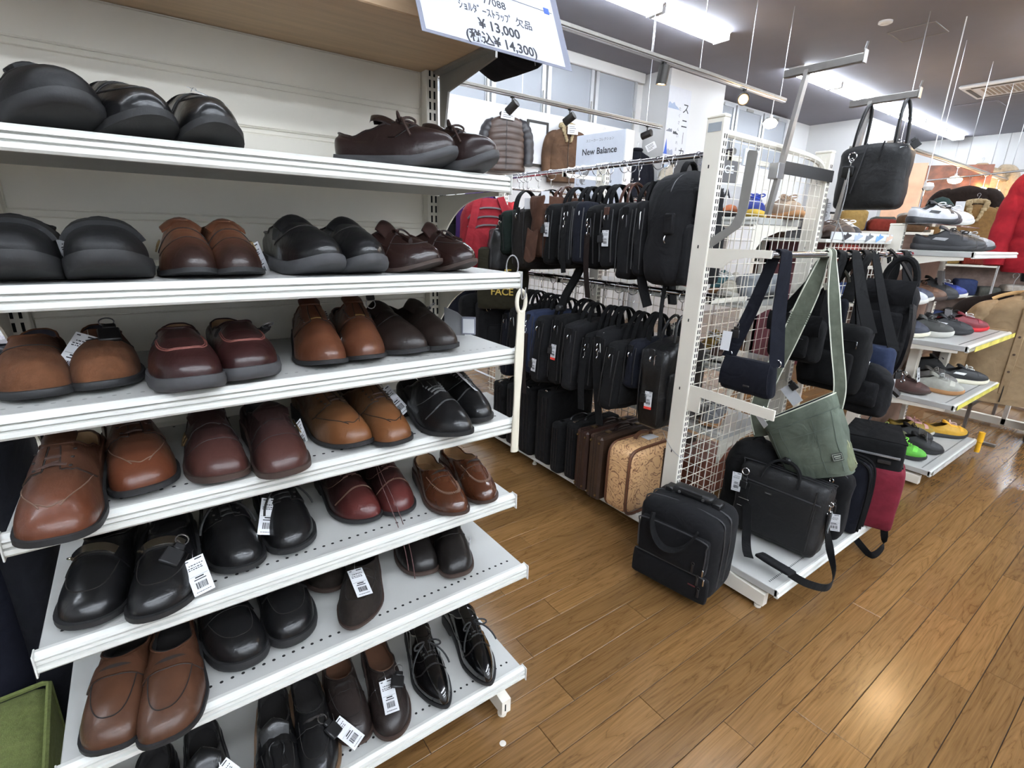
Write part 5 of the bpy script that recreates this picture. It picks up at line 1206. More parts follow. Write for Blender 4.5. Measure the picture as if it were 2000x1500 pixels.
# bags standing on the low base shelf
BG = "bags standing on the mesh end's base shelf"
def big_brief():
    t = thing('briefcase', 'large black leather-trimmed briefcase leaning on the base shelf', 'bag', (2.115, .885, .125), 0, BG, rot=(radians(-7), radians(0), radians(-84)))
    w, d, h = .36, .13, .325
    bagbody(t, w, d, h, BLEA2, .008, seed=3, r=.03, bulge=.012, wr=.005, n=12).location = (0, 0, h)
    for y in (-.03, .0, .03): MB().tube(spline([(-w/2-.002, y, h-.14), (-w/2+.004, y, h-.02), (-w/2+.03, y, h+.002), (w/2-.03, y, h-.004), (w/2-.002, y, h-.03), (w/2+.002, y, h-.2)], 5), .0026, 4).build('zip', ZIPB, t)
    MB().cbox(-.165, -.078, .03, .15, -.070, h-.085, .003).build('front_panel', BLEA2, t, smooth=0)
    MB().tube([(-.17, -.076, h-.075), (.165, -.076, h-.082)], .0035, 5).build('front_zip', ZIPB, t); MB().cbox(-.05, -.081, h-.11, -.02, -.078, h-.102, .001).build('badge', DARKMETAL, t)
    MB().box(-.046, -.0816, h-.107, -.024, -.081, h-.1045).build('badge_print', mat('grey_print', (120, 120, 120), .6, 0, 0), t, smooth=0)
    MB().tube([(.14, -.074, .02), (.142, -.078, h-.03)], .003, 5).build('piping', BLACKPL, t)
    for y in (-.05, .05): MB().ribbon(bez([(-.08, y-.02, h-.05), (-.08, y, h+.02), (-.06, y*.5, h+.075), (.05, y*.5, h+.06), (.07, y, h+.02), (.07, y-.02, h-.05)], 14), (0, 1, 0), .026, .008).build('handle', WEB, t)
    MB().cbox(-.03, -.035, h+.03, .01, .035, h+.06, .01).build('handle_wrap', BLEA, t)
    dring(t, (-w/2+.035, -.078, h-.045), (0, 1, 0), .015); security_tag(t, T(-w/2+.04, -.088, h-.075)); price_tag(t, T(-w/2+.005, -.09, h-.06) @ RY(-6), .04, .085, 8)
    clasp(t, (w/2+.008, -.03, h-.06)); price_tag(t, T(w/2+.02, -.035, h-.10) @ RZ(-70), .034, .085, 9, printed=False)
    # shoulder strap: down the front left, across the shelf with its pad, back up to the near end
    MB().ribbon(spline([(-w/2+.05, -.085, h-.09), (-w/2+.055, -.092, h-.17), (-w/2+.085, -.10, .12), (-w/2+.12, -.14, .015), (-w/2+.16, -.22, .0), (-w/2+.19, -.27, -.002)], 6), (1, 0, 0), .036, .003).build('shoulder_strap', WEB, t)
    for z in (h-.165, h-.20): MB().cbox(-w/2+.035, -.098, z, -w/2+.08, -.092, z+.004, .001).build('slider', CHROME, t, smooth=0)
    MB().puffy(.15, .055, .014, .006, 0, 6, 3, .002, (0, 0, 0)).build('shoulder_pad', BNY, t, smooth=60, M=T(.10, -.24, .008) @ RZ(-14))
    MB().ribbon(spline([(.16, -.25, .0), (.22, -.22, -.02), (.27, -.13, -.04), (.26, -.03, -.02), (.215, .02, .05), (.19, .0, .14), (w/2+.008, -.03, h-.11)], 6), (0, .2, 1), .03, .003).build('shoulder_strap', WEB, t)
    return t
big_brief()
t = thing('duffel_bag', 'crumpled black bag wedged against the mesh behind the briefcase', 'bag', (2.20, 1.06, .116), -80, BG); bagbody(t, .24, .16, .40, BNY3, .05, seed=22, wr=.02, r=.06).location = (0, 0, .40); handles(t, .1, .46, .05, WEB, n=1, z0=.3)
t = thing('briefcase', 'black bag with grey price card beside the big briefcase', 'bag', (2.36, .84, .116), -84, BG); bagbody(t, .26, .10, .33, BNY, .02, seed=23, wr=.008).location = (0, 0, .33)
pocket(t, .2, .16, .03, .12, BNY, -.055); zipline(t, spline([(-.12, -.03, .1), (-.125, -.03, .28), (-.09, -.03, .325), (.09, -.03, .325), (.125, -.03, .26)], 5)); price_tag(t, T(.10, -.075, .15) @ RZ(18) @ RY(-8), .05, .08, 12); security_tag(t, T(.085, -.07, .20) @ RZ(10)); clasp(t, (.06, -.06, .34))
t = thing('briefcase', 'navy and black ribbed briefcase, third on the base shelf', 'bag', (2.49, .83, .116), -86, BG); bagbody(t, .28, .09, .36, NVY, .02, seed=24, wr=.008).location = (0, 0, .36)
for y in (-.035, -.0, .035): MB().tube(spline([(.145, y, .03), (.148, y, .24), (.12, y, .345), (0, y, .362), (-.12, y, .345)], 5), .006, 5).build('piping', BNY3, t)
for z in (.20, .23, .17): MB().puffy(.008, .02, .012, .003, 0, 2, 0, 0, (.147, -.02, z)).build('zip_pull', CHROME, t)
t = thing('tote_bag', 'tall black tote with dark red lower half at the right end of base shelf', 'bag', (2.665, .765, .116), -72, BG)
bagbody(t, .255, .14, .42, BNY3, .0, .03, seed=25, wr=.004, r=.02).location = (0, 0, .43)
MB().puffy(.288, .178, .30, .02, .014, 8, 26, .004, (0, 0, .153)).build('red_panel', fabric('wine_red_canvas', (132, 38, 54), .12, .3, .02), t, smooth=70, weld=1e-4)
MB().cbox(-.11, -.084, .36, .11, -.070, .368, .001).build('silver_trim', mat('silver_trim', (150, 150, 152), .35, .6, .05), t, smooth=0)
MB().cbox(.126, -.05, .31, .131, .05, .32, .001).build('panel_edge', BLACKPL, t, smooth=0); MB().cbox(.03, -.086, .33, .08, -.072, .345, .001).build('logo_plate', DARKMETAL, t, smooth=0)
MB().slab(lambda u, v: V(((u-.5)*.25*(1-.3*v), lerp(-.06, .05, v), .425+.05*v)), 6, 6, lambda u, v: (0, 0, .006)).build('slumped_top', BNY3, t)
strap(t, [(.11, -.06, .05), (.13, -.10, -.05), (.10, -.14, -.10), (.06, -.12, -.09), (-.05, -.08, .0)], WEB, .03, (0, .3, 1))
# black leather satchel hung on the right display arm
def satchel():
    t = thing('leather_satchel', 'black leather satchel hanging high on the right steel display arm', 'bag', (2.885, 1.09, 1.842), -90)
    w, d, h = .27, .13, .29
    bagbody(t, w, d, h, BLEA2, .02, -.02, seed=31, r=.03, bulge=.014, wr=.006, n=12)
    for sx in (-1, 1):
        p = bez([(sx*.085-.012, -.03, -.03), (sx*.085-.010, -.03, .08), (sx*.07-.016, -.02, .19), (sx*.07, 0, .222), (sx*.07+.016, .02, .19), (sx*.085+.010, .03, .08), (sx*.085+.012, .03, -.03)], 20)
        MB().tube(p, .0075, 8).build('handle', leather('black_handle_leather', (28, 28, 30), .4), t)
        for y in (-.03, .03): MB().ring((sx*.085, y, -.005), (0, 1, 0), .010, .0022, 12, 5).build('handle_ring', CHROME, t)
    zipline(t, [(-.11, 0, -.012), (.11, 0, -.012)], CHROME, .003)
    MB().cbox(-.118, -.035, -.07, -.10, -.02, .0, .003).build('zip_tab', mat('silver_tab', (168, 166, 160), .35, .8, .05), t); MB().ring((-.075, -.072, -.055), (0, 1, 0), .017, .003, 16, 5).build('d_ring', CHROME, t)
    clasp(t, (-.075, -.075, -.06)); MB().puffy(.055, .012, .05, .012, 0, 4, 1, .003, (-.082, -.078, -.12)).build('leather_fob', BLEA, t, smooth=60)
    c = mat('pale_cord', (150, 150, 148), .6, 0, .05)
    for k, dx in enumerate((-.004, .008)): MB().tube(spline([(-.075, -.082, -.10), (-.072+dx, -.09, -.20), (-.085+dx*2, -.09, -.30), (-.06-dx*3, -.08, -.40), (-.055-dx*6, -.06, -.47)], 6), .0022, 5).build('hanging_cord', c, t)
    MB().tube([(-.02, -.078, -.005), (-.03, -.084, -.10), (-.05, -.086, -.22)], .003, 5).build('front_seam', ZIPB, t)
    strap(t, [(.105, -.03, -.01), (.128, -.03, -.06), (.13, -.03, -.16), (.135, -.03, -.22)], leather('black_handle_leather', (28, 28, 30), .4), .02, (0, 1, 0)); price_tag(t, T(.118, -.06, -.03) @ RZ(30), .024, .075, 5); security_tag(t, T(.14, -.05, .0) @ RZ(20) @ RY(-40), False)
    strap(t, [(.045, -.07, .0), (.04, -.074, -.03), (.035, -.076, -.07)], BLEA, .006, (1, 0, 0))
satchel()
# wheeled bag on the floor
def trolley():
    t = thing('trolley_bag', 'black wheeled trolley bag standing on the wood floor', 'trolley bag', (1.69, 1.04, .002), 0, None, rot=(radians(0), 0, radians(-80)))
    w, d, h = .335, .235, .385
    bagbody(t, w, d, h-.02, BNY, .02, seed=41, r=.045, bulge=.012, wr=.006, n=12).location = (0, 0, h)
    pocket(t, w*.97, .115, .035, .085, BNY, -d/2-.008, 42, 'lower_pocket'); pocket(t, w*.86, .16, .045, .225, BNY, -d/2-.006, 43, 'upper_pocket')
    zipline(t, [(-w/2+.02, -d/2-.026, .150), (w/2-.02, -d/2-.026, .150)], ZIPB, .003); zipline(t, spline([(-w*.41, -d/2-.03, .17), (-w*.42, -d/2-.03, .27), (-w*.36, -d/2-.03, .305), (w*.36, -d/2-.03, .305), (w*.42, -d/2-.03, .27), (w*.42, -d/2-.03, .19)], 5), ZIPB, .003)
    for y in (-.06, .0): MB().tube(spline([(-w/2-.003, y, .08), (-w/2-.003, y, .30), (-w/2+.04, y, h-.012), (w/2-.04, y, h-.012), (w/2+.003, y, .30), (w/2+.003, y, .08)], 5), .0035, 5).build('zip', ZIPB, t)
    MB().ribbon(bez([(-.085, -d/2-.03, .34), (-.09, -d/2-.05, .30), (-.06, -d/2-.075, .18), (.06, -d/2-.075, .19), (.085, -d/2-.05, .29), (.10, -d/2-.03, .335)], 16), (0, 1, .5), .028, .007).build('carry_handle', WEB, t)
    MB().puffy(.17, .06, .035, .014, .003, 6, 3, .001, (0, .02, h+.012)).build('pull_handle', BLACKPL, t, smooth=60)
    for sx in (-1, 1): MB().cbox(sx*.10-.018, -.005, h-.02, sx*.10+.018, .045, h+.012, .004).build('handle_mount', BLACKPL, t)
    for sx in (-.05, .05): MB().lathe([(.006, 0), (.006, .004), (.001, .005)], 10, T(sx, -.011, h+.012) @ RX(90)).build('screw', STEEL, t)
    MB().cbox(-.02, -d/2-.033, .195, .03, -d/2-.031, .21, .0005).build('embroidered_mark', mat('dark_red_thread', (92, 34, 36), .8, 0, .1), t, smooth=0)
    MB().cbox(.09, -d/2-.03, .10, .12, -d/2-.028, .106, .0005).build('embroidered_mark', mat('dark_red_thread', (92, 34, 36), .8, 0, .1), t, smooth=0)
    for x, z in ((.125, .15), (.135, .10), (.10, .195)): MB().cbox(x-.004, -d/2-.036, z-.035, x+.004, -d/2-.03, z, .001).ring((x, -d/2-.033, z+.004), (0, 1, 0), .006, .0016, 8, 4).build('zip_pull', DARKMETAL, t)
    MB().puffy(.10, .012, .006, .002, 0, 3, 0, 0, (0, -.02, h+.034)).build('grip', RUBBER, t)
    for sx in (-1, 1): MB().lathe([(.012, -.012), (.024, -.012), (.026, -.006), (.026, .006), (.024, .012), (.012, .012)], 14, T(sx*.13, d/2-.01, .026) @ RY(90)).build('wheel', RUBBER, t)
trolley()
t = thing('sticker', 'round white sticker stuck to the floor near the shelf foot', 'sticker', (.646, .871, .0006)); MB().lathe([(.0095, 0), (.009, .0006), (.001, .0006)], 20).build('disc', mat('worn_white', (214, 208, 198), .5, 0, .1), t)
# ---------------------------------------------------------------- clothes
def sleeve_path(sx, sh, L, out=.08): return [(sx*sh*.62, 0, -.075), (sx*(sh+out*.15), .0, -.13), (sx*(sh+out*.8), -.01, -L*.45), (sx*(sh+out), -.03, -L*.75), (sx*(sh+out*.95), -.05, -L)]
def garment(name, label, cat, loc, rz, m, W=.46, H=.68, D=.16, sleeves=.58, quilt=0, collar='stand', m2=None, open_front=True, hook=True, group=None, seed=1, msl=None, taper=0, rows=26, cut=None):
    """hangs from its own hook; origin at the hook top, body below"""
    t = thing(name, label, cat, loc, rz, group); z0 = -.13; sh = W*.42; n = 36
    def P(k, v, off=0):
        a = 2*pi*k/n; s = min(1, v/.10); wx = lerp(.07, W/2, s**.55)*(1+taper*v) ; dy = lerp(.04, D/2, s**.6)*(1+.12*v)
        x = wx*math.copysign(abs(cos(a))**.75, cos(a)); y = dy*math.copysign(abs(sin(a))**.8, sin(a))
        dz = -.05*(abs(x)/(W/2))**1.3*(1-max(0, v-.1)*1.1) if v < .9 else 0
        q = .010*abs(sin(v*quilt*pi))**.6 if quilt else 0
        r = sqrt(x*x+y*y)+1e-6; nz = noise.noise(V((x*7+seed, y*7, v*4)))*.014*min(1, v*2)
        return V((x*(1+(q+nz+off)/r), y*(1+(q+nz+off)/r), z0-H*v+dz))
    nv = rows if not quilt else max(rows, quilt*5)
    m_ = MB(); m_.add([P(k, j/nv) for j in range(nv+1) for k in range(n)], [(j*n+k, j*n+(k+1) % n, j*n+n+(k+1) % n, j*n+n+k) for j in range(nv) for k in range(n)] + [tuple(nv*n+k for k in range(n))])
    m_.build('body', m, t, smooth=70)
    if sleeves:
        for sx in (-1, 1):
            p = [V((a, b, c+z0-.02)) for a, b, c in sleeve_path(sx, sh, sleeves)]; p = spline(p, 9); r = []
            for i in range(len(p)):
                v = i/(len(p)-1); r.append(lerp(.078, .052, v)*(.72+.28*min(1, v*5))*(W/.46)*(1+(.14*abs(sin(v*quilt*.85*pi))**.6 if quilt else .04*noise.noise(V((v*9, sx, seed))))))
            MB().tube(p, r, 12).build('sleeve', msl or m, t, smooth=70)
    if collar == 'stand': MB().tube([(.065*cos(a), .045*sin(a)+.0, z0+.015) for a in [2*pi*k/18 for k in range(18)]], .026, 7, True).build('collar', m2 or m, t)
    elif collar == 'fur':
        b = MB()
        for k in range(26):
            a = pi*(-.05+1.1*k/25); p = V((.095*cos(a), .05*sin(a)-.03, z0+.01+.03*sin(a))); b.puffy(.05, .05, .06, .02, .005, 3, k, .012, p)
        for sx in (-1, 1):
            for k in range(7): b.puffy(.06-.004*k, .04, .05, .018, .004, 3, k+30, .012, (sx*(.085-.009*k), -.085-.006*k, z0-.005-.03*k))
        b.build('fur_collar', m2, t, smooth=70, weld=0)
    elif collar == 'shirt':
        for sx in (-1, 1): MB().slab(lambda u, v, sx=sx: V((sx*lerp(.015+.02*v, .075, u), lerp(-.05-.02*v, .04, u), z0+.02-.045*v)), 6, 4, lambda u, v: (0, -.004, .002)).build('collar_leaf', m2 or m, t)
    if open_front: MB().tube([P(27, v, .004) for v in [.02+.96*i/16 for i in range(17)]], .0035, 5).build('front_zip', m2 if collar != 'fur' and m2 else DARKMETAL, t)
    if hook:
        MB().tube(spline([(-.012, 0, -.035), (-.018, 0, -.012), (0, 0, 0), (.014, 0, -.014), (.006, 0, -.04), (0, 0, -.06), (0, 0, z0+.01)], 5), .0022, 5).build('hanger_hook', STEEL, t)
    return t
def card(t, x, y, z, rz=0, w=.16, h=.105, ry=0):
    c = MB().cbox(-w/2, -.001, -h, w/2, .001, 0, .0004).build('price_card', PAPER, t, M=T(x, y, z) @ RZ(rz) @ RY(ry), label='white printed price card', smooth=0)
    p = MB(); r = random.Random(int(abs(x*991+z*97)))
    for q in (-.2, -.38, -.6, -.78): p.box(-w*.36, -.0014, q*h-.004, w*r.uniform(.1, .38), -.001, q*h+.004)
    p.build('print', mat('soft_ink', (104, 104, 106), .7, 0, 0), c, smooth=0)
WG = 'jackets on the white display wall'
DOWN = mat('dark_grey_quilted_nylon', (42, 40, 43), .42, 0, .12, 8); DOWNW = mat('bronze_quilted_nylon', (72, 56, 48), .4, 0, .3, 5); SHEAR = fabric('brown_shearling_suede', (112, 84, 64), .35, .3, .05, 5); FUR = fabric('cream_fur', (206, 184, 144), .2, .5, .05)
t = garment('quilted_jacket', 'dark quilted down jacket on the white wall', 'jacket', (4.02, 5.76, 2.93), -30, DOWNW, .50, .66, .2, .56, 9, 'stand', DOWN, True, True, WG, 1, DOWN); card(t, .02, -.12, -.09, 0, .17, .11, 8); 
t = garment('shearling_jacket', 'brown shearling jacket with cream fur collar on the wall', 'jacket', (5.03, 5.76, 2.92), -20, SHEAR, .50, .70, .2, .60, 0, 'fur', FUR, True, True, WG, 2); card(t, .03, -.16, -.12, 0, .15, .12)
t = garment('quilted_jacket', 'maroon and black quilted jacket behind the display board', 'jacket', (5.75, 5.76, 2.88), -10, DOWN, .46, .62, .18, .55, 8, 'stand', fabric('maroon_nylon', (112, 44, 62), .1, .2), True, True, WG, 3); MB().puffy(.40, .18, .14, .05, .01, 6, 4, .006, (0, -.01, -.22)).build('maroon_yoke', fabric('maroon_nylon', (112, 44, 62), .1, .2), t, smooth=70); card(t, .02, -.14, -.08, -20, .2, .13, 14)
t = garment('zip_jacket', 'navy zip jacket on a wooden hanger, right of the display board', 'jacket', (6.50, 5.76, 2.78), -10, NVY, .48, .66, .16, .58, 0, 'stand', None, True, True, WG, 4); card(t, .12, -.12, -.03, -30, .15, .10, -30)
t = garment('fleece_jacket', 'cream fleece jacket at the right end of the wall row', 'jacket', (7.05, 5.45, 2.62), -10, fabric('cream_fleece', (214, 206, 188), .1, .3), .46, .62, .16, .55, 0, 'stand', DARKMETAL, True, True, WG, 5); card(t, .12, -.12, -.02, -30, .15, .11, 10)
t = thing('picture_frame', 'dark framed picture between the two brown jackets', 'picture', (4.62, 5.885, 2.55)); MB().box(-.18, -.02, -.28, .18, 0, -.25).box(-.18, -.02, .25, .18, 0, .28).box(-.18, -.02, -.25, -.15, 0, .25).box(.15, -.02, -.25, .18, 0, .25).build('frame', DARKMETAL, t, smooth=0); MB().box(-.15, -.01, -.25, .15, -.005, .25).build('print', PAPER, t, smooth=0)
# display board with brand name
t = thing('display_board', 'white standing board with shoe pictures among the jackets', 'sign', (3.99, 4.04, 0), -84)
MB().cbox(-.31, -.01, 1.30, .31, .01, 2.385, .002).build('board', mat('board_white', (192, 197, 206), .5, 0, .02), t, smooth=0); MB().cbox(.31, -.01, 1.30, .325, .12, 2.385, .002).build('board_edge', PAPER, t, smooth=0)
for sx in (-.2, .2): MB().box(sx-.01, -.008, 0, sx+.01, .008, 1.30).build('leg', GREYMETAL, t, smooth=0)
text('New Balance', .085, 0, 2.19, t, T(0, -.0115, 0), INK, .0012)
text('スニーカー コレクション', .032, 0, 2.31, t, T(0, -.0115, 0), mat('soft_ink', (104, 104, 106), .7, 0, 0), .0)
g = MB()
def shoe_print(m, x, z, s, M=None, flip=1, ang=0):
    pts = [(-.5, 0), (-.48, .22), (-.40, .34), (-.30, .30), (-.18, .24), (.02, .36), (.16, .20), (.36, .13), (.5, .06), (.5, 0)]
    ca, sa = cos(ang), sin(ang); q = [(x+flip*s*(a*ca-b*sa), -.0008, z+s*(a*sa+b*ca)) for a, b in pts]; m.add(q, [tuple(range(len(q)))], M)
for i, (x, z) in enumerate(((-.14, 1.98), (.12, 2.0), (-.14, 1.70), (.12, 1.72))): shoe_print(g, x, z, .2, T(0, -.011, 0), 1, 1.0)
g.build('shoe_pictures', mat('grey_print', (120, 120, 120), .6, 0, 0), t, smooth=0)
# sneaker poster on the column
t = thing('wall_poster', 'tall white sneaker poster taped to the wall column', 'poster', (7.10, 5.545, 2.85), 0)
MB().box(-.27, -.004, -.72, .27, 0, .72).build('sheet', mat('poster_white', (200, 202, 208), .5, 0, .02), t, smooth=0)
for k, ch in enumerate('スニーカー'):
    text(ch if ch != 'ー' else '｜', .165, .17, .40-.21*k, t, T(0, -.005, 0), INK, .001)
for k, ch in enumerate('たくさんいれました'): text(ch, .055, .03, .42-.095*k, t, T(0, -.005, 0), mat('soft_ink', (104, 104, 106), .7, 0, 0))
for k, (x, z, s, c) in enumerate(((-.13, .42, .26, (150, 164, 190)), (-.18, .10, .14, (120, 124, 134)), (-.02, .08, .13, (52, 54, 60)), (-.16, -.22, .24, (150, 156, 176)), (-.15, -.42, .16, (170, 190, 214)), (-.14, -.64, .18, (60, 62, 66)))):
    g = MB(); shoe_print(g, x, z, s, T(0, -.005, 0), -1 if k % 2 else 1); g.build('sneaker_picture', mat(f'poster_ink_{k}', c, .6, 0, .1), t, smooth=0)
MB().add([(-.26, -.006, -.22), (-.18, -.006, -.22), (-.22, -.006, .0)], [(0, 1, 2)]).build('blue_triangle', mat('blue_print', (52, 90, 186), .6, 0, 0), t, smooth=0)
MB().box(-.10, -.006, -.68, .22, -.005, -.60).build('fine_print', mat('pale_print', (196, 200, 210), .6, 0, 0), t, smooth=0)
# clothes rack behind the bag rack: bright garments between the rails
t = thing('clothes_rack', 'long grey clothes rack behind the bag rack', 'rack', (0, 0, 0)); MB().tube([(2.6, 4.0, 1.78), (6.4, 4.0, 1.78)], .014, 10).build('rail', CHROME, t)
for x in (2.65, 4.5, 6.35): MB().tube([(x, 4.0, .05), (x, 4.0, 1.78)], .014, 8).tube([(x, 3.75, .03), (x, 4.25, .03)], .014, 8).build('leg', CHROME, t)
cols = [(206, 52, 58, 'red'), (120, 122, 124, 'mid grey'), (216, 214, 208, 'off white'), (190, 132, 84, 'ginger'), (226, 226, 226, 'white'), (96, 84, 76, 'taupe'), (188, 190, 194, 'silver grey'), (70, 74, 88, 'slate'), (230, 84, 110, 'pink'), (60, 96, 160, 'blue'), (206, 222, 60, 'lime yellow'), (230, 138, 90, 'salmon'), (90, 92, 92, 'dark grey'), (176, 170, 164, 'stone')]
for k, c in enumerate(cols):
    if k == 4: continue
    garment('hanging_shirt', f'{c[3]} garment hanging on the rack behind the bags', 'shirt', (2.85+.255*k+(.12 if k == 5 else -.08 if k == 3 else 0), 4.0, 1.80), 78+RNG.uniform(-8, 8), fabric(f'cloth_{c[3].replace(" ", "_")}', c[:3], .1, .2, .02), .40, .60, .10, 0, 0, 'none', None, False, True, 'garments on the rack behind the bags', k, rows=8)
# ---------------------------------------------------------------- sneaker gondola at the right
G2 = thing('sneaker_rack', 'white stepped gondola rack of sneakers at the right', 'rack', (0, 0, 0))
post(3.60, 1.14, 1.50, parent=G2); post(4.50, 1.14, 1.50, parent=G2)
for z, y0 in ((.12, .72), (.535, .70), (.872, .715), (1.368, .80)):
    decked(3.60, 4.53, y0, 1.15, z, '-y', G2, 'shelf')
    if z > .2: MB().prism([(1.14, z-.14), (1.14, z-.03), (y0+.04, z-.03), (y0+.04, z-.045), (.95, z-.055), (1.08, z-.085)], 0, 3.604, 3.609).build('bracket', CREAM, G2, smooth=0)
MB().box(3.64, 1.17, .12, 4.50, 1.18, 1.45).build('back_panel', mat('rack_back', (150, 120, 104), .6, 0, .12), G2, smooth=0)
for x in (3.60, 4.49): MB().cbox(x, .76, .02, x+.035, 1.2, .075, .003).build('foot', CREAM, G2, smooth=0)
for x in (3.72, 4.35): MB().cbox(x, .95, .56, x+.05, 1.0, .84, .003).build('shelf_prop', CREAM, G2, smooth=0)
for z, c in ((.545, (206, 196, 90)), (.882, (214, 200, 96)), (.13, (190, 188, 184))):
    MB().box(3.62, .688 if z > .5 else .708, z-.035, 4.5, .690 if z > .5 else .710, z-.008).build('price_strip', mat(f'strip_{c[0]}', c, .45, 0, .25, 14), G2, smooth=0)
# bridging shelf with a picture strip, left of the sneaker rack
BR = thing('display_shelf', 'white shelf with sneaker picture strip between the two racks', 'shelf', (0, 0, 0))
MB().cbox(2.76, 1.185, 1.395, 3.59, 1.55, 1.412, .002).build('deck', WHITE, BR, smooth=0)
s_ = MB().box(2.80, 1.182, 1.412, 3.585, 1.186, 1.448).build('picture_strip', mat('strip_white', (224, 228, 232), .4, 0, .04), BR, smooth=0)
for k, c in enumerate(((50, 50, 54), (170, 184, 200), (110, 114, 120), (110, 156, 206), (216, 190, 170))):
    g = MB(); shoe_print(g, 2.98+.14*k, 1.416, .10, T(0, 1.1815, 0), 1, .3); g.build('picture', mat(f'strip_ink_{k}', c, .5, 0, .05), s_, smooth=0)
for x in (2.80, 3.56): MB().cbox(x, 1.5, .02, x+.03, 1.53, 1.395, .002).build('leg', CREAM, BR, smooth=0)
g = MB()
for k in range(16): g.box(2.80+.05*k, 1.2, .6, 2.803+.05*k, 1.203, 1.395)
for k in range(16): g.box(2.80, 1.203, .62+.05*k, 3.585, 1.206, .623+.05*k)
g.build('grid', CREAM, BR, smooth=0, kind='stuff')
MB().box(2.8, 1.5, .62, 3.56, 1.505, 1.39).build('dark_red_back', mat('dark_red_board', (86, 30, 40), .6, 0, .25, 9), BR, smooth=0)
# ---------------------------------------------------------------- sneakers
def smat(c, n='sneaker', r=.6): return mat(f'{n}_{c[0]}_{c[1]}_{c[2]}', c, r, 0, .14, 30, .2, 300, 0, sheen=.02)
WSOLE = mat('white_midsole', (196, 194, 186), .5, 0, .05); GUM = mat('gum_sole', (176, 128, 84), .5, 0, .08); DSOLE = mat('dark_midsole', (44, 44, 46), .55, 0, .1)
SNK = dict(wedge=True, st=.026, ts=.016, W=.104, L=.285, zth=.094, htoe=.032, zside=.066, zheel=.082, so=.48, N=36, K=12, toe_p=2.3)
def sneaker(label, loc, rz, c, sole, lace=(225, 225, 222), c2=None, tags=None, side=1, group='sneakers on the racks at the right', tilt=0, kw=None, swoosh=None, name='sneaker'):
    t = thing(name, label, 'shoe', loc, 0, group, rot=(radians(tilt), 0, radians(rz)))
    c = tuple(int(x*.8) for x in c); k = dict(SNK); k.update(kw or {})
    s = Shoe(t, smat(c), sole, smat(tuple(int(x*.5) for x in c), 'lining'), side, **k)
    s.patch('toe_cap', lambda u, v: (lerp(.17, .25, v), lerp(-70, 70, u)), smat(c2 or tuple(min(255, int(x*1.15)+8) for x in c)), .0016, 12, 3)
    for sg in (-1, 1): s.patch('eyelet_stay', lambda u, v, sg=sg: (lerp(.30, .46, v), sg*lerp(10, 34, u)), smat(c2 or tuple(int(x*.85) for x in c)), .002, 4, 6)
    if swoosh:
        for sg in (-1, 1): s.patch('side_stripe', lambda u, v, sg=sg: (lerp(.46, .66, u)+.05*v, sg*lerp(58, 74, v)-sg*8*u), smat(swoosh), .002, 8, 3)
    s.tongue(smat(c2 or c), .05, .022, .04); s.lacing(smat(lace, 'lace'), 5, .30, .46, 15, .003, True, False)
    if tags:
        for k_, (dx, dy, dz, rr) in enumerate(tags): price_tag(t, T(dx, dy, dz) @ RZ(rr) @ RX(-12), .045, .085, k_+3)
    return s
Z1, Z2, Z3, Z4 = .1212, .5362, .8732, 1.3692
sneaker('neon green running sneaker on the lowest sneaker shelf', (3.73, .93, Z1), 12, (104, 206, 62), DSOLE, (140, 230, 80), swoosh=(232, 236, 230))
sneaker('black low sneaker with white tags, beside the green one', (3.93, .90, Z1), 20, (40, 40, 42), DSOLE, (50, 50, 52), tags=[(-.02, -.03, .14, 20), (.05, -.02, .13, 40)])
sneaker('black sneaker behind, between the green and yellow pairs', (4.10, 1.0, Z1), 25, (34, 34, 36), DSOLE, (44, 44, 46), side=-1)
sneaker('yellow skate sneaker with black sole at the shelf corner', (4.40, .87, Z1), 42, (226, 170, 34), DSOLE, (216, 190, 190), c2=(220, 160, 30), side=-1)
sneaker('yellow and pink sneaker behind the yellow skate shoe', (4.25, 1.03, Z1), 40, (196, 160, 52), WSOLE, (226, 180, 180), c2=(220, 170, 170))
sneaker('khaki mesh runner with white cord at the back left', (3.95, 1.09, Z1), 10, (150, 150, 112), WSOLE, (200, 214, 120), tilt=-12)
sneaker('black knit sneaker at the far back of the lowest sneaker shelf', (3.78, 1.10, Z1), 15, (38, 38, 40), DSOLE, (40, 40, 42))
t = thing('price_rail_tube', 'short yellow plastic tube hanging off the shelf corner', 'tube', (4.54, .70, .0)); MB().tube([(0, 0, .105), (0, 0, .175)], .018, 12).tube([(.0, 0, .03), (0, 0, .10)], .015, 12).build('tube', mat('yellow_plastic', (226, 170, 30), .4, 0, .05), t)
sneaker('brown leather slip shoe with two white cards', (3.70, .99, Z2), 10, (92, 62, 56), mat('brown_sole', (60, 46, 40)), (80, 56, 50), tags=[(-.03, -.06, .16, -10), (.06, -.05, .14, 10)], kw=dict(st=.014))
sneaker('off-white laced sneaker with gum sole', (3.865, .875, Z2), 14, (196, 194, 182), GUM, (186, 188, 186), tags=[(.07, -.02, .13, 35)])
sneaker('grey suede sneaker behind the off-white one', (4.04, .95, Z2), 16, (128, 124, 118), WSOLE, (150, 146, 140), side=-1)
sneaker('black suede sneaker with white laces and cream sole', (4.30, .85, Z2), 36, (34, 34, 36), mat('cream_sole', (226, 220, 198), .5, 0, .05), (235, 235, 232), swoosh=(230, 230, 228))
sneaker('black high sneaker standing at the back right of middle shelf', (4.36, 1.02, Z2), 30, (30, 30, 32), DSOLE, (40, 40, 42), kw=dict(zth=.12, zside=.10, zheel=.12))
sneaker('grey-brown sneaker at the back left of middle shelf', (3.72, 1.10, Z2), 8, (110, 100, 92), WSOLE)
sneaker('charcoal low-top with thick white sole', (3.80, .985, Z3), 18, (78, 78, 74), WSOLE, (84, 84, 80), kw=dict(st=.034))
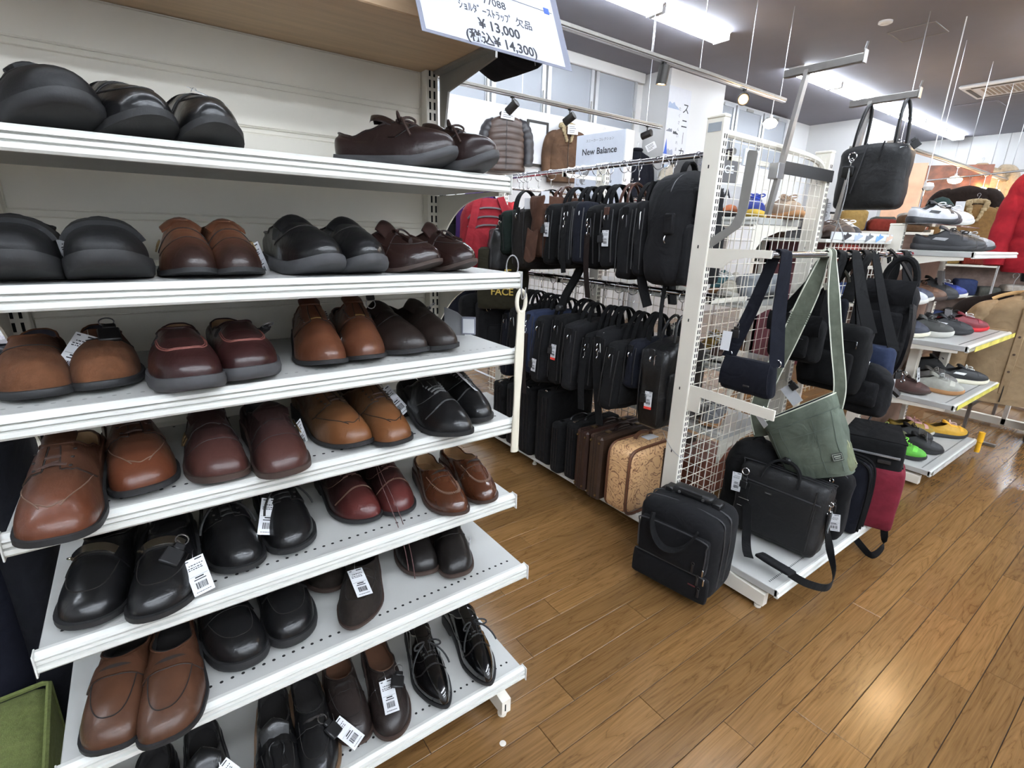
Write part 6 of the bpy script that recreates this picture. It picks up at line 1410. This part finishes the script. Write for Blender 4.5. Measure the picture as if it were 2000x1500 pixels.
sneaker('navy canvas high-top with cream sole', (3.66, 1.06, Z3), 14, (36, 40, 60), mat('cream_sole', (226, 220, 198), .5, 0, .05), (60, 62, 80), kw=dict(zth=.12, zside=.10, zheel=.12), side=-1)
sneaker('black sneaker with white tag on the third sneaker shelf', (4.02, .945, Z3), 26, (38, 38, 40), DSOLE, (60, 60, 62), tags=[(.07, -.02, .14, 40)], swoosh=(225, 225, 225))
sneaker('dark red runner with white laces', (4.28, .92, Z3), 40, (140, 30, 42), mat('red_sole', (200, 36, 44), .5, 0, .06), (236, 234, 230))
sneaker('black sneaker on the far right over red runner', (4.40, 1.02, Z3), 44, (40, 38, 40), mat('red_sole', (200, 36, 44), .5, 0, .06), (50, 50, 50))
# pairs hung above on slim clear risers
t = thing('shoe_riser', 'clear plastic riser holding the upper sneakers', 'riser', (0, 0, 0)); CLR = mat('clear_plastic', (235, 238, 240), .08, 0, 0, trans=.9)
for i, (x, y, z) in enumerate(((3.32, 1.10, 1.085), (3.62, 1.06, 1.09), (3.80, 1.08, 1.10))):
    pass
MB().cbox(3.24, 1.02, 1.072, 4.45, 1.135, 1.078, .001).build('deck', CLR, t, smooth=0)
for x in (3.62, 4.30): MB().cbox(x, 1.10, .873, x+.02, 1.13, 1.072, .001).build('leg', CLR, t, smooth=0)
sneaker('white leather sneaker on the clear riser', (3.40, 1.04, 1.08), 30, (224, 226, 230), WSOLE, (230, 230, 232), tags=[(.07, -.04, .12, 30)])
sneaker('navy suede sneaker on the clear riser, leftmost', (3.50, 1.24, 1.215), 55, (58, 62, 82), WSOLE, (70, 74, 90), swoosh=(226, 226, 226), tilt=0) if False else None
sneaker('brown suede sneaker on the clear riser', (3.75, 1.05, 1.08), 22, (122, 84, 60), mat('brown_sole', (60, 46, 40)), (96, 66, 50))
sneaker('black boot shoe with two white tags on the clear riser', (3.93, 1.04, 1.08), 26, (34, 34, 36), DSOLE, (40, 40, 40), tags=[(-.05, -.02, .17, 20), (.0, -.04, .17, 25)], kw=dict(zth=.115, zside=.09, zheel=.11))
sneaker('royal blue sneaker with white star on the clear riser', (4.12, 1.04, 1.08), 34, (34, 58, 150), WSOLE, (235, 235, 235), swoosh=(240, 240, 240))
sneaker('navy and grey sneaker on the clear riser, next to white tag', (3.58, 1.06, 1.08), 26, (60, 64, 84), WSOLE, (90, 92, 100), swoosh=(226, 226, 226), side=-1)
sneaker('black sneaker with yellow tongue on the top sneaker shelf', (3.70, .97, Z4), 24, (38, 38, 42), DSOLE, (60, 58, 60), c2=(52, 52, 56), kw=dict(zth=.11), swoosh=(150, 150, 152))
sneaker('black glossy sneaker, second on the top sneaker shelf', (3.88, .96, Z4), 30, (34, 34, 36), DSOLE, (44, 44, 46), side=-1)
sneaker('silver striped sneaker in wrinkled film on the top sneaker shelf', (4.05, .96, Z4), 36, (150, 152, 154), DSOLE, (190, 192, 194), swoosh=(220, 222, 224))
sneaker('white and black sneaker tilted against the rack post', (3.72, 1.06, 1.515), 62, (222, 222, 224), DSOLE, (240, 240, 240), c2=(44, 44, 46), kw=dict(zth=.1), swoosh=(40, 40, 42))
t = thing('shoe_riser', 'thin clear shelf above the top sneakers', 'riser', (0, 0, 0)); MB().cbox(3.55, 1.0, 1.508, 4.45, 1.14, 1.513, .001).build('deck', CLR, t, smooth=0)
sneaker('white tagged sneaker beside the tilted black and white one', (4.0, 1.06, 1.515), 55, (228, 228, 230), WSOLE, (235, 235, 235), tags=[(.03, -.08, .14, 40)])
sneaker('dark grey sneaker at the back of the upper clear shelf', (3.87, 1.07, 1.515), 58, (70, 70, 74), DSOLE, (60, 60, 62), side=-1)
# shoes on the bridging shelf
ZB = 1.4132
sneaker('brown striped walking shoe on the picture-strip shelf', (3.28, 1.36, ZB), -35, (88, 72, 62), mat('brown_sole', (60, 46, 40)), (120, 104, 90), c2=(110, 92, 78), tags=[(-.08, .0, .13, -40)])
sneaker('low brown shoe left on the picture-strip shelf', (3.10, 1.37, ZB), -35, (92, 66, 52), mat('brown_sole', (60, 46, 40)), (80, 60, 50), kw=dict(zth=.078))
sneaker('black shoe with white tag at the left end of the picture-strip shelf', (2.93, 1.38, ZB), -38, (36, 36, 38), DSOLE, (40, 40, 42), kw=dict(zth=.12, zside=.1, zheel=.12), tags=[(.06, -.06, .18, -30)])
sneaker('black and white sneaker with red heel on the picture-strip shelf', (3.46, 1.40, ZB), -32, (46, 42, 44), WSOLE, (226, 222, 218), c2=(224, 220, 214))
MB().cbox(2.74, 1.22, 1.412, 2.78, 1.235, 1.60, .002).build('grey_end_plate', GREYMETAL, BR, smooth=0)
# shoes and boxes on the far side of the bag rack, seen through the mesh
S1Z = 1.4962
sg = 'shoes seen through the grid mesh'
sneaker('royal blue trainer with yellow sole seen through the mesh', (2.47, 1.42, S1Z), -55, (36, 58, 160), mat('yellow_midsole', (206, 170, 60), .5, 0, .05), (40, 70, 180), group=sg)
sneaker('orange and black trainer at the back of the same mesh shelf', (2.56, 1.62, S1Z), -50, (210, 112, 50), DSOLE, (60, 50, 48), group=sg)
sneaker('beige shoe by the right post behind mesh', (2.58, 1.33, S1Z), -30, (190, 160, 130), GUM, (170, 140, 110), group=sg)
t = thing('shoe_box', 'grey shoe box with black letters behind the mesh', 'box', (2.44, 1.66, S1Z), -20); MB().cbox(-.13, -.09, 0, .13, .09, .17, .003).build('box', mat('box_grey', (196, 194, 192), .6, 0, .04), t, smooth=0); text('MA', .06, .02, .10, t, T(0, -.0905, 0), INK, .002)
t = thing('shoe_box', 'dark grey box with white letters on top behind the mesh', 'box', (2.42, 1.67, S1Z+.171), -15); MB().cbox(-.14, -.09, 0, .12, .09, .12, .003).build('box', mat('box_dark', (92, 90, 90), .6, 0, .04), t, smooth=0); text('ANCE', .05, .02, .045, t, T(0, -.0905, 0), PAPER, .001)
t = thing('bottle_row', 'pale green bottle shaped item behind the mesh', 'bottle', (2.60, 1.85, S1Z), 0); MB().lathe([(.045, 0), (.05, .02), (.05, .17), (.025, .21), (.02, .25), (.018, .26)], 16).build('bottle', mat('pale_green', (196, 214, 190), .35, 0, .06), t)
k = 0
desc = ['grey knit runner', 'white leather trainer', 'rust red shoe', 'dark green sneaker', 'brown ankle shoe', 'ochre trainer', 'silver runner', 'black trainer', 'cream canvas shoe', 'teal runner', 'brick red moccasin', 'stone grey trainer']
dc = [(150, 152, 156), (224, 222, 218), (150, 76, 58), (52, 84, 66), (96, 66, 50), (196, 156, 60), (186, 188, 190), (44, 44, 46), (214, 206, 186), (60, 120, 128), (156, 84, 66), (160, 156, 148)]
for z, nm in ((.4512, 'the lowest side shelf'), (.8012, 'the second side shelf'), (1.1212, 'the third side shelf')):
    for j in range(4):
        c = dc[k]; sneaker(f'{desc[k]} on {nm} behind the mesh', (2.42+.10*(j % 2)-.02, 1.42+.13*j, z), -70+RNG.uniform(-12, 12), c, WSOLE if k % 3 else GUM, side=1 if j % 2 else -1, group=sg); k += 1
t = thing('shoe_bag', 'pale grey crumpled cloth on the third side shelf behind the mesh', 'cloth', (2.47, 1.32, 1.121)); MB().puffy(.3, .12, .12, .04, .02, 7, 8, .02, (0, 0, .06)).build('cloth', fabric('pale_grey_cloth', (160, 164, 168)), t, smooth=70)
for k, (y, z, c, lab) in enumerate(((1.50, .1162, (120, 66, 46), 'brown leather box low behind the mesh'), (1.75, .1162, (70, 62, 58), 'dark box low behind the mesh'))):
    t = thing('shoe_box', lab, 'box', (2.47, y, z), 0); MB().cbox(-.17, -.10, -.114, .17, .10, .12, .004).build('box', mat(f'box_{k}', c, .6, 0, .2), t, smooth=0)
# ---------------------------------------------------------------- clothes at the far right
CR = thing('clothes_rack', 'two-tier clothes rack at the right edge', 'rack', (0, 0, 0))
MB().tube([(4.7, .78, 2.06), (6.3, .78, 2.06)], .014, 10).build('rail', CHROME, CR); MB().tube([(4.7, .72, 1.20), (6.3, .72, 1.20)], .014, 10).build('rail', CHROME, CR)
for x in (5.45, 6.25): MB().cbox(x, .73, .03, x+.03, .76, 2.08, .002).build('upright', CREAM, CR, smooth=0); MB().cbox(x, .45, .02, x+.04, 1.25, .08, .003).build('foot', CREAM, CR, smooth=0)
MB().cbox(4.72, .74, 1.13, 5.45, .755, 1.155, .002).build('cross_bar', WHITE, CR, smooth=0)
REDC = fabric('red_padded_cotton', (176, 32, 46), .12, .3, .02)
t = garment('padded_coat', 'bright red padded coat with black hood at the right edge', 'coat', (4.92, .70, 2.085), -80, REDC, .46, .72, .20, .66, 6, 'stand', BNY3, True, True, 'clothes on the right rack', 21)
MB().puffy(.24, .18, .2, .08, .02, 7, 3, .01, (0, .02, -.13)).build('hood', BNY3, t, smooth=70)
for z in (-.42,): MB().cbox(.06, -.135, z-.02, .20, -.115, z+.02, .004).build('pocket_flap', REDC, t)
MB().puffy(.008, .008, .008, .003, 0, 2, 0, 0, (-.16, -.12, -.2)).build('snap_button', CHROME, t); MB().cbox(.05, -.09, -.09, .1, -.085, -.07, .001).build('neck_label', mat('yellow_print2', (214, 206, 70), .6, 0, 0), t)
t = garment('jacket', 'beige brown cotton jacket on a wooden hanger below the red coat', 'jacket', (4.80, .72, 1.225), -75, fabric('beige_twill', (186, 158, 122), .1, .3, .02), .48, .74, .18, .62, 0, 'shirt', None, True, True, 'clothes on the right rack', 22)
MB().cbox(-.022, -.104, -.80, .022, -.088, -.2, .004).build('placket', MATS['beige_twill'], t); MB().cbox(-.17, -.108, -.42, -.06, -.09, -.36, .004).build('chest_pocket_flap', MATS['beige_twill'], t); MB().cbox(.06, -.108, -.42, .17, -.09, -.36, .004).build('chest_pocket_flap', MATS['beige_twill'], t)
for z in (-.28, -.40, -.52, -.64): MB().lathe([(.008, 0), (.007, .003), (.001, .003)], 10, T(0, -.104, z) @ RX(90)).build('button', mat('horn_button', (70, 52, 40), .4, 0, .1), t)
MB().tube(bez([(-.18, 0, -.17), (-.1, 0, -.11), (0, 0, -.09), (.1, 0, -.11), (.18, 0, -.17)], 12), .012, 6).build('wooden_hanger', mat('hanger_wood', (200, 164, 112), .5, 0, .1), t)
garment('coat', 'black padded coat half hidden behind the red coat', 'coat', (5.42, .62, 2.085), -85, BNY3, .54, .8, .2, .62, 7, 'stand', BNY2, False, True, 'clothes on the right rack', 23)
garment('shirt', 'dark brown shirt hanging behind the beige jacket', 'shirt', (5.05, .86, 1.225), -80, fabric('dark_umber_cloth', (70, 52, 46)), .48, .7, .16, .55, 0, 'none', None, False, True, 'clothes on the right rack', 24)
def trousers(label, loc, rz, m, L=.72, W=.30, group=None, hang=.08):
    t = thing('trousers', label, 'trousers', loc, rz, group); n = 20
    for sx in (-1, 1):
        b = MB(); b.add([(sx*W*.25+cos(2*pi*k/n)*W*.26*(1-.18*j/8)+.006*sin(j*1.3+k), sin(2*pi*k/n)*.05*(1+.02*j), -hang-L*j/8) for j in range(9) for k in range(n)], [(j*n+k, j*n+(k+1) % n, j*n+n+(k+1) % n, j*n+n+k) for j in range(8) for k in range(n)] + [tuple(range(n)), tuple(8*n+k for k in range(n))])
        b.build('leg', m, t, smooth=60)
    MB().cbox(-W/2, -.045, -hang-.035, W/2, .045, -hang+.012, .008).build('waistband', m, t)
    MB().tube(spline([(-W*.4, 0, -hang), (0, 0, -.03), (W*.4, 0, -hang)], 5), .003, 5).tube(spline([(0, 0, -.03), (0, 0, -.01), (.008, 0, .004), (.016, 0, -.01)], 4), .002, 5).build('hanger', STEEL, t); return t
trousers('pale blue jeans low at the right edge', (5.02, .56, .98), -78, fabric('light_denim', (150, 180, 206), .12, .3, .02), .58, .34, 'clothes on the right rack')
MB().tube([(4.95, .56, .985), (6.28, .56, .985)], .008, 8).build('low_rail', CHROME, CR); MB().cbox(6.25, .55, .98, 6.28, .76, .99, .001).build('rail_arm', CREAM, CR, smooth=0); MB().cbox(5.45, .55, .98, 5.48, .76, .99, .001).build('rail_arm', CREAM, CR, smooth=0)
t = thing('bag_stand', 'low grey metal floor stand under the jackets', 'stand', (4.85, .86, 0)); MB().cbox(0, -.012, .26, .95, .012, .285, .002).cbox(.9, -.01, .0, .93, .01, .26, .002).cbox(.0, -.01, .0, .03, .01, .26, .002).cbox(.0, -.2, .0, .03, .2, .02, .002).build('frame', mat('smoked_metal', (110, 104, 98), .4, .5, .08), t, smooth=0)
t = thing('bag', 'dark brown leather bag at the extreme right edge', 'bag', (5.25, .42, .001), 0); bagbody(t, .25, .3, .34, leather('umber_leather', (64, 40, 34), .45), .03, seed=44).location = (0, 0, .34); handles(t, .12, .44, .1, WEBB, z0=.33)
# far background on the right
FG = 'clothes far back near the right wall'
garment('dark_top', 'dark brown top hanging far back under the twin lamps', 'shirt', (9.2, 2.3, 2.30), -70, fabric('dark_umber_cloth', (70, 52, 46)), .62, .6, .2, .5, 0, 'none', None, False, True, FG, 31)
garment('leather_jacket', 'tan jacket with white fleece collar far back on the right', 'jacket', (8.5, 2.0, 2.02), -70, fabric('tan_hide', (150, 116, 70)), .6, .55, .2, .5, 0, 'fur', FUR, False, True, FG, 32)
garment('beige_coat', 'pale beige coat on the right wall behind the lamps', 'coat', (12.0, 2.9, 2.85), -60, fabric('pale_beige_cloth', (196, 176, 148)), .9, .9, .3, .7, 0, 'stand', None, False, True, FG, 33)
t = thing('clothes_rack', 'plain steel garment rail far back on the right', 'rack', (0, 0, 0))
MB().tube([(8.85, 1.7, 2.292), (9.55, 2.9, 2.292)], .012, 8).build('rail', CHROME, t)
for x, y in ((8.85, 1.7), (9.55, 2.9)): MB().tube([(x, y, 0), (x, y, 2.292)], .012, 8).build('upright', CHROME, t)
t = thing('beanie_hat', 'teal knitted hat with white tag by the brick picture', 'hat', (7.45, 2.07, 1.75)); MB().lathe([(.13, -.10), (.14, -.02), (.12, .08), (.06, .15), (.001, .17)], 18).build('cap', fabric('teal_wool', (58, 84, 84)), t); price_tag(t, T(.05, -.15, .06) @ RZ(30), .09, .13)
t = thing('mirror_picture', 'framed copper-toned picture panel below the track lamp', 'picture', (10.7, 3.05, 0), -62)
MB().cbox(-.62, -.02, 1.4, .62, .02, 2.62, .004).build('panel', mat('copper_print', (120, 70, 46), .4, 0, .5, 9), t, smooth=0); MB().cbox(-.72, -.03, 1.38, -.22, -.012, 2.66, .003).build('pale_board', mat('peach_print', (214, 176, 150), .5, 0, .12, 6), t, smooth=0)
lines = MB()
for k in range(7): lines.tube([(-.1+.08*k, -.024, 1.5+.03*k), (.1+.05*k, -.024, 2.1-.05*k)], .006, 4)
lines.build('line_drawing', PAPER, t)
for k, (x, y, c, lab) in enumerate(((7.6, 3.1, (60, 52, 50), 'dark shelf unit in the far right background'), (10.4, 1.9, (140, 120, 110), 'crowded pale shelf unit far behind the sneakers'), (7.0, 2.9, (120, 96, 84), 'crowded brown shelf unit behind the bridging shelf'))):
    t = thing('shelf_unit', lab, 'shelf', (x, y, 0), -60)
    MB().box(-.9, .2, 0, .9, .22, 1.55).build('back', mat(f'backpanel_{k}', c, .7, 0, .3, 12), t, smooth=0)
    for z in (.2, .65, 1.1, 1.5): MB().cbox(-.9, -.2, z, .9, .2, z+.03, .003).build('shelf', WHITE, t, smooth=0)
    for sx in (-.9, .87): MB().cbox(sx, -.2, 0, sx+.03, .2, 1.56, .003).build('side', CREAM, t, smooth=0)
    hues = [(40, 40, 44), (150, 60, 50), (200, 196, 188), (60, 76, 120), (110, 84, 62), (180, 150, 90), (90, 96, 92)]
    for z in (.2, .65, 1.1, 1.5):
        for j in range(6):
            h_ = hues[(j*3+k+int(z*10)) % 7]; nm_ = ['black', 'brick red', 'pale', 'blue', 'brown', 'ochre', 'grey'][(j*3+k+int(z*10)) % 7]
            b = thing('folded_cloth', f'{nm_} bundle, place {j+1} on the {["bottom", "second", "third", "top"][[.2, .65, 1.1, 1.5].index(z)]} board of the {["dark", "pale", "brown"][k]} far shelf', 'clothes', t.matrix_basis @ V((0, 0, 0)), -60, 'bundles on the far shelves')
            a = radians(-60); lx, ly = -.74+.29*j, -.02
            b.location = (x + lx*cos(a)-ly*sin(a), y + lx*sin(a)+ly*cos(a), z+.031); MB().puffy(.25, .28, .14+.05*((j+k) % 3), .04, .02, 5, j+k, .012, (0, 0, .07+.025*((j+k) % 3))).build('bundle', fabric(f'bundle_{nm_}', h_), b, smooth=70, weld=1e-4)
# lamps
bulb((5.98, 3.4, 2.655), 'glowing warm bulb over the mesh end', .075, True, .26)
bulb((9.5, 2.55, 2.29), 'glowing warm bulb over the framed picture', .085, True, .17)
bulb((10.9, 2.55, 2.24), 'left one of the twin warm bulbs at far right', .07, True, .22)
bulb((11.65, 2.55, 2.26), 'right one of the twin warm bulbs at far right', .07, True, .20)
spot((5.39, 3.4, 2.90), -58, -75, 'round warm lamp facing the viewer left of the mesh', True, .10, .06)
rail('track_rail', 'track rail over the aisle, out of the frame', .82, 2.56, 4.4, 8.6, (4.6, 6.4, 8.4)); bulb((4.66, .82, 2.40), 'warm bulb over the aisle, out of the frame', .07, True, .12); bulb((6.6, .80, 2.40), 'second warm bulb over the aisle, out of the frame', .07, True, .12)
t = thing('security_camera', 'small white security camera on a pole near the right wall', 'camera', (7.75, 2.35, 2.09)); MB().tube([(0, 0, CEIL-2.09), (0, 0, .0)], .006, 6).build('pole', FIT, t); MB().lathe([(.001, -.05), (.04, -.04), (.055, 0), (.04, .04), (.001, .05)], 14, T(.02, -.03, -.03)).build('dome', FIT, t); MB().lathe([(.02, -.066), (.02, -.055), (.001, -.055)], 12, T(.02, -.03, -.02) @ RX(50)).build('lens', BLACKPL, t)
# ---------------------------------------------------------------- left of the shelf unit
LG = 'dark trousers beside the shelf unit'
t = thing('trouser_rail', 'low chrome rail with trousers left of the shelf unit', 'rack', (0, 0, 0)); MB().tube([(-.235, 1.53, 1.14), (-1.3, 1.53, 1.14)], .012, 8).build('rail', CHROME, t); MB().cbox(-1.3, 1.51, 0, -1.27, 1.55, 1.16, .002).build('upright', CREAM, t, smooth=0)
for k, (x, c, lab) in enumerate(((-.285, (30, 32, 44), 'dark navy trousers nearest the shelf unit'), (-.36, (38, 42, 62), 'blue-black trousers, second from the shelf unit'), (-.44, (26, 28, 36), 'black trousers, third from the shelf unit'), (-.52, (46, 44, 46), 'charcoal trousers, fourth from the shelf unit'), (-.60, (34, 38, 56), 'navy trousers farthest left'))):
    trousers(lab, (x, 1.53, 1.15), 88, fabric(f'suiting_{k}', c, .1, .2, .01), .95, .42, LG, .07)
t = thing('ottoman', 'green fabric ottoman with piped edges at the lower left', 'ottoman', (-.52, 1.04, 0), 4)
GRNF = fabric('moss_green_weave', (126, 136, 78), .14, .5, .02, 120)
MB().puffy(.50, .46, .40, .03, .0, 8, 3, .001, (0, 0, .235)).build('seat', GRNF, t, smooth=60, weld=1e-4)
for z in (.429, .06): MB().tube([(x, y, z) for x, y in ((-.235, -.23), (.235, -.23), (.246, -.22), (.246, .22), (.235, .228), (-.235, .228), (-.246, .22), (-.246, -.22))], .0055, 6, True).build('piping', GRNF, t)
MB().tube([(.246, .222, .06), (.246, .222, .429)], .005, 6).build('corner_piping', GRNF, t)
for sx in (-.2, .2):
    for sy in (-.19, .19): MB().lathe([(.018, 0), (.024, .035)], 10, T(sx, sy, 0)).build('leg', BLACKPL, t)
# ---------------------------------------------------------------- on and at the wooden board
t = thing('duffel_bag', 'dark navy bag drooping over the end of the wooden board', 'bag', (.665, 1.22, 1.8335))
b = MB().puffy(.46, .24, .26, .035, .01, 12, 6, .006, (0, 0, .134))
b.v = [(x, y, z - (max(0, x-.075)/.16)**1.3*.06*(1-.4*max(0, min(1, (z-.02)/.25)))) for x, y, z in b.v]
b.build('body', fabric('dark_navy_leather', (28, 31, 44), .12, .2, .01), t, smooth=70, weld=1e-4)
MB().puffy(.010, .008, .010, .003, 0, 2, 0, 0, (.10, -.115, .02)).build('rivet', CHROME, t); MB().tube([(.05, -.126, .10), (.16, -.126, .03), (.20, -.10, -.04)], .0012, 4).build('seam_line', mat('thread_grey', (92, 92, 92)), t)
t = thing('price_sign', 'big white price sheet in a clear sleeve leaning out from the wooden board', 'sign', (.608, .88, 1.713), 0, None, rot=(radians(-24), 0, 0))
MB().cbox(-.168, -.001, .003, .168, 0, .24, .0005).build('clear_sleeve', mat('sleeve_plastic', (128, 130, 142), .2, 0, 0), t, smooth=0)
MB().box(-.160, -.0018, .008, .150, -.001, .236).build('sheet', mat('sheet_paper', (176, 178, 190), .6, 0, 0), t, smooth=0)
SI = T(0, -.002, 0)
for s_, sz, z, bo in (('77088', .021, .094, 0), ('ｼｮﾙﾀﾞｰｽﾄﾗｯﾌﾟ 欠品', .020, .069, 0), ('¥ 13,000', .026, .041, .0005), ('(税込¥ 14,300)', .026, .012, .0005)): text(s_, sz, .0, z, t, SI, INK, bo, 1)
MB().box(-.12, -.0022, .121, .145, -.0018, .1218).build('rule', INK, t, smooth=0); MB().box(.125, -.0026, .117, .138, -.0018, .129).build('blue_mark', mat('blue_logo', (48, 84, 180), .5, 0, 0), t, smooth=0)
MB().tube(spline([(-.1, 0, .23), (-.04, .02, .26), (.06, .06, .27), (.1, .12, .20)], 5), .002, 5).build('cord', STEEL, t)
